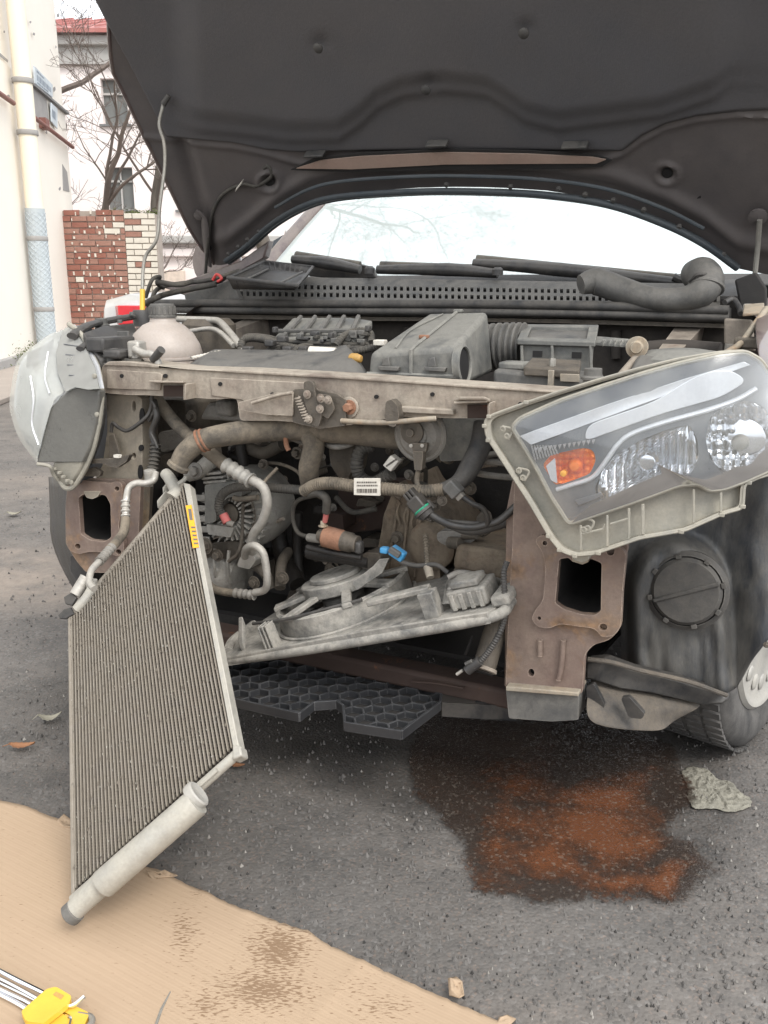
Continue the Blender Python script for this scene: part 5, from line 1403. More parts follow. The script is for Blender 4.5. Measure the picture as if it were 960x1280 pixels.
MB().tube([C(191, 450, .015), C(202, 437, .01)], [.008, .009], sm=False).build('valve_cap', 'plastic', vv_)
pipe('vent_hose', [(146, 440, .05), (152, 448, .03), (162, 452, .02), (178, 452, .02)], .006, 'rubber', car)

# intake manifold, looms behind
b = MB(); b.slab([[C(x, y, d) for x, y, d in ((336, 440, .30), (440, 440, .30), (466, 412, .46), (440, 408, .5), (366, 408, .5))]], Z * .022); im = b.build('engine_cover', 'box', car, bevel=.006)
for k in range(5):
    x0, x1 = 352 + k * 21, 376 + k * 18
    MB().tube([C(x0, 437, .30) + Z * .024, C(x1, 410, .47) + Z * .026], .006, seg=6, sm=False).build('cover_rib', 'plasticg', im)
MB().tube([C(345, 428, .34) + Z * .026, C(458, 428, .34) + Z * .026], .005, seg=6, sm=False).build('cover_rib', 'plasticg', im)
MB().box(C(402, 412, .50), U * .09, B * .03, Z * .02).build('coil_connector', 'plastic', car, bevel=.004)
for k, (pts, r) in enumerate([
    ([(300, 440, .28), (306, 424, .30), (330, 424, .3), (360, 434, .28), (400, 438, .28), (440, 436, .28)], .009),
    ([(300, 434, .28), (308, 420, .32), (340, 422, .32), (352, 432, .3)], .005),
    ([(344, 426, .30), (380, 428, .30), (430, 430, .30), (462, 430, .3)], .005),
    ([(420, 432, .28), (430, 420, .3), (446, 414, .32), (462, 416, .32), (464, 428, .3)], .008),
    ([(440, 440, .26), (470, 434, .28), (500, 430, .28)], .008),
    ([(316, 445, .24), (345, 441, .25), (380, 443, .25), (440, 441, .25)], .006)]):
    b = MB(); b.tube([C(*q) for q in pts], r, seg=10, rib=.0006 if r > .007 else 0, pitch=.006); b.build('wiring_loom', 'rubber', car)
for x, y in ((302, 441), (330, 433), (352, 441), (345, 428), (372, 441)):
    MB().box(C(x, y, .24), U * .022, B * .02, Z * .014).build('connector', 'plastic', car, bevel=.003)
MB().tube([C(388, 439, .235), C(420, 441, .235)], .011, seg=12, sm=False).build('white_cable_tag', 'white', car)
b = MB()
for k in range(9): b.box(C(396 + k * 2.4, 442, .2285), U * .0022, B * .001, Z * (.006 if k % 3 else .009))
b.build('tag_print', 'ink', car, sm=False)
MB().box(C(466, 432, .26), U * .025, B * .02, Z * .012).build('white_connector', 'white', car, bevel=.002)
b = MB(); b.lathe(C(446, 448, .14), (U * -1 + Z * .1), [(.0, -.012), (.007, -.010), (.010, 0), (.009, .012), (.006, .016), (0, .017)], 16); b.build('dipstick_handle', 'dipstick', car)

# air box standing askew behind the crossmember
fa, fb_, fc, fd = C(459, 478, .085), C(572, 486, .085), C(569, 434, .085), C(462, 441, .085)
ba, bb_, bc, bd = C(520, 452, .34), C(617, 466, .30), C(610, 389, .30), C(537, 391, .34)
b = MB(); b.hexa([fa, fb_, fc, fd, ba, bb_, bc, bd]); ab = b.build('air_filter_box', 'box', car, bevel=.010, seg=3)
def abt(u, v, o=.002): return fd.lerp(fc, u).lerp(bd.lerp(bc, u), v) + Z * o     # on the lid
b = MB(); b.tube([fa.lerp(fb_, .50) - B * .002, fd.lerp(fc, .50) - B * .003, abt(.5, .06), abt(.5, .5), abt(.5, .97)], .0035, seg=6, sm=False); b.build('lid_seam', 'box', ab)
b = MB(); b.tube([fa.lerp(fd, .30) - B * .003, fb_.lerp(fc, .30) - B * .003], .004, seg=6, sm=False); b.build('front_flange', 'box', ab)
for u in (.26, .78):
    p = fa.lerp(fb_, u).lerp(fd.lerp(fc, u), .42)
    b = MB(); b.slab([[p - U * .022 + Z * .008, p + U * .022 + Z * .008, p + U * .020 + Z * .000, p - U * .018]], -B * .010)
    b.slab([[p - U * .014 + Z * .022, p - U * .002 + Z * .026, p + U * .002 + Z * .008, p - U * .016 + Z * .008]], -B * .006)
    b.build('lid_clip', 'plasticg', ab, bevel=.0015)
for u, v, m_ in ((.42, .26, 'rust'), (.45, .95, 'box')):
    p = abt(u, v); MB().box(p, U * .018, B * .014, Z * .007).build('lid_latch', m_, ab, bevel=.002)
b = MB(); b.tube([abt(.28, .05), abt(.14, .5), abt(.30, .92)], .002, seg=6); b.build('lid_rib', 'box', ab)
# intake opening on its right face
Nx = (fc - fb_).cross(bb_ - fb_).normalized()
if Nx.dot(U) < 0: Nx = -Nx
pc = fb_.lerp(fc, .50).lerp(bb_.lerp(bc, .5), .115)
b = MB(); b.lathe(pc - Nx * .004, Nx, [(.037, 0), (.037, .012), (.033, .014), (.031, .012), (.031, .002)], 32); b.build('intake_collar', 'box', ab, ang=30)
MB().lathe(pc + Nx * .004, Nx, [(.031, 0), (.031, .001)], 32).build('intake_opening', 'cavity', ab)
# corrugated intake hose
b = MB(); b.tube([C(602, 436, .36), C(628, 434, .36), C(655, 434, .36)], .046, seg=28, rib=.0045, pitch=.013); b.build('corrugated_hose', 'plasticg', car, ang=60)
# battery and fuse box
b = MB(); b.hexa([C(617, 490, .10), C(760, 500, .10), C(760, 478, .10), C(617, 462, .10), C(625, 480, .30), C(750, 480, .30), C(752, 462, .30), C(628, 455, .30)]); bat = b.build('battery', 'plasticg', car, bevel=.006)
b = MB(); b.hexa([C(616, 484, .095), C(765, 492, .095), C(765, 488, .095), C(616, 479, .095), C(616, 484, .12), C(765, 492, .12), C(765, 488, .12), C(616, 479, .12)]); b.build('battery_ledge', 'plasticg', bat, bevel=.002)
b = MB(); b.slab([[C(654, 470, .09), C(724, 474, .09), C(726, 461, .17), C(664, 458, .17)]], Z * .016); b.build('hold_down_bar', 'castd', bat, bevel=.003)
MB().slab([[C(700, 477, .088), C(724, 478, .088), C(724, 468, .088), C(700, 467, .088)]], B * .003).build('rusty_end', 'column', bat, bevel=.001)
MB().box(C(684, 486, .08), U * .010, B * .006, Z * .032).build('clamp_strap', 'column', bat, bevel=.001)
MB().box(C(680, 466, .10), U * .034, B * .03, Z * .006).build('clamp_plate', 'column', bat, bevel=.002)
MB().bolt(C(690, 464, .11), Z, .006, .016).build('clamp_nut', 'steel', bat)
MB().box(C(622, 462, .16), U * .05, B * .05, Z * .014).build('battery_terminal_cover', 'box', bat, bevel=.004)
o_, a_, b2_ = C(652, 460, .26), C(738, 466, .26) - C(652, 460, .26), C(650, 432, .26) - C(652, 460, .26)
b = MB(); b.hexa([C(650, 462, .26), C(740, 468, .26), C(742, 432, .26), C(650, 430, .26), C(658, 455, .40), C(738, 455, .40), C(740, 420, .40), C(655, 418, .40)]); eb = b.build('relay_box', 'box', car, bevel=.004)
q0, q1, q2, q3 = C(646, 431, .25), C(744, 434, .25), C(748, 412, .42), C(654, 411, .42)
b = MB()
def lr(a, c, f): return a.lerp(c, f)
def bil(u, v): return q0.lerp(q1, u).lerp(q3.lerp(q2, u), v)
b.slab([[bil(0, 0), bil(1, 0), bil(1, 1), bil(0, 1)], [bil(.12, .16), bil(.12, .86), bil(.88, .86), bil(.88, .16)]], Z * .010)
b.build('lid_frame', 'box', eb, bevel=.002)
b = MB(); b.slab([[bil(.12, .16), bil(.88, .16), bil(.88, .86), bil(.12, .86)]], Z * .002); b.build('lid_panel', 'plasticg', eb, bevel=.001)
for u in (.22, .72):
    p = q0.lerp(q1, u) - Z * .022
    MB().slab([[p, p + U * .018, p + U * .018 + Z * .012, p + Z * .012]], -B * .004).build('lid_slot', 'cavity', eb)
for x in (652, 690, 738): MB().tube([C(x, 432, .252), C(x + 1, 460, .252)], .003, seg=6, sm=False).build('box_rib', 'box', eb)
# slotted bar and dark gap
b = MB(); b.slab([[C(744, 432, .3), C(806, 436, .3), C(806, 429, .33), C(746, 424, .33)]], Z * .006)
for k in range(7):
    b.box(C(752 + k * 7, 433, .298), U * .003, B * .03, Z * .012)
b.build('slotted_bar', 'box', car, bevel=.001)
MB().lathe(C(797, 434, .27), -B, [(.020, 0), (.020, .008), (.012, .010), (.010, .014), (0, .014)], 24).build('bar_bushing', 'column', car)
pipe('bar_bracket', [(797, 445, .27), (788, 456, .25), (776, 470, .2), (768, 482, .15)], .008, 'inner', car)
b = MB(); b.lathe(C(852, 462, .30), Z, [(.085, -.03), (.088, 0), (.082, .022), (.060, .034), (.03, .038), (0, .039)], 36); b.build('strut_tower', 'box', car)
b = MB(); b.hexa([C(786, 466, .20), C(900, 458, .20), C(895, 447, .24), C(796, 445, .24), C(800, 455, .36), C(900, 450, .36), C(895, 438, .36), C(806, 437, .36)]); b.build('washer_tank', 'plasticg', car, bevel=.010)
b = MB(); b.tube([C(790, 440, .55), C(840, 436, .56), C(900, 440, .55)], .02); b.build('wing_brace', 'fire', car)
pipe('grey_buffer', [(910, 446, .30), (912, 430, .30)], .008, 'cast', car)
MB().box(C(916, 436, .3), U * .045, B * .05, Z * .02).build('wing_bracket', 'castd', car, bevel=.004)
b = MB(); b.slab([cp([(905, 398), (940, 400), (944, 440), (905, 430)], .5)], B * .02); b.build('wing_panel', 'inner', car, bevel=.004)
b = MB(); b.slab([[C(928, 396, .44), C(955, 394, .44), C(955, 382, .52), C(930, 384, .52)]], Z * .006); b.build('wing_flange', 'column', car, bevel=.002)
pipe('wing_edge_seal', [(870, 470, .2), (900, 446, .25), (925, 430, .3), (945, 404, .36), (958, 386, .42)], .006, 'column', car)
b = MB(); b.tube([C(906, 378, .60), C(916, 374, .62), C(924, 384, .60), C(926, 392, .58)], .006); b.build('hinge_bracket', 'plastic', car)
MB().box(C(928, 391, .56), U * .022, B * .02, Z * .018).build('hinge_nut', 'alu', car, bevel=.003)
b = MB(); b.slab([cp([(918, 350), (945, 340), (958, 360), (958, 392), (925, 385)], .70)], B * .03); b.build('door_hinge_area', 'void', car, bevel=.004)

# ---------------------------------------------------------------- below the crossmember
# big dark engine mass with relief
def mass(name, px, d, th, m, bev=.012, rough_=.004, **k):
    b = MB(); b.slab([cp(rnd(px, 8), d)], B * th); return b.build(name, m, car, bevel=bev, rough=rough_, **k)
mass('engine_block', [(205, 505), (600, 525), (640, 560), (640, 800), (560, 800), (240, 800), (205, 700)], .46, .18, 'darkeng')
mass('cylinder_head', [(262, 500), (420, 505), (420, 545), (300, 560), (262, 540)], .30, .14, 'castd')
mass('valve_cover_end', [(186, 498), (232, 500), (232, 560), (222, 600), (190, 590)], .26, .12, 'castd')
mass('head_boss', [(196, 540), (228, 538), (234, 558), (200, 566)], .20, .05, 'cast', .008)
mass('head_boss', [(200, 568), (236, 562), (238, 590), (206, 590)], .20, .05, 'castd', .008)
b = MB(); b.hexa([C(250, 524, .12), C(345, 530, .12), C(342, 512, .12), C(262, 503, .12), C(255, 524, .22), C(340, 528, .22), C(340, 512, .22), C(262, 503, .22)]); tb_ = b.build('thermostat_housing', 'cast', car, bevel=.008, rough=.002)
MB().box(C(268, 520, .10), U * .045, B * .05, Z * .034).build('housing_boss', 'cast', tb_, bevel=.009, seg=3)
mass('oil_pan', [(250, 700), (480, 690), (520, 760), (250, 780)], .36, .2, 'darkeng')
mass('exhaust_shield', [(420, 600), (500, 600), (500, 660), (430, 668)], .33, .04, 'rustd', .008)
for x, y, r in ((462, 628, .014), (476, 622, .010)):
    MB().lathe(C(x, y, .328), -B, [(r, 0), (r, .006), (r * .6, .008), (0, .008)], 16).build('shield_bolt', 'castd', car)
# gearbox
gb = mass('gearbox', [(488, 620), (500, 600), (510, 622), (552, 650), (560, 672), (548, 700), (552, 740), (486, 740), (470, 700), (478, 650)], .20, .2, 'gearcast', .014)
b = MB(); b.lathe(C(540, 682, .19), -B, [(.05, -.02), (.052, .004), (.044, .012), (.03, .014), (0, .015)], 28); b.build('gearbox_cover', 'gearcast', gb, rough=.001)
b = MB()
for k in range(4): b.tube([C(500 + k * 12, 612 + k * 12, .197), C(484 + k * 17, 720, .197)], .004, seg=6, sm=False)
b.build('gearbox_rib', 'gearcast', gb)
MB().bolt(C(497, 672, .195), -B, .009, .010).build('gearbox_bolt', 'castd', gb)
MB().bolt(C(545, 632, .195), -B, .007, .008).build('gearbox_bolt', 'castd', gb)
mass('clutch_slave_cylinder', [(546, 664), (592, 662), (596, 672), (580, 684), (556, 682), (546, 676)], .14, .05, 'cast', .010)
MB().tube([C(562, 678, .13), C(576, 679, .12)], .012, sm=False).build('slave_bush', 'castd', car)
MB().tube([C(578, 668, .13), C(596, 668, .13)], .010, sm=False).build('slave_union', 'castd', car)
b = MB(); b.hexa([C(566, 712, .10), C(638, 730, .10), C(640, 690, .10), C(572, 680, .10), C(566, 700, .40), C(640, 705, .40), C(640, 660, .40), C(580, 655, .40)]); b.build('side_member', 'gearcast', car, bevel=.01, rough=.002)
b = MB(); b.tube([C(568, 715, .09), C(640, 735, .09)], .008, seg=8, sm=False); b.build('member_flange', 'castd', car)
mass('bracket', [(594, 648), (606, 640), (612, 668), (600, 676)], .16, .03, 'castd', .006)
pipe('coolant_stub', [(655, 560, .16), (620, 567, .15), (594, 572, .13)], .006, 'cast', car)
for y, k in ((568, 0), (585, 1)):
    b = MB(); b.tube([C(655, y - 12, .18), C(598, y - 14 + 8 * k, .14), C(593, y + 2, .12), C(604, y + 8, .10), C(660, y + 14, .14)], .006, seg=8); b.build('cooler_bracket', 'cast', car)
mass('bracket_plate', [(594, 560), (640, 556), (652, 600), (600, 596)], .2, .03, 'darkeng')

# alternator with cooling fins
alt = empty  # (built as a part of the car)
ac = C(292, 640, .12)
b = MB(); b.lathe(ac + B * .02, -B, [(.085, -.10), (.092, -.06), (.092, -.01), (.080, .012), (.055, .020), (.03, .022), (0, .022)], 40); al_ = b.build('alternator', 'castl', car, rough=.0015)
for j, (r0, r1, n_) in enumerate(((.030, .060, 26), (.066, .086, 30))):
    for k in range(n_):
        a = 2 * math.pi * k / n_
        e = U * math.cos(a) + Z * math.sin(a); t = U * -math.sin(a) + Z * math.cos(a)
        MB().box(ac + B * (-.008 if j == 0 else .006) + e * r0 - t * .0022 - B * .012, e * (r1 - r0), t * .0044, B * .02).build('cooling_fin', 'castl', al_, sm=False)
MB().lathe(ac - B * .002, -B, [(.060, 0), (.062, .003), (.058, .006), (.056, .0)], 36).build('bearing_ring', 'castd', al_)
MB().lathe(ac - B * .002, -B, [(.022, 0), (.022, .014), (.012, .018), (0, .018)], 24).build('hub_cap', 'castd', al_)
# ribbed housing blocks on the left of it
for k in range(6):
    y = 618 + k * 13
    b = MB(); b.hexa([C(238, y + 8, .10), C(262, y + 9, .10), C(262, y + 1, .10), C(238, y, .10), C(238, y + 8, .18), C(266, y + 9, .18), C(266, y + 1, .18), C(238, y, .18)]); b.build('housing_rib', 'castl', al_, bevel=.002)
b = MB(); b.slab([cp(rnd([(256, 606), (300, 602), (303, 620), (284, 622), (270, 640), (270, 652), (256, 654)], 3), .085)], B * .05); b.build('regulator_cover', 'box', al_, bevel=.004)
b = MB(); b.slab([cp(rnd([(258, 655), (292, 660), (288, 672), (260, 668)], 2), .09)], B * .04); b.build('terminal_block', 'castl', al_, bevel=.003)
for k in range(5):
    b = MB(); b.slab([[C(250 + k * 2, 592 + k * 5, .10), C(276 + k * 3, 590 + k * 5, .10), C(276 + k * 3, 593 + k * 5, .10), C(250 + k * 2, 595 + k * 5, .10)]], B * .04); b.build('housing_rib', 'castl', al_, bevel=.001)
b = MB(); b.tube([C(236, 592, .10), C(250, 588, .10), C(266, 574, .12)], .018, seg=12); b.build('mounting_ear', 'castl', al_, rough=.001)
MB().bolt(C(245, 588, .07), -B, .011, .010).build('mounting_bolt', 'cast', al_)
MB().bolt(C(257, 682, .08), -B, .012, .012).build('mounting_bolt', 'castd', al_)
# lead with red sleeve
pipe('alternator_lead', [(283, 650, .05), (274, 635, .05), (278, 618, .05), (296, 609, .05), (330, 609, .06), (382, 613, .06)], .0095, 'rubber', car, seg=12, rib=.0006, pitch=.006)
pipe('red_sleeve', [(279, 643, .048), (284, 653, .046)], .0095, 'redtape', car, sm=False)
pipe('terminal_end', [(284, 653, .046), (292, 656, .05)], .007, 'cast', car, sm=False)
# compressor
cmp_ = C(290, 708, .14)
b = MB(); b.lathe(C(248, 700, .16), U * 1 - Z * .12, [(.052, 0), (.056, .02), (.054, .06), (.058, .07), (.058, .10), (.048, .125), (.03, .13), (0, .13)], 32); cp_ = b.build('compressor', 'castl', car, rough=.002)
for k in range(3):
    b = MB(); b.tube([C(252 + k * 17, 684 + k * 2, .10), C(251 + k * 17, 704 + k * 2, .092), C(254 + k * 17, 724 + k * 2, .11)], .004, seg=6); b.build('casting_rib', 'castl', cp_)
for x, y in ((258, 690), (272, 694), (318, 728), (354, 722)):
    MB().bolt(C(x, y, .09), -B, .009, .008).build('compressor_bolt', 'castd', cp_)
mass('compressor_bracket', [(250, 680), (300, 676), (308, 690), (296, 700), (252, 694)], .11, .05, 'castd', .006)
b = MB(); b.slab([cp(rnd([(300, 696), (312, 690), (320, 700), (312, 712), (296, 708)], 3), .07)], B * .04); b.build('union_block', 'alu', cp_, bevel=.004)
# hoses and pipes in front
pipe('upper_radiator_hose', [(222, 584, -.055), (232, 566, -.045), (252, 551, -.03), (285, 543, -.01), (330, 538, .03), (380, 536, .05), (430, 540, .07), (500, 548, .10)], [.0185, .021, .0215, .023, .023, .024, .022], 'hose', car, seg=24, k=8)
hq0, hq1 = C(222, 584, -.055), C(228, 573, -.05)
hx = (hq0 - hq1).normalized()
b = MB(); b.lathe(hq0 - hx * .008, hx, [(.0195, 0), (.0225, .003), (.0225, .010), (.019, .012), (.0165, .008)], 28); b.build('hose_lip', 'hose', car)
MB().lathe(hq0 + hx * .0035, hx, [(.0168, 0), (.0168, .001)], 28).build('hose_mouth', 'cavity', car)
for f in (0, 1):
    c_ = C(249 + f * 5, 552 - f * 1.5, -.031 + f * .003); ax_ = (C(262, 548, -.022) - C(236, 560, -.04)).normalized()
    MB().lathe(c_, ax_, [(.0235, 0), (.0240, .001), (.0240, .004), (.0235, .005)], 28).build('hose_clamp', 'rust', car)
pipe('branch_hose', [(388, 540, .05), (392, 560, .05), (386, 585, .05), (387, 604, .07)], [.022, .021, .019], 'hose', car, seg=18)
pipe('suction_hose', [(192, 492, .08), (204, 510, .07), (226, 536, .05), (250, 556, .03), (270, 572, .02), (286, 584, .015)], .0135, 'hose', car, seg=16)
pipe('crimped_sleeve', [(282, 581, .013), (314, 601, .01)], .0145, 'castl', car, seg=20, sm=False, rib=.0014, pitch=.016)
pipe('aluminium_pipe', [(312, 599, .01), (326, 606, .01), (332, 616, .012), (334, 632, .015), (328, 652, .02), (317, 668, .03), (314, 684, .04), (316, 690, .05)], .0098, 'alu', car, seg=16)
pipe('aluminium_pipe', [(306, 696, .04), (308, 686, .02), (318, 682, .01), (328, 690, .01), (332, 705, .012), (334, 725, .015), (331, 737, .02), (318, 741, .02)], .0080, 'alu', car, seg=14)
pipe('crimped_sleeve', [(294, 741, .02), (318, 744, .02)], .0095, 'cast', car, seg=18, sm=False, rib=.0012, pitch=.012)
pipe('discharge_hose', [(258, 728, .03), (272, 738, .02), (296, 742, .02)], .0085, 'hose', car, seg=12)
pipe('main_loom', [(380, 614, .04), (395, 606, .03), (415, 604, .02), (446, 608, .015), (480, 611, .015), (525, 614, .015), (555, 612, .02)], .0118, 'hose', car, seg=14, rib=.0007, pitch=.006)
pipe('main_loom', [(552, 612, .02), (572, 604, .04), (585, 588, .06), (600, 558, .08), (606, 530, .10)], [.0118, .019, .021], 'seal', car, seg=16)
pipe('loom_branch', [(388, 618, .04), (398, 616, .03), (408, 624, .03), (408, 640, .04)], .0085, 'rubber', car)
pipe('red_sleeve', [(408, 642, .04), (406, 652, .045)], .0055, 'redtape', car, sm=False)
pipe('starter_lead', [(400, 618, .05), (372, 626, .08), (366, 645, .09), (372, 665, .09), (388, 672, .09)], .0045, 'rubber', car)
pipe('thin_pipe', [(330, 579, .12), (350, 580, .12), (372, 590, .10), (384, 610, .08), (402, 623, .05)], .0036, 'hose', car)
pipe('thin_pipe', [(330, 603, .02), (338, 594, .03), (347, 585, .04)], .0036, 'hose', car)
pipe('thin_pipe', [(346, 548, .06), (360, 546, .06), (376, 552, .07), (392, 552, .08)], .0055, 'cast', car)
pipe('short_pipe', [(292, 622, .06), (300, 624, .06), (322, 622, .05)], .006, 'hose', car)
pipe('thin_pipe', [(304, 630, .10), (303, 665, .10), (298, 690, .08), (286, 702, .08)], .0042, 'castd', car)
# white sticker wrapped on the loom
b = MB(); b.slab([cp([(442, 598), (475, 598), (475, 620), (442, 619)], -.0)], B * .004); lb_ = b.build('loom_label', 'white', car, bevel=.001)
b = MB()
for k in range(13): b.slab([cp([(446 + k * 2, 611), (447 + k * 2 + (k % 3) * .3, 611), (447 + k * 2 + (k % 3) * .3, 616), (446 + k * 2, 616)], -.0008)], B * .0005)
for row, yy in enumerate((602, 606)):
    x = 446
    while x < 471:
        w = random.uniform(.8, 2.4); b.slab([cp([(x, yy), (x + w, yy), (x + w, yy + 1.9), (x, yy + 1.9)], -.0008)], B * .0005); x += w + .8
b.build('label_print', 'ink', lb_, sm=False)
# funnel shaped thermostat flange
mass('flange_housing', [(410, 556), (446, 556), (440, 590), (432, 604), (424, 600), (414, 580)], .13, .06, 'castd', .008)
b = MB(); b.lathe(C(427, 553, .10), Z * 1 - B * .3, [(.033, 0), (.036, .003), (.036, .007), (.033, .010), (.028, .010)], 28); b.build('flange_ring', 'cast', car)
pipe('corrugated_loom', [(490, 592, .08), (466, 604, .08), (450, 596, .08), (446, 578, .08), (452, 562, .09), (466, 556, .1)], .0125, 'rubber', car, seg=14, rib=.0009, pitch=.007)
b = MB(); b.slab([cp([(478, 582), (488, 569), (498, 577), (488, 590)], .055)], B * .02); b.build('white_tag', 'white', car, bevel=.002)
b = MB()
for k in range(3): b.slab([cp([(482 + k * 3, 582 - k * 2), (489 + k * 3, 575 - k * 2 + 2), (490 + k * 3, 577 - k * 2 + 2), (483 + k * 3, 584 - k * 2)], .0545)], B * .0005)
b.build('tag_print', 'ink', car, sm=False)
# horn
hc = C(524, 544, .045)
b = MB(); b.lathe(hc, -B, [(.050, -.012), (.052, -.004), (.048, 0), (.044, -.002), (.036, .006), (.02, .008), (.018, .012), (.012, .014), (0, .014)], 36); hn_ = b.build('horn', 'cast', car, ang=30)
b = MB(); b.lathe(C(516, 540, .03), -B, [(.022, 0), (.022, .005), (.016, .008), (.008, .008), (.007, .014), (0, .014)], 24); b.build('horn_centre', 'castd', hn_)
plate('horn_terminal', rnd([(514, 554), (534, 554), (532, 566), (516, 566)], 2), .02, .01, 'castd', hn_, bevel=.001)
for x in (514, 528): MB().lathe(C(x, 557, .02), -B, [(.0035, 0), (.0035, .002), (0, .003)], 12).build('horn_rivet', 'alu', hn_)
plate('horn_connector', rnd([(516, 564), (529, 564), (527, 588), (518, 588)], 2), .012, .016, 'castd', car, bevel=.003)
pipe('horn_lead', [(523, 588, .02), (521, 600, .02), (524, 612, .015), (526, 622, .01)], .0048, 'hose', car)
mass('washer_reservoir', [(552, 522), (612, 524), (606, 560), (590, 575), (550, 578), (548, 540)], .14, .1, 'box', .010)
# loose lamp connector with green seal
def conn(x, y, d, ang_, L, r, m, sub=()):
    p = C(x, y, d); e = (U * math.cos(ang_) - Z * math.sin(ang_)); t = (U * math.sin(ang_) + Z * math.cos(ang_))
    b = MB(); b.box(p - e * L / 2 - t * r - B * r, e * L, t * 2 * r, B * 2 * r); o = b.build('connector', m, car, bevel=r * .25)
    return o, p, e, t
o, p, e, t = conn(523, 630, -.01, .80, .030, .014, 'plasticc')
for k in (-1, 0, 1): MB().box(p - e * .030 + t * (k * .008 - .0025) - B * .008, e * .018, t * .005, B * .016).build('pin_shroud', 'plasticc', o, bevel=.0008)
MB().lathe(p + e * .010, e, [(.0175, 0), (.0185, .0015), (.0175, .004)], 24).build('green_seal', 'green', o)
MB().lathe(p + e * .014, e, [(.021, 0), (.021, .005), (.016, .006), (.014, .014), (.009, .016)], 20).build('connector_collar', 'plastic', o)
for k in (-1, 1): MB().box(p + e * .006 + t * k * .018 - B * .004, e * .018, t * .003, B * .008).build('locking_ear', 'plastic', o, bevel=.0006)
pipe('lamp_lead', [(534, 640, -.01), (550, 650, -.01), (568, 657, -.01), (590, 659, .0), (606, 656, .01), (625, 650, .02), (650, 628, .03)], .0068, 'plasticc', car, seg=10)
pipe('lamp_lead', [(540, 645, -.006), (560, 652, .0), (580, 654, .0), (600, 655, .01)], .005, 'seal', car)
o, p, e, t = conn(567, 611, -.02, .75, .028, .012, 'plasticg')
MB().box(p + e * .012 - t * .007 - B * .007, e * .010, t * .014, B * .014).build('connector_tip', 'cast', o, bevel=.001)
pipe('connector_lead', [(577, 620, -.02), (590, 629, -.015), (604, 636, -.005), (610, 650, .005), (607, 658, .01)], .0048, 'plasticc', car)
pipe('lower_loom', [(560, 655, .05), (590, 664, .05), (628, 655, .05), (648, 645, .05)], .008, 'seal', car)
pipe('breather_line', [(532, 668, .08), (533, 690, .06), (534, 706, .04)], .0048, 'hose', car, rib=.0008, pitch=.006)
b = MB(); b.tube([C(534, 706, .035), C(538, 722, .02)], [.009, .0075], seg=12, sm=False); b.build('line_union', 'column', car)
# oil filter / starter with rusty band
sx = (U * 1 - Z * .10 ).normalized()
p = C(405, 670, .05)
b = MB(); b.lathe(p, sx, [(.018, 0), (.0215, .003), (.0215, .040), (.020, .044)], 30); sn = b.build('rusty_solenoid', 'rust', car, rough=.0006)
MB().lathe(p + sx * .044, sx, [(.020, 0), (.020, .018), (.017, .022), (.017, .032), (0, .034)], 30).build('solenoid_cap', 'castd', sn)
MB().lathe(p - sx * .012, sx, [(.012, 0), (.016, .012)], 20).build('solenoid_neck', 'castd', sn)
MB().box(p + sx * .074 - Z * .016 - B * .012, sx * .014, Z * .024, B * .02).build('solenoid_foot', 'plastic', sn, bevel=.004)
MB().bolt(C(404, 658, .045), Z, .006, .008).build('terminal_nut', 'column', sn)
pipe('solenoid_plug', [(386, 672, .07), (402, 674, .06)], .009, 'cast', car, sm=False)
pipe('starter_body', [(386, 690, .10), (440, 698, .09), (462, 702, .09)], .015, 'darkeng', car, seg=18)
pipe('heater_pipe', [(384, 684, .06), (420, 692, .05), (452, 697, .05)], .006, 'darkeng', car)
mass('starter_nose', [(452, 690), (476, 692), (476, 712), (452, 712)], .08, .05, 'castd', .01)
for pts, r, m_ in (([(340, 600, .22), (345, 640, .25), (352, 690, .25), (372, 730, .2)], .02, 'darkeng'), ([(372, 640, .25), (372, 700, .25), (380, 760, .2)], .012, 'darkeng'), ([(350, 735, .1), (352, 705, .14), (360, 690, .2)], .012, 'castd'), ([(310, 700, .14), (330, 715, .12), (340, 735, .12)], .012, 'castd'), ([(420, 622, .22), (440, 640, .2), (470, 636, .2)], .006, 'rubber'), ([(300, 556, .18), (304, 580, .18), (300, 600, .18)], .012, 'darkeng'), ([(310, 560, .2), (330, 566, .2), (352, 556, .2)], .014, 'castd')):
    pipe('engine_pipe', pts, r, m_, car)
for x, y, r in ((353, 722, .010), (318, 727, .008), (372, 566, .008), (330, 580, .007), (410, 700, .007), (322, 548, .008), (240, 520, .008)):
    MB().bolt(C(x, y, .11), -B, r, .010).build('engine_bolt', 'castd', car)
pipe('orange_clip', [(357, 545, .03), (358, 556, .03), (361, 563, .03)], .005, 'rust', car)
# vertical loom on the left and its hooked end
b = MB(); b.tube([C(194, 556, .02), C(193, 572, .01), C(190, 590, .0)], .010, seg=12, rib=.002, pitch=.008); b.build('corrugated_sleeve', 'rubber', car)
for pts, r in (([(190, 494, .03), (188, 512, .03), (180, 524, .02), (160, 538, .01), (148, 534, .01), (141, 529, .01), (139, 540, .01)], .0042), ([(192, 500, .04), (196, 520, .03), (190, 540, .03), (194, 556, .02)], .007), ([(188, 498, .03), (194, 510, .03), (186, 526, .03)], .004), ([(189, 542, .01), (194, 552, .01), (197, 560, .01)], .0035)):
    pipe('lamp_loom', pts, r, 'plasticc', car)
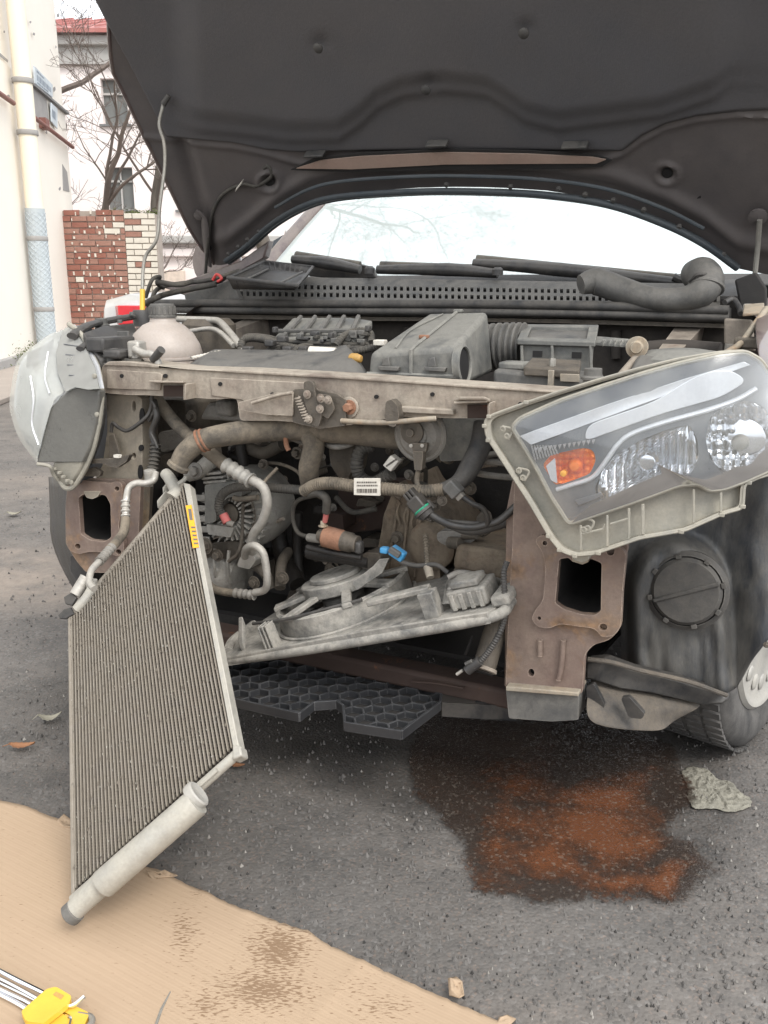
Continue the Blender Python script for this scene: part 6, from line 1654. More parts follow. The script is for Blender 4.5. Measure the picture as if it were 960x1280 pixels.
# AC hose running to the condenser
ln = [(200, 582, -.01)]
b = MB(); b.lathe(C(188, 596, -.02), Z, [(.010, -.012), (.012, -.010), (.012, .006), (.013, .008), (.013, .014), (.009, .016)], 18); b.build('pipe_union', 'alu', car)
MB().lathe(C(186, 603, -.02), Z, [(.0095, -.008), (.0095, .008)], 6).build('union_nut', 'alu', car, sm=False)
pipe('condenser_pipe', [(195, 590, -.02), (192, 600, -.03), (182, 604, -.04), (170, 604, -.05), (161, 610, -.06), (158, 624, -.07), (157, 634, -.08)], .0070, 'alu', car, seg=14)
pipe('crimped_sleeve', [(157, 626, -.072), (157, 650, -.09)], .0085, 'alu', car, sm=False, rib=.0012, pitch=.010, seg=18)
pipe('condenser_hose', [(157, 648, -.09), (155, 664, -.11), (147, 676, -.14), (136, 688, -.18)], .0095, 'hose', car, seg=14)
pipe('crimped_sleeve', [(140, 684, -.17), (124, 702, -.22)], .0085, 'cast', car, sm=False, rib=.0012, pitch=.010, seg=18)
pipe('condenser_pipe', [(124, 702, -.22), (114, 714, -.25), (112, 728, -.27), (118, 736, -.28)], .0065, 'alu', car, seg=12)
# right side drain, sensor leads
pipe('exhaust_stub', [(640, 735, .10), (622, 780, .05), (604, 838, .0)], .0215, 'castd', car, seg=22)
MB().lathe(C(605, 838, -.003), (C(604, 838, 0) - C(622, 780, .05)).normalized(), [(.023, -.006), (.0235, 0), (.018, .002), (.018, -.001)], 24).build('stub_lip', 'inner', car)
MB().lathe(C(605, 839, -.006), (C(604, 838, 0) - C(622, 780, .05)).normalized(), [(.0175, .0028), (.0175, .0035)], 24).build('stub_mouth', 'cavity', car)
pipe('sensor_lead', [(634, 702, .0), (630, 716, -.01), (631, 750, -.02), (630, 775, -.02), (620, 800, -.03), (602, 825, -.03), (588, 834, -.03)], .0052, 'plastic', car, rib=.0006, pitch=.005)
b = MB(); b.tube([C(600, 826, -.032), C(584, 838, -.035)], .0095, seg=10, sm=False); o = b.build('sensor_plug', 'plastic', car)
for k in (-1, 1): MB().tube([C(592 + k * 2, 830 + k * 4, -.038), C(584 + k * 2, 834 + k * 4, -.038)], .0035, sm=False).build('locking_tab', 'plasticg', o)
pipe('plug_tip', [(578, 838, -.036), (571, 843, -.036)], .003, 'alu', car, sm=False)
pipe('thin_strip', [(590, 795, .05), (586, 808, .04), (582, 818, .04)], .003, 'void', car)

# small clutter deep in the bay: wires, bolts, cast ribs and clips on the block and gearbox
rc2 = random.Random(41)
for k in range(22):
    x, y = rc2.uniform(300, 600), rc2.uniform(545, 700)
    pts = [(x, y, rc2.uniform(.14, .30))]
    for q in range(3):
        x += rc2.uniform(-34, 34); y += rc2.uniform(-24, 28); pts.append((x, y, rc2.uniform(.14, .34)))
    pipe('thin_wire', pts, rc2.uniform(.0022, .0048), rc2.choice(('rubber', 'hose', 'castd', 'plastic', 'inner')), car, seg=7)
for k in range(34):
    x, y = rc2.uniform(262, 610), rc2.uniform(545, 745)
    MB().bolt(C(x, y, rc2.uniform(.17, .32)), -B, rc2.uniform(.005, .009), .008).build('engine_bolt', rc2.choice(('castd', 'cast', 'inner')), car)
for k in range(16):
    x, y = rc2.uniform(300, 470), rc2.uniform(560, 740); w, h = rc2.uniform(8, 26), rc2.uniform(8, 24)
    b = MB(); b.slab([cp(rnd([(x, y), (x + w, y + rc2.uniform(-6, 6)), (x + w + rc2.uniform(-6, 6), y + h), (x + rc2.uniform(-6, 6), y + h)], 3), rc2.uniform(.26, .36))], B * .06)
    b.build('casting', rc2.choice(('castd', 'darkeng', 'castd', 'rustd')), car, bevel=.004, rough=.001)
for k in range(7):
    b = MB(); b.tube([C(500 + k * 9, 628 + k * 6, .196), C(496 + k * 9, 640 + k * 7, .190), C(500 + k * 9, 655 + k * 6, .196)], .003, seg=6); b.build('cast_web', 'gearcast', car)
# small fasteners and clips over the upper engine
for k in range(20):
    x, y = rc2.uniform(340, 460), rc2.uniform(414, 440)
    MB().box(C(x, y, .29), U * rc2.uniform(.008, .02), B * .015, Z * rc2.uniform(.006, .014)).build('clip', rc2.choice(('plastic', 'rubber', 'plasticg')), car, bevel=.002)
for k in range(6):
    x = rc2.uniform(310, 440)
    pipe('thin_wire', [(x, 442, .24), (x + rc2.uniform(8, 20), rc2.uniform(430, 436), .27), (x + rc2.uniform(24, 40), rc2.uniform(426, 440), .29)], .003, 'rubber', car, seg=7)
# ================================================================== LOOSE HEADLIGHT ON THE RIGHT
LQ = -.10    # lamp plane
def LPX(x, y, h=0.0): return C(x, y, LQ - h)
rl = empty('headlight', C(800, 690, LQ), 'large clear headlight with orange indicator hanging loose over the right front corner', 'headlight')
hous = [(604, 526), (611, 519), (655, 503), (700, 488), (750, 473), (800, 459), (850, 447), (900, 439), (932, 437), (947, 444), (972, 474), (990, 520), (992, 560), (975, 590), (948, 598), (932, 606), (930, 636), (905, 643), (858, 664), (800, 674), (742, 694), (716, 696), (700, 690), (688, 676), (660, 628), (606, 545)]
lens_o = [(640, 534), (650, 523), (700, 501), (750, 484), (800, 468), (850, 454), (900, 443), (932, 440), (950, 450), (973, 482), (988, 525), (987, 562), (966, 586), (932, 601), (905, 611), (886, 613), (874, 605), (850, 606), (790, 628), (711, 655), (690, 622), (668, 580)]
def ring_off(poly, off):
    cx = sum(p[0] for p in poly) / len(poly); cy = sum(p[1] for p in poly) / len(poly)
    return [(cx + (x - cx) * off, cy + (y - cy) * off) for x, y in poly]
rh = rnd(hous, 6, 3)
def bow(x): return .10 * max(0, (x - 700) / 290) ** 2.2     # the lamp wraps back round the corner
def LC(x, y, h=0.0): return C(x, y, LQ + bow(x) - h)
# housing flange: outer rim + tray behind
b = MB()
o1 = [LC(x, y, .0) for x, y in rh]; o2 = [LC(x, y, -.018) for x, y in rh]
i1 = [LC(x, y, .004) for x, y in ring_off(rh, .985)]; 
cxy = (800, 570)
def shrink(p, k): return (cxy[0] + (p[0] - cxy[0]) * k, cxy[1] + (p[1] - cxy[1]) * k)
i2 = [LC(*shrink(p, .955), .002) for p in rh]; i3 = [LC(*shrink(p, .94), -.014) for p in rh]
bk = [LC(*shrink(p, .82), -.10) for p in rh]
def loop(a): return a + [a[0]]
b.grid([loop(i3), loop(i2), loop(i1), loop(o1), loop(o2), loop(bk)]); b.slab([bk], B * .002)
lh = b.build('lamp_housing', 'lamphouse', rl, ang=45)
b = MB(); b.slab([[LC(*shrink(p, .95), -.0135) for p in hous], [LC(*shrink(p, .95), -.0135) for p in lens_o]], B * .001) 
b.build('lamp_tray', 'lamphouse', lh)
# rim lines, clips and bosses on the flange
b = MB(); b.tube(loop([LC(*shrink(p, .988), .003) for p in rh]), .0025, seg=6, sm=False); b.build('rim_bead', 'lamphouse', lh)
for i in range(0, len(rh), 5):
    x, y = rh[i]
    if y > 600 or x < 690:
        p = LC(*shrink((x, y), .992), .003)
        MB().box(p - U * .004 - Z * .003, U * .008, -B * .004, Z * .006).build('rim_clip', 'lamphouse', lh, bevel=.001)
for x, y in ((634, 545), (654, 597), (735, 660)):
    b = MB(); p = LC(x, y, .004)
    for k in range(2):
        q = LC(x + (k - 1) * 5, y + (k - 1) * 9 * (1 if x < 700 else -.2), .003)
        b.lathe(q, -B, [(.005, 0), (.005, .002), (.003, .0025), (.003, .001)], 12)
    b.tube([LC(x - 6, y - 12, .003), LC(x + 7, y - 8, .003), LC(x + 2, y + 4, .003)], .002, seg=6)
    b.build('moulded_marks', 'lamphouse', lh)
for x0, x1 in ((725, 728), (758, 761), (785, 788), (802, 806), (866, 869), (900, 903)):
    ya = interp([(700, 668), (742, 648), (800, 630), (850, 612), (930, 606)], x0); yb = interp([(700, 688), (742, 688), (800, 668), (858, 656), (930, 630)], x0)
    MB().slab([[LC(x0, ya, .001), LC(x1, ya, .001), LC(x1, yb, .001), LC(x0, yb, .001)]], -B * .004).build('housing_rib', 'lamphouse', lh, bevel=.001)
b = MB(); b.tube([LC(725, 668, .003), LC(754, 661, .003), LC(756, 655, .003)], .002, seg=6, sm=False); b.tube([LC(763, 655, .003), LC(786, 648, .003), LC(787, 640, .003)], .002, seg=6, sm=False); b.build('housing_frame', 'lamphouse', lh)
MB().slab([cp([(716, 688), (736, 684), (736, 700), (729, 704), (716, 700)], LQ + .02)], B * .02).build('lamp_tab', 'lamphouse', lh, bevel=.002)
# inside: dark bezel
bez = [shrink(p, .985) for p in lens_o]
bh_ = .002
big = [(754, 632), (743, 612), (752, 590), (770, 568), (800, 550), (835, 536), (862, 530), (872, 548), (874, 572), (864, 592), (840, 604), (800, 618)]
rr_ = [(888, 520), (910, 505), (935, 500), (955, 508), (968, 530), (966, 556), (950, 575), (925, 590), (905, 592), (888, 575), (882, 548)]
tis = [(678, 580), (690, 568), (730, 559), (742, 562), (746, 574), (738, 592), (712, 602), (694, 607)]
b = MB(); b.slab([[LC(x, y, bh_) for x, y in rnd(bez, 8)]] + [[LC(x, y, bh_) for x, y in rnd(h, 6)] for h in (big, rr_, tis)], -B * .003)
bz = b.build('lamp_bezel', 'lampblack', rl, ang=20)
def bowl(name, px, m, dep, nu=12, nv=0, amp=.004):
    """a faceted reflector: dished, with vertical flutes (and cross facets)"""
    pr = rnd(px, 6)
    x0, x1 = min(p[0] for p in pr), max(p[0] for p in pr); y0, y1 = min(p[1] for p in pr), max(p[1] for p in pr)
    cx, cy = (x0 + x1) / 2, (y0 + y1) / 2
    rows_ = []
    NR_, NC_ = 28, nu * 8
    for j in range(NR_ + 1):
        y = y0 + .4 + (y1 - y0 - .8) * j / NR_
        xs_ = []
        for i in range(len(pr)):
            a_, c_ = pr[i - 1], pr[i]
            if (a_[1] > y) != (c_[1] > y): xs_.append(a_[0] + (c_[0] - a_[0]) * (y - a_[1]) / (c_[1] - a_[1]))
        if len(xs_) < 2: continue
        xa, xb = min(xs_), max(xs_); r = []
        for i in range(NC_ + 1):
            x = xa + (xb - xa) * i / NC_
            q = min(1, ((x - cx) / (x1 - x0) * 2) ** 2 + ((y - cy) / (y1 - y0) * 2) ** 2)
            uu = (x - x0) / (x1 - x0) * nu
            edge_ = min(1, min(x - xa, xb - x) / 3, (y - y0) / 3, (y1 - y) / 3)
            h = bh_ - dep * (1 - q * .85) * edge_ + amp * abs(math.sin(math.pi * uu)) * edge_
            if nv: h += amp * abs(math.sin(math.pi * (y - y0) / (y1 - y0) * nv)) * edge_
            r.append(LC(x, y, h))
        rows_.append(r)
    b = MB(); b.grid(rows_); o = b.build(name, m, rl, ang=30)
    return o, cx, cy
o1_, cx, cy = bowl('main_reflector', big, 'chrome2', .055, 13, 2, .007)
o2_, cx2, cy2 = bowl('high_beam_reflector', rr_, 'chrome2', .05, 6, 6, .007)
o3_, cx3, cy3 = bowl('indicator_reflector', tis, 'orange', .022, 8, 6, .003)
b = MB(); b.lathe(LC(812, 575, -.03), -B, [(.016, 0), (.016, .016), (.011, .022), (0, .024)], 24); b.build('bulb_shield', 'chrome', o1_)
b = MB(); b.lathe(LC(926, 552, -.04), -B, [(.026, 0), (.026, .006), (.014, .008), (.010, .022), (0, .026)], 24); b.build('bulb_holder', 'steel', o2_)
b = MB(); b.lathe(LC(926, 552, -.034), -B, [(.034, 0), (.036, .003), (.032, .005)], 28); b.build('bulb_ring', 'chrome', o2_)
b = MB(); b.lathe(LC(719, 582, -.004), -B, [(.011, -.01), (.011, .000), (.007, .006), (0, .007)], 24); b.build('indicator_bulb', 'orange', o3_)
b = MB(); b.lathe(LC(704, 592, .002), -B, [(.005, -.01), (.005, 0), (0, .002)], 14); b.build('indicator_glint', 'orangel', o3_)  # yellow bead modelled in place of a highlight on the indicator
b = MB()
b.slab([[LC(x, y, .004) for x, y in rnd([(683, 582), (694, 572), (697, 604), (689, 600)], 2)]], -B * .002); b.build('indicator_flank', 'whitestrip', o3_)
# bright trim line curling round the reflectors
b = MB(); b.tube([LC(x, y, .006) for x, y in ((696, 612), (715, 606), (740, 597), (756, 578), (772, 556), (790, 542), (830, 528), (880, 514), (920, 500), (945, 486))], .0048, seg=10, flat=.8); b.build('trim_line', 'whitestrip', rl)
b = MB(); b.slab([[LC(x, y, .006) for x, y in ((650, 545), (668, 538), (760, 505), (860, 472), (930, 452), (938, 456), (900, 470), (800, 506), (700, 543), (664, 556))]], -B * .002); b.build('upper_sky_reflection', 'whitestrip', rl, bevel=.0006)  # white slab paints the sky's reflection along the lens top
b = MB(); b.slab([[LC(x, y, .005) for x, y in rnd(((735, 531), (760, 522), (818, 502), (866, 472), (890, 463), (914, 462), (935, 476), (902, 496), (827, 517), (785, 532), (730, 552)), 14)]], -B * .003); b.build('brow_sky_reflection', 'whitestrip', rl, bevel=.001)  # white wedge paints a second sky reflection in the lens
for k in range(13):
    x = 668 + k * 6
    MB().slab([[LC(x, 560 - k * .9, .009), LC(x + 5, 559 - k * .9, .009), LC(x + 2, 566 - k * .9, .009)]], -B * .003).build('trim_tooth', 'chrome', bz, sm=False)
for k in range(9):
    x = 664 + k * 3.5
    MB().slab([[LC(x, 556, .008), LC(x + 2.4, 556, .008), LC(x + 7, 575 - k, .008), LC(x + 4.6, 575 - k, .008)]], -B * .003).build('trim_flute', 'chrome2', bz, sm=False)
b = MB(); b.slab([[LC(x, y, .006) for x, y in ((718, 625), (752, 615), (754, 620), (724, 632))]], -B * .003); b.build('lower_trim', 'lampblack', bz, bevel=.001)
b = MB(); b.tube([LC(x, y, .004) for x, y in ((712, 648), (780, 628), (846, 604), (880, 600), (920, 592), (955, 572))], .002, seg=6); b.build('bezel_line', 'lampblack', bz)
# clear lens: bulging shell, leaning back at the top
b = MB(); lo = rnd(lens_o, 6, 3); rws = []
for k in range(15):
    f = k / 14
    rws.append(loop([LC(*shrink(p, 1 - .98 * f), .009 + .030 * (1 - (1 - f) ** 1.8)) for p in lo]))
b.grid(rws); lens_ = b.build('lamp_lens', 'lens', rl, ang=180)
b = MB(); b.tube(loop([LC(*p, .004) for p in lo]), .0040, seg=8, sm=False); b.build('lens_rim', 'lamphouse', rl)

# ================================================================== LEFT HEADLIGHT, SEEN FROM ITS SIDE
ll = empty('headlight', C(70, 610, -.05), 'yellowed headlight hanging at the left front corner, turned side-on with a grey inner side', 'headlight')
def H(x, y, d): return C(x, y, d)
# rim loop where lens meets housing (front -> back) and nose line
top_l = [H(78, 412, .10), H(62, 418, .06), H(45, 430, .02), H(30, 442, -.01), H(19, 458, -.03), H(12, 500, -.05), H(14, 520, -.06), H(24, 548, -.07), H(45, 578, -.08)]
edge = [H(79, 412, .10), H(74, 424, .06), H(71, 442, .02), H(74, 466, -.02), H(80, 488, -.05), H(68, 500, -.07), H(58, 530, -.08), H(50, 560, -.085), H(46, 578, -.085)]
# front lens: bulge between outer silhouette and inner edge
b = MB(); rws = []
for k in range(9):
    f = k / 8
    rws.append([a.lerp(c, f) - B * (.014 * math.sin(f * math.pi) * math.sin(math.pi * min(1, .12 + q / 33))) for q, (a, c) in enumerate(zip(smooth(top_l, 4), smooth(edge, 4)))])
b.grid(rws); b.build('lamp_lens', 'lenshaze', ll, ang=180)
b = MB(); rws = []
for k in range(6):
    f = k / 5
    rws.append([a.lerp(c, f) + B * .012 + B * (.020 * math.sin(f * math.pi)) for a, c in zip(smooth(top_l, 4), smooth(edge, 4))])
b.grid(rws); b.build('pale_reflector', 'whitestrip', ll, ang=180)
pipe_ = MB(); pipe_.tube([H(38, 470, -.06), H(42, 500, -.075), H(40, 530, -.08), H(48, 556, -.085)], .0018, seg=8); pipe_.build('light_guide', 'whitestrip', ll)
pipe_ = MB(); pipe_.tube([H(60, 440, -.02), H(56, 470, -.05), H(62, 492, -.07)], .0018, seg=8); pipe_.build('light_guide', 'whitestrip', ll)
b = MB(); b.slab([[H(x, y, d) for x, y, d in ((34, 440, .0), (50, 434, .02), (66, 424, .05), (62, 440, .02), (46, 452, -.01), (32, 460, -.03))]], B * .006); b.build('dark_bezel', 'lampblack', ll, bevel=.002)
# clear upper side window: white reflector behind, facing us
sw = [H(78, 413, .05), H(88, 406, .05), (H(104, 430, .0)), H(118, 458, -.03), H(124, 486, -.04), H(110, 487, -.05), H(94, 484, -.06), H(82, 490, -.06), H(72, 466, -.03), H(70, 440, .02)]
_n = (sw[3] - sw[0]).cross(sw[8] - sw[0]).normalized(); _p0 = V(sw[0])
sw = [PL(*proj(q), _p0, _n) for q in sw]
b = MB(); b.slab([[p + B * .010 for p in sw]], B * .004); b.build('side_reflector', 'whitestrip', ll)
b = MB(); b.slab([sw], B * .002); b.build('side_lens', 'lenshaze', ll)
for k in range(4):
    MB().tube([H(80 + k * 2, 430 + k * 13, .02 - k * .02), H(104 + k * 5, 434 + k * 12, .01 - k * .015)], .0012, seg=5, sm=False).build('reflector_line', 'lampblack', ll)
# grey inner side wall
sd_pts = [(82, 490, -.06), (94, 484, -.06), (110, 486, -.05), (124, 488, -.04), (124, 500, -.035), (121, 530, -.04), (112, 560, -.045), (104, 578, -.05), (46, 578, -.085), (52, 550, -.083), (62, 510, -.075)]
_a, _b, _c = H(*sd_pts[0]), H(*sd_pts[5]), H(*sd_pts[8]); _n = (_b - _a).cross(_c - _a).normalized()
b = MB(); b.slab([[PL(q[0], q[1], _a, _n) for q in sd_pts]], B * .02); b.build('inner_side', 'lampside', ll, bevel=.003)
b = MB(); b.slab([[H(*q) for q in ((66, 578, -.07), (104, 576, -.05), (98, 592, -.05), (88, 606, -.05), (78, 608, -.05), (64, 590, -.06))]], B * .03); b.build('lower_housing', 'lamphouse', ll, bevel=.004)
b = MB(); b.tube([H(47, 580, -.086), H(62, 583, -.08), H(66, 592, -.07), H(72, 600, -.06)], .004, seg=8); b.build('lens_edge', 'lamphouse', ll)
# flange running down the back edge
b = MB(); b.tube([H(86, 405, .06), H(100, 416, .04), H(112, 436, .02), H(121, 455, .0), H(127, 485, -.02), H(125, 520, -.03), H(117, 560, -.035), (H(104, 590, -.04)), H(92, 608, -.045), H(82, 610, -.05), H(74, 600, -.05)], .0055, seg=8); b.build('lamp_flange', 'lamphouse', ll)
b = MB(); b.tube([H(90, 408, .08), H(106, 422, .06), H(118, 444, .04), H(128, 470, .02), H(130, 500, .0), H(126, 540, -.01), H(112, 580, -.02)], .006, seg=8); b.build('back_shell_edge', 'plasticc', ll)
bkp = [(88, 406, .08), (110, 422, .08), (124, 450, .06), (131, 490, .03), (128, 540, .02), (114, 585, .0), (92, 608, -.02), (70, 580, .0), (55, 520, .03), (50, 450, .08)]
b = MB(); b.slab([[H(*q) for q in bkp]], B * .05); b.build('back_shell', 'lampblack', ll, bevel=.006)
for x, y in ():
    b = MB(); b.tube([H(x - 6, y, -.058), H(x + 2, y + 4, -.056), H(x + 10, y - 1, -.052)], .0018, seg=6); b.build('moulded_line', 'lamphouse', ll)
for x, y in ((122, 518), (90, 603), (119, 470)):
    MB().lathe(H(x, y, -.05), -B, [(.005, 0), (.005, .004), (0, .006)], 12).build('lamp_boss', 'lamphouse', ll)
b = MB()
for k in range(4): b.box(H(66 + k * 5, 588 + k * 5, -.07), U * .006, B * .01, Z * .006)
b.build('adjuster_teeth', 'lamphouse', ll, bevel=.001)

# ================================================================== CONDENSER LEANING AGAINST THE CAR
TL, TR, BLc = P(88, 771, 1.62), P(229, 605, 1.74), P(93, 1116, 1.20)
cn = (TR - TL).cross(BLc - TL).normalized()
if cn.y > 0: cn = -cn                      # faces us
def KP(x, y, o=0.0): return PL(x, y, TL + cn * o, cn)
BRc = KP(293, 937)
co = empty('condenser', BLc, 'air conditioning condenser with vertical flat tubes leaning on the car, its end on cardboard', 'condenser')
def kq(u, v, o=0.0): return TL.lerp(TR, u).lerp(BLc.lerp(BRc, u), v) + cn * o
NT = 44
for i in range(NT):
    u0 = (i + .30) / NT; u1 = (i + .68) / NT
    b = MB(); dd = -cn * .016
    b.box(kq(u0, 0.005, .0012), kq(u1, 0.005, .0012) - kq(u0, 0.005, .0012), kq(u0, .99, .0012) - kq(u0, .005, .0012), dd)
    b.build('tube', 'tubeal', co, sm=False)
# zig-zag fins between the tubes, really folded
b = MB()
for i in range(NT + 1):
    ua, ub = max(0, (i - .22) / NT), min(1, (i + .22) / NT)
    n = 110
    for k in range(n):
        v0, v1 = k / n, (k + .5) / n
        q = [kq(ua, v0, -.001), kq(ub, v1, -.001)]
        b.grid([[q[0], q[1]], [q[0] - cn * .014, q[1] - cn * .014]])
        q = [kq(ub, v1, -.001), kq(ua, (k + 1) / n, -.001)]
        b.grid([[q[0], q[1]], [q[0] - cn * .014, q[1] - cn * .014]])
fn = b.build('fins', 'fins', co, sm=False); fn['kind'] = 'stuff'
b = MB()
rd_ = random.Random(3)
for k in range(700):
    u, v = rd_.random(), rd_.random() ** 1.3; s_ = rd_.uniform(.0006, .0022); p = kq(u, v, .0016); ea = (TR - TL).normalized() * s_; eb = (BLc - TL).normalized() * s_ * rd_.uniform(.5, 2.2)
    b.slab([[p - ea, p - eb + ea * .3, p + ea, p + eb]], cn * .0006)
db = b.build('caught_debris', 'mud', co, sm=False); db['kind'] = 'stuff'
b = MB()
for k in range(260):
    u, v = rd_.random(), rd_.random(); s_ = rd_.uniform(.0005, .0013); p = kq(u, v, .0016); ea = (TR - TL).normalized() * s_; eb = (BLc - TL).normalized() * s_ * rd_.uniform(.5, 2)
    b.slab([[p - ea, p - eb, p + ea, p + eb]], cn * .0006)
db = b.build('pale_chips', 'header', co, sm=False); db['kind'] = 'stuff'
MB().slab([[kq(0, 0, -.010), kq(1, 0, -.010), kq(1, 1, -.010), kq(0, 1, -.010)]], -cn * .004).build('clogged_core', 'fins', co, sm=False)
b = MB(); b.tube([kq(-.015, -.004, -.006), kq(1.0, -.004, -.006)], .0075, seg=14, sm=False); b.build('upper_header', 'tubeal', co)
b = MB(); b.slab([[KP(229, 603, .004), KP(237, 605, .004), KP(249.5, 683, .004), KP(299, 936, .004), KP(292, 940, .004)]], -cn * .020); b.build('side_plate', 'header', co, bevel=.0015)
b = MB(); b.slab([[kq(-.018, 0, .002), kq(0.004, 0, .002), kq(0.004, 1, .002), kq(-.018, 1, .002)]], -cn * .016); b.build('side_plate', 'tubeal', co, bevel=.0015)
b = MB(); b.slab([[KP(232, 632, .0055), KP(239, 631, .0055), KP(248.5, 684, .0055), KP(241, 685, .0055)]], -cn * .001); st = b.build('warning_sticker', 'sticker', co)
b = MB()
for k in range(5):
    y = 658 + k * 5; b.slab([[KP(238.5 + k * .9, y, .006), KP(243.5 + k * .9, y, .006), KP(243.9 + k * .9, y + 2.2, .006), KP(238.9 + k * .9, y + 2.2, .006)]], -cn * .0004)
b.slab([[KP(235, 636, .006), KP(239, 636, .006), KP(241, 650, .006), KP(237, 650, .006)]], -cn * .0004)
b.build('sticker_print', 'ink', st, sm=False)
# lower header and the thick receiver tube
b = MB(); b.tube([kq(-.02, 1.012, -.004), kq(1.02, 1.012, -.004)], .0085, seg=16, sm=False); b.build('lower_header', 'header', co)
b = MB(); b.slab([[KP(290, 930, .006), KP(300, 932, .006), KP(302, 944, .006), KP(290, 950, .006)]], -cn * .022); b.build('header_end', 'header', co, bevel=.003)
ra, rb = KP(88, 1143, .012), KP(118, 1108, .012)
rc_, rd = KP(104, 1118, .022), KP(243, 996, .022)
dirr = (rd - rc_).normalized()
b = MB(); b.lathe(KP(128, 1106, .022), dirr, [(.0215, 0), (.0225, .003), (.0225, (rd - KP(128, 1106, .022)).length - .004), (.0215, (rd - KP(128, 1106, .022)).length)], 36); rt = b.build('receiver_tube', 'header', co, rough=.0004)
b = MB(); b.lathe(rd, dirr, [(.0215, -.004), (.0225, .0), (.0225, .008), (.020, .0105), (.017, .0105), (.015, .009), (0, .009)], 32); b.build('end_cap', 'rim', rt)
b = MB(); b.tube([KP(131, 1100, .012), KP(118, 1113, .012), KP(104, 1126, .012), KP(93, 1138, .012)], [.019, .0185, .0175, .0165], seg=24); b.build('header_elbow', 'header', co)
b = MB(); b.lathe(KP(93, 1139, .012), -dirr, [(.0175, -.003), (.018, 0), (.018, .010), (.014, .013), (.012, .006)], 28); b.build('elbow_cap', 'plasticg', co)
b = MB(); b.tube([kq(.18, 1.02, .006), kq(.9, 1.02, .006)], .004, seg=8, sm=False); b.build('weld_bead', 'header', co, rough=.0006)
b = MB(); b.lathe(KP(205, 1020, .034), cn, [(.003, 0), (.003, .003), (0, .004)], 10); b.build('pin', 'castd', rt)
# unions at the top
b = MB(); b.tube([KP(207, 592, .0), KP(212, 598, .0), KP(220, 614, -.002), KP(215, 622, 0)], [.012, .013, .014], seg=16); b.build('inlet_elbow', 'header', co)
b = MB(); b.box(KP(203, 622, -.01), (TR - TL).normalized() * .035, -cn * .02, Z * .022); b.box(KP(196, 636, -.01), (TR - TL).normalized() * .030, -cn * .02, Z * .018); b.build('union_block', 'header', co, bevel=.004)
b = MB(); b.tube([KP(222, 606, 0), KP(230, 600, .0), KP(232, 596, 0)], [.005, .004], seg=8); b.build('charging_stub', 'header', co)
b = MB(); b.tube([KP(108, 722, .004), KP(94, 744, .004)], [.013, .012], seg=18, sm=False); b.build('outlet_union', 'alu', co)
b = MB(); b.lathe(KP(115, 730, .004), Z, [(.011, -.008), (.012, 0), (.011, .008)], 18); b.build('union_ring', 'alu', co)
b = MB(); b.tube([KP(118, 732, .004), KP(108, 748, .002), KP(96, 762, 0)], .010, seg=14, sm=False); b.build('outlet_pipe', 'header', co)
b = MB(); b.slab([[KP(x, y, .0) for x, y in ((74, 770), (82, 762), (90, 760), (94, 768), (84, 774), (76, 774))]], cn * .004); b.build('mounting_tab', 'plasticc', co, bevel=.001)
b = MB(); b.slab([[KP(x, y, .0) for x, y in ((82, 748), (92, 742), (98, 748), (92, 758), (84, 756))]], cn * .006); b.build('mounting_tab', 'plasticc', co, bevel=.001)
pipe_ = MB(); pipe_.tube([TL - cn * .01, kq(0, .0, -.02) + Z * .01], .004)

# ================================================================== FAN SHROUD HANGING BELOW THE ENGINE
SA, SB = C(276, 826, -.05), C(614, 770, -.05)
e1 = (SB - SA).normalized()
e2 = (B * 1.0 + Z * .10); e2 = (e2 - e1 * e2.dot(e1)).normalized()
e3 = e1.cross(e2)
if e3.z < 0: e3 = -e3
def F(px, py, w=0.0): return PL(px, py, SA + e3 * w, e3)
def Fl(u, v, w=0.0): return SA + e1 * u + e2 * v + e3 * w
LEN = (SB - SA).length
fs = empty('fan_shroud', SA, 'dust-covered grey radiator fan shroud lying tilted under the engine', 'fan shroud')
rc = Fl(LEN * .37, .17); RR = .145
outer = [(0, 0), (LEN * .5, -.004), (LEN, 0), (LEN + .015, .08), (LEN - .01, .20), (LEN * .8, .33), (LEN * .3, .36), (.02, .34), (-.02, .2)]
b = MB(); b.slab([[Fl(u, v, 0) for u, v in rnd(outer, .03)], [rc + (e1 * math.cos(a * .1745) + e2 * math.sin(a * .1745)) * RR for a in range(36)]], e3 * .006)
b.build('shroud_panel', 'shroud', fs, bevel=.002)
b = MB(); b.tube([Fl(-.01, .0, -.002), Fl(LEN * .3, -.006, -.004), Fl(LEN * .7, -.006, -.004), Fl(LEN, .0, -.002), Fl(LEN + .02, .06, 0)], .010, seg=10, flat=1.0); b.build('front_lip', 'shroud', fs)
b = MB(); b.slab([[Fl(0, -.010, -.010), Fl(LEN, -.010, -.010), Fl(LEN, -.010, .012), Fl(LEN * .6, -.010, .016), Fl(0, -.010, .008)]], e2 * .006); b.build('front_rail', 'shroud', fs, bevel=.002)
b = MB()
for (r0, w0, r1, w1) in ((RR, 0, RR, .048), (RR, .048, RR - .008, .052), (RR - .008, .052, RR - .008, 0)):
    b.grid([loop([rc + (e1 * math.cos(a * .131) + e2 * math.sin(a * .131)) * r + e3 * w for a in range(48)]) for r, w in ((r0, w0), (r1, w1))])
b.build('fan_ring', 'shroud', fs, ang=40)
b = MB(); b.tube(loop([rc + (e1 * math.cos(a * .131) + e2 * math.sin(a * .131)) * (RR + .006) + e3 * .008 for a in range(48)]), .004, seg=6, sm=False); b.build('ring_step', 'shroud', fs)
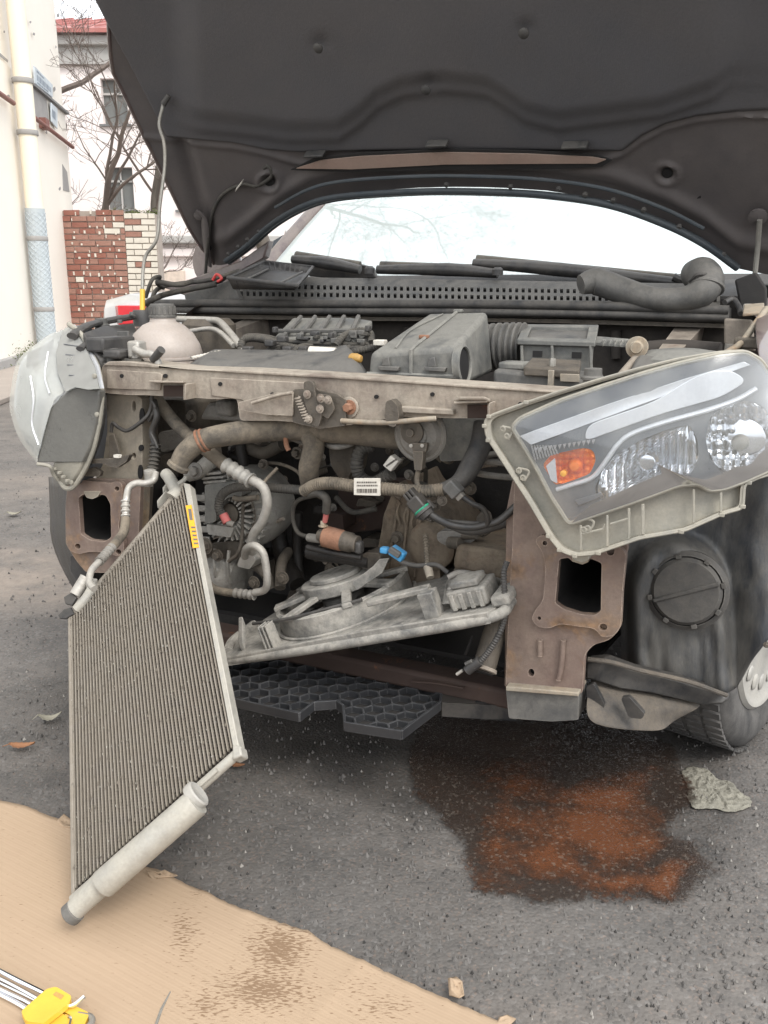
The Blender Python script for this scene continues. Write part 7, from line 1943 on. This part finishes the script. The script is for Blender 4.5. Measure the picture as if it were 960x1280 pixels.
# fan blades inside
for k in range(7):
    a = k * 2 * math.pi / 7 + .3
    rws = []
    for q in range(7):
        r = .045 + (RR - .018 - .045) * q / 6
        a1 = a - .25 + .10 * q / 6; a2 = a + .28 + .12 * q / 6
        rws.append([rc + (e1 * math.cos(t_) + e2 * math.sin(t_)) * r + e3 * w for t_, w in ((a1, .010), ((a1 + a2) / 2, .024), (a2, .032))])
    b = MB(); b.grid(rws); b.build('fan_blade', 'plasticg', fs, solid=.003)
b = MB(); b.lathe(rc + e3 * .005, e3, [(.045, 0), (.046, .035), (.040, .040), (0, .040)], 28); b.build('fan_hub', 'plasticg', fs)
# support arms and motor
mc = rc + e1 * .0 + e3 * .052
def bar(p, q, w, h, nm='support_arm'):
    d = (q - p).normalized(); s_ = d.cross(e3).normalized()
    b = MB(); b.box(p - s_ * w / 2, q - p, s_ * w, e3 * h); return b.build(nm, 'shroud', fs, bevel=.002)
b = MB(); ov = [mc + (e1 * math.cos(t_ * .262) * .085 + e2 * math.sin(t_ * .262) * .062) + e3 * .0 for t_ in range(24)]
b.slab([ov], e3 * .026); b.build('motor_mount', 'shroud', fs, bevel=.006)
b = MB(); b.slab([[mc + (e1 * math.cos(t_ * .262) * .060 + e2 * math.sin(t_ * .262) * .045) + e3 * .026 for t_ in range(24)]], e3 * .010); b.build('motor_cover', 'shroud', fs, bevel=.005)
for a, w_ in ((3.5, .03), (2.75, .028), (4.3, .022), (5.3, .02), (-.25, .026), (.35, .02), (1.2, .02), (2.0, .02)):
    p0 = mc + (e1 * math.cos(a) * .07 + e2 * math.sin(a) * .05)
    p1 = rc + (e1 * math.cos(a) + e2 * math.sin(a)) * (RR + .004) + e3 * .046
    bar(p0, p1, w_, .010)
b = MB(); b.slab([cp([(466, 708), (474, 699), (486, 698), (478, 716), (462, 727), (446, 738), (440, 728)], .05)], B * .004); b.build('bent_arm', 'shroud', fs, bevel=.001)
bar(Fl(LEN * .08, .02, .004), Fl(LEN * .08, .05, .05), .012, .02, 'corner_post')
for u in (.19, .205, .22): MB().box(Fl(LEN * u, .004, .0), e1 * .004, e2 * .03, e3 * .055).build('post_rib', 'shroud', fs, bevel=.001)
bar(Fl(LEN * .60, .03, .05), Fl(LEN * .80, .05, .05), .025, .010, 'cross_bar')
bar(Fl(LEN * .80, .02, .0), Fl(LEN * .80, .05, .0), .030, .055, 'corner_post')
# resistor box at the right end
b = MB(); b.hexa([F(552, 756, .02), F(598, 752, .02), F(596, 738, .03), F(556, 740, .03), F(548, 738, .04) + e2 * .04, F(590, 735, .04) + e2 * .04, F(588, 728, .05) + e2 * .04, F(552, 730, .05) + e2 * .04]); b.build('controller_box', 'shroud', fs, bevel=.004)
p = Fl(LEN * .86, .03, .01)
b = MB(); b.box(p, e1 * .075, e2 * .07, e3 * .035); b.build('controller_box', 'shroud', fs, bevel=.004)
b = MB(); b.box(p + e1 * .008 + e2 * .008 + e3 * .035, e1 * .055, e2 * .05, e3 * .014); b.build('controller_lid', 'shroud', fs, bevel=.004)
for k in range(4): MB().box(p + e1 * (.006 + .018 * k) - e2 * .004, e1 * .008, e2 * .006, e3 * .03).build('controller_rib', 'shroud', fs, bevel=.001)
b = MB(); b.box(Fl(LEN * .995, .02, .004), e1 * .035, e2 * .10, e3 * .022); b.build('end_lug', 'shroud', fs, bevel=.006)
b = MB(); b.tube([Fl(.0, .03, .004), Fl(-.02, .08, .008), Fl(-.015, .16, .01)], .012, seg=8); b.build('end_lug', 'shroud', fs)
b = MB(); b.tube([Fl(LEN * .12, .05, .05), Fl(LEN * .3, .03, .053), Fl(LEN * .55, .06, .053)], .004, seg=6); b.build('cable_channel', 'plastic', fs)
# blue plug
o_ = C(484, 693, .02); dz_ = (U * .9 - Z * .45).normalized()
bp_ = MB(); bp_.box(o_, dz_ * .030, (Z * .9 + U * .45).normalized() * .020, B * .018); bl_ = bp_.build('blue_connector', 'blue', car, bevel=.003)
MB().box(C(474, 692, .018), U * .016, B * .016, Z * .012).build('connector_head', 'blue', bl_, bevel=.003)
MB().box(C(484, 690, .008), dz_ * .024, (Z * .9 + U * .45).normalized() * .012, B * .01).build('grey_latch', 'plasticg', bl_, bevel=.002)
pipe('blue_plug_lead', [(500, 702, .03), (520, 707, .03), (545, 706, .03), (560, 716, .03)], .0045, 'seal', car)
pipe('fan_lead', [(560, 722, .02), (575, 716, .03), (600, 720, .05), (630, 728, .1)], .006, 'cast', car)

# ================================================================== HONEYCOMB UNDERTRAY
hz = .205
ho = [(270, 832), (300, 826), (352, 822), (424, 834), (502, 848), (552, 868), (550, 878), (502, 914), (431, 903), (429, 882), (421, 876), (392, 878), (374, 892), (290, 873), (268, 862)]
HG = [G(x, y, hz) for x, y in ho]
hx_ = empty('honeycomb_grille', G(420, 870, hz) - Z * .03, 'black plastic honeycomb lower grille hanging under the front of the car', 'grille')
def inside(p):
    ins = False
    for i in range(len(HG)):
        a, c = HG[i - 1], HG[i]
        if (a.y > p.y) != (c.y > p.y) and p.x < (c.x - a.x) * (p.y - a.y) / (c.y - a.y) + a.x: ins = not ins
    return ins
gx = (HG[4] - HG[2]).normalized(); gy = Z.cross(gx)
HR = .0225
b = MB(); done = set()
p0 = G(300, 850, hz)
def wall(a, c, h0, h1, th=.0016):
    d = (c - a).normalized(); s_ = d.cross(Z) * th
    b.hexa([a - s_ + Z * h0, c - s_ + Z * h0, c + s_ + Z * h0, a + s_ + Z * h0, a - s_ + Z * h1, c - s_ + Z * h1, c + s_ + Z * h1, a + s_ + Z * h1])
cells = []
for i in range(-4, 26):
    for j in range(-8, 14):
        c = p0 + gx * (i * HR * 1.5) + gy * (j * HR * 1.732 + (i % 2) * HR * .866)
        if inside(c): cells.append(c)
cell_polys = []
for c in cells:
    vs_ = [c + (gx * math.cos(k * math.pi / 3) + gy * math.sin(k * math.pi / 3)) * HR for k in range(6)]
    cell_polys.append(vs_)
    for k in range(6):
        a, d = vs_[k], vs_[(k + 1) % 6]
        key = tuple(sorted(((round(a.x, 3), round(a.y, 3)), (round(d.x, 3), round(d.y, 3)))))
        if key in done: continue
        done.add(key)
        ia, id_ = inside(a), inside(d)
        if not (ia or id_): continue
        if ia != id_:
            lo_, hi_ = (a, d) if ia else (d, a)
            l0_, h0_ = 0.0, 1.0
            for _ in range(12):
                mid = (l0_ + h0_) / 2
                if inside(lo_.lerp(hi_, mid)): l0_ = mid
                else: h0_ = mid
            if l0_ < .05: continue
            a, d = lo_, lo_.lerp(hi_, l0_)
        wall(a, d, -.013, 0)
b.build('honeycomb', 'hexp', hx_, sm=False)
b = MB()
for i in range(len(HG)):
    a, c = HG[i - 1], HG[i]; wall(a, c, -.017, .002, .0024)
b.build('outer_rim', 'hexp', hx_, sm=False, bevel=.001)
MB().slab([[p - Z * .016 for p in HG]], Z * .002).build('backing_sheet', 'void', hx_, sm=False)
arm = [G(550, 866, hz), G(648, 874, hz + .0), G(647, 883, hz - .0), G(552, 878, hz)]
b = MB(); b.slab([arm], -Z * .004); b.slab([[arm[3], arm[2], arm[2] - Z * .03, arm[3] - Z * .03]], (arm[0] - arm[3]).normalized() * .003)
b.slab([[arm[1], arm[2], arm[2] - Z * .03, arm[1] - Z * .03]], (arm[0] - arm[1]).normalized() * .003)
b.build('side_arm', 'plasticc', hx_, bevel=.001)
for k in range(2):
    q0_, q1_ = arm[0].lerp(arm[1], .45 + k * .27), arm[3].lerp(arm[2], .45 + k * .27)
    e_ = (arm[1] - arm[0]).normalized() * .025
    MB().slab([[q0_.lerp(q1_, .15), q0_.lerp(q1_, .15) + e_, q0_.lerp(q1_, .8) + e_, q0_.lerp(q1_, .8)]], Z * .002).build('arm_recess', 'cavity', hx_, sm=False)

# ================================================================== ON THE GROUND
def card_mat():
    m = mat('brown_cardboard', (0.395, 0.292, 0.200), 0.85, col2=(0.355, 0.26, 0.176), nscale=3, amt=.7, bump=0.0, fine=.05, spec=.25)
    n, l = m.node_tree.nodes, m.node_tree.links
    bs = n['Principled BSDF']
    tc = n.new('ShaderNodeTexCoord')
    mp = n.new('ShaderNodeMapping'); mp.inputs['Rotation'].default_value = (0, 0, -CARD_ROT); l.new(tc.outputs['Object'], mp.inputs[0])
    wv = n.new('ShaderNodeTexWave'); wv.bands_direction = 'Y'; wv.inputs['Scale'].default_value = 60; wv.inputs['Distortion'].default_value = .4; wv.inputs['Detail'].default_value = 1
    l.new(mp.outputs[0], wv.inputs[0])
    bp = n.new('ShaderNodeBump'); bp.inputs['Strength'].default_value = .14; bp.inputs['Distance'].default_value = .0008; l.new(wv.outputs['Fac'], bp.inputs['Height']); l.new(bp.outputs[0], bs.inputs['Normal'])
    # brown scuffs, stretched along the flutes, where the 'soil' value is high
    mp2 = n.new('ShaderNodeMapping'); mp2.inputs['Rotation'].default_value = (0, 0, -CARD_ROT); mp2.inputs['Scale'].default_value = (95, 330, 95); l.new(tc.outputs['Object'], mp2.inputs[0])
    no = n.new('ShaderNodeTexNoise'); no.inputs['Scale'].default_value = 1; no.inputs['Detail'].default_value = 3; l.new(mp2.outputs[0], no.inputs['Vector'])
    at = n.new('ShaderNodeAttribute'); at.attribute_name = 'soil'
    ad = n.new('ShaderNodeMath'); ad.operation = 'MULTIPLY_ADD'; l.new(at.outputs['Fac'], ad.inputs[0]); ad.inputs[1].default_value = .34; l.new(no.outputs[0], ad.inputs[2])
    mr = n.new('ShaderNodeMapRange'); mr.inputs[1].default_value = .66; mr.inputs[2].default_value = .75; mr.inputs[4].default_value = .8; l.new(ad.outputs[0], mr.inputs[0])
    src = bs.inputs['Base Color'].links[0].from_socket
    w2 = n.new('ShaderNodeTexWave'); w2.bands_direction = 'Y'; w2.inputs['Scale'].default_value = 26; w2.inputs['Distortion'].default_value = .8; w2.inputs['Detail Scale'].default_value = .6; l.new(mp.outputs[0], w2.inputs[0])
    wr = n.new('ShaderNodeMapRange'); wr.inputs[3].default_value = 0; wr.inputs[4].default_value = .30; l.new(w2.outputs['Fac'], wr.inputs[0])
    wx = n.new('ShaderNodeMix'); wx.data_type = 'RGBA'; l.new(wr.outputs[0], wx.inputs[0]); l.new(src, wx.inputs[6]); wx.inputs[7].default_value = (.33, .24, .16, 1)
    src = wx.outputs[2]
    mx = n.new('ShaderNodeMix'); mx.data_type = 'RGBA'; l.new(mr.outputs[0], mx.inputs[0]); l.new(src, mx.inputs[6]); mx.inputs[7].default_value = (.17, .105, .06, 1)
    l.new(mx.outputs[2], bs.inputs['Base Color'])
    return m
ge0, ge1 = G(200, 1090), G(600, 1270)
CARD_ROT = math.atan2((ge1 - ge0).y, (ge1 - ge0).x)
M['card'] = card_mat(); M['cardedge'] = mat('torn_cardboard_core', (0.50, 0.40, 0.30), 0.9)
def cardboard():
    top = []
    for (x0, y0), (x1, y1) in zip(edge_px[:-1], edge_px[1:]):
        n = max(2, int(math.hypot(x1 - x0, y1 - y0) / 5))
        for k in range(n):
            x, y = x0 + (x1 - x0) * k / n, y0 + (y1 - y0) * k / n
            j = noise.noise(V((x * .03, y * .03, 2))) * 0.8 + noise.noise(V((x * .5, y * .5, 9))) * 1.6 + max(0, noise.noise(V((x * .12, y * .12, 4))) - .35) * 9
            top.append((x, y + j))
    bm = bmesh.new(); sl = bm.verts.layers.float.new('soil')
    rows_ = []
    NR = 46
    for j in range(NR + 1):
        r = []
        for x, y in top:
            a = G(x, y, .006); c = V((a.x - .30 - .0 * a.x, .36 - .3, .006)) if False else V((a.x, .30, .006))
            f = j / NR; p = a.lerp(V((a.x - .10, .40, .006)), f ** 1.2)
            hgt = .003 * noise.noise(V((p.x * 3, p.y * 3, 4))) + .006 * math.exp(-((f) / .03) ** 2) * max(0, noise.noise(V((x * .04, 1, 1))))
            p.z = max(.0045, .006 + hgt)
            q = proj(p)
            for (ax_1, ay_1, bx_1, by_1) in ((448, 1208, 380, 1290), (60, 1040, -20, 1110), (150, 1200, 60, 1170)):
                dl_ = abs((by_1 - ay_1) * q[0] - (bx_1 - ax_1) * q[1] + bx_1 * ay_1 - by_1 * ax_1) / math.hypot(by_1 - ay_1, bx_1 - ax_1)
                p.z += .0016 * math.exp(-(dl_ / 4.0) ** 2)
            v = bm.verts.new(p)
            s_ = 0
            for cx, cy, rx, ry, am in ((350, 1190, 55, 45, .9), (230, 1170, 28, 50, .55), (330, 1240, 90, 40, .8), (450, 1235, 60, 25, .35), (260, 1260, 50, 30, .6), (480, 1262, 60, 25, .5), (250, 1120, 25, 15, .4), (60, 1150, 60, 40, .0)):
                s_ = max(s_, am * (1.15 - math.hypot((q[0] - cx) / rx, (q[1] - cy) / ry)))
            v[sl] = max(0, min(1, s_))
            r.append(v)
        rows_.append(r)
    for i in range(NR):
        for j in range(len(top) - 1): bm.faces.new((rows_[i][j], rows_[i][j + 1], rows_[i + 1][j + 1], rows_[i + 1][j]))
    bmesh.ops.recalc_face_normals(bm, faces=bm.faces)
    L = G(200, 1200)
    for v in bm.verts: v.co -= L
    me = bpy.data.meshes.new('cardboard'); bm.to_mesh(me); bm.free(); me.materials.append(M['card'])
    me.polygons.foreach_set('use_smooth', [True] * len(me.polygons))
    o = bpy.data.objects.new('cardboard', me); COL.objects.link(o); o.location = L
    s = o.modifiers.new('t', 'SOLIDIFY'); s.thickness = .004; s.offset = -1
    tag(o, 'large torn sheet of brown cardboard laid on the asphalt, stained with oil', 'cardboard')
cardboard()
def scrap(name, px, z0, m, lab, cat, up=.006, th=.002):
    ps = [G(x, y, z0) for x, y in px]; c = sum(ps, V((0, 0, 0))) / len(ps)
    b = MB(); rws = []
    n = len(ps)
    for k in range(5):
        f = k / 4
        rws.append(loop([p.lerp(c, f) + Z * (up * (.35 + noise.noise(V((p.x * 40, p.y * 40, k)))) * (1 - f * .4)) for p in ps]))
    b.grid(rws); o = b.build(name, m, None, solid=th, ang=50); tag(o, lab, cat); return o
scrap('cardboard_scrap', [(560, 1228), (570, 1225), (578, 1230), (580, 1246), (574, 1252), (562, 1244)], .014, 'card', 'small pale torn flap of cardboard standing at the edge of the sheet', 'cardboard scrap', .012)
scrap('cardboard_scrap', [(624, 1273), (634, 1271), (645, 1276), (636, 1284), (620, 1282)], .008, 'card', 'tiny torn cardboard shred at the bottom edge by the cardboard sheet', 'cardboard scrap', .008)
scrap('cardboard_scrap', [(182, 1091), (195, 1094), (208, 1090), (222, 1096), (206, 1098), (190, 1099)], .010, 'card', 'curled shred of cardboard beside the condenser tube on the sheet edge', 'cardboard scrap', .010)
scrap('cardboard_scrap', [(70, 1028), (80, 1020), (92, 1026), (94, 1036), (80, 1036)], .010, 'card', 'lifted torn corner of cardboard left of the condenser', 'cardboard scrap', .008)
M['rag'] = mat('dirty_pale_plastic_film', (0.18, 0.17, 0.14), 0.6, col2=(0.15, 0.14, 0.11), nscale=30, bump=.8, bscale=60, dust=.5, dcol=(.33, .31, .25))
M['leaf'] = mat('dry_leaf', (0.28, 0.13, 0.06), 0.8, col2=(.18, .09, .05))
M['leafp'] = mat('pale_dry_leaf', (0.30, 0.28, 0.22), 0.8)
def ragf():
    px = [(850, 962), (868, 957), (886, 962), (896, 974), (914, 976), (925, 990), (940, 998), (938, 1010), (915, 1016), (890, 1010), (870, 1012), (858, 1000), (862, 985)]
    ps = [G(x, y, .004) for x, y in rnd(px, 6, 3)]; c = sum(ps, V((0, 0, 0))) / len(ps)
    b = MB(); rws = []
    def hh(p, f):
        n1 = noise.noise(V((p.x * 26, p.y * 26, 3))); n2 = noise.noise(V((p.x * 60, p.y * 60, 8))); n3 = noise.noise(V((p.x * 140, p.y * 140, 1)))
        return .003 + (.0042 * max(0, .55 - abs(n1) * 2.2) + .006 * max(0, .6 - abs(n2) * 2.4) + .0025 * max(0, .6 - abs(n3) * 2)) * (.25 + .75 * sstep(0, .2, f))
    big_ = []
    for i in range(len(ps)):
        for q in (0, .33, .66):
            p = ps[i].lerp(ps[(i + 1) % len(ps)], q); big_.append(p + (p - c).normalized() * .006 * noise.noise(V((p.x * 90, p.y * 90, 2))))
    for k in range(40):
        f = k / 39
        rws.append(loop([(lambda w: V((w.x, w.y, hh(w, f))))(p.lerp(c, f * .995)) for p in big_]))
    b.grid(rws); o = b.build('plastic_film', 'rag', None, solid=.0008, ang=180); tag(o, 'crumpled dirty pale plastic scrap on asphalt beside the right tyre', 'litter')
ragf()
def leaf(x, y, ln, wd, ang_, m, lab, curl=.25):
    c = G(x, y, .006); e = V((math.cos(ang_), math.sin(ang_), 0)); t = V((-e.y, e.x, 0))
    rows_ = []
    for i in range(15):
        f = i / 14; w = wd * math.sin(math.pi * f ** .8) ** .8 * (1 + .18 * math.sin(f * 34)); r = []
        for j in range(-3, 4):
            g = j / 3
            r.append(c + e * (ln * (f - .5)) + t * (w * g) + Z * (.003 + wd * .45 * abs(g) ** 1.3 * (1 - curl) + ln * curl * (2 * f - 1) ** 2 * .5))
        rows_.append(r)
    b = MB(); b.grid(rows_); b.tube([c - e * ln * .75 + Z * .006, c - e * ln * .5 + Z * (.004 + ln * curl * .5)], .0008, seg=5, sm=False)
    o = b.build('leaf', m, None, solid=.0005, ang=180); tag(o, lab, 'leaf')
leaf(63, 900, .052, .014, .3, 'leafp', 'pale grey curled dry leaf on asphalt left of the condenser', .5)
leaf(28, 935, .055, .012, .1, 'leaf', 'brown flat leaf on asphalt near the left picture edge')
leaf(296, 959, .036, .008, -.2, 'leaf', 'small orange-brown leaf on asphalt right of the condenser')
leaf(18, 644, .06, .018, .2, 'leafp', 'tiny pale leaf on the road left of the left headlight', .4)
# folding set of keys
ks = empty('hex_key_set', G(60, 1262, .01), 'set of chrome hex keys in a yellow plastic holder lying on the cardboard', 'hex keys')
KZ = .014
def kt(nm, px, r, m='chrome'):
    b = MB(); b.tube([G(x, y, z) for x, y, z in px], r, seg=6, k=4); return b.build(nm, m, ks)
kt('hex_key', [(-40, 1192, .03), (10, 1219, .03), (60, 1244, .03), (80, 1256, .03), (92, 1256, .032), (106, 1245, .04)], .0030)
kt('hex_key', [(-40, 1204, .024), (10, 1228, .024), (50, 1250, .024), (80, 1268, .024), (88, 1274, .026), (86, 1286, .03)], .0028)
kt('hex_key', [(-40, 1214, .020), (0, 1236, .020), (40, 1256, .020), (60, 1276, .022), (50, 1290, .03)], .0025)
kt('hex_key', [(-40, 1222, .016), (0, 1243, .016), (28, 1258, .016), (60, 1280, .018)], .0032)
kt('hex_key', [(-40, 1210, .014), (40, 1248, .014), (95, 1278, .014)], .0022)
b = MB(); b.slab([[G(x, y, .036) for x, y in rnd([(26, 1264), (58, 1236), (70, 1233), (90, 1245), (86, 1254), (54, 1279), (32, 1276)], 4)]], -Z * .008); b.build('holder_top', 'yellow', ks, bevel=.002)
b = MB(); b.slab([[G(x, y, .026) for x, y in rnd([(40, 1282), (78, 1252), (96, 1258), (112, 1266), (104, 1284), (60, 1300)], 4)]], -Z * .012); b.build('holder_base', 'yellow', ks, bevel=.002)
b = MB(); b.slab([[G(x, y, .0368) for x, y in [(66, 1243), (70, 1239), (80, 1244), (76, 1249)]]], -Z * .002); b.build('holder_window', 'dipstick', ks, bevel=.0005)
b = MB(); b.tube([G(98, 1268, .022), G(114, 1272, .022), G(112, 1282, .022), G(95, 1290, .02)], .0045, seg=8); b.build('largest_key_bend', 'steel', ks)
b = MB(); b.tube([G(190, 1296, .009), G(202, 1262, .009), G(213, 1240, .010)], [.0026, .0026, .0012], seg=8, sm=False); o = b.build('screwdriver_bit', 'steel', None); tag(o, 'thin dark steel rod with pointed tip lying on the cardboard', 'tool')
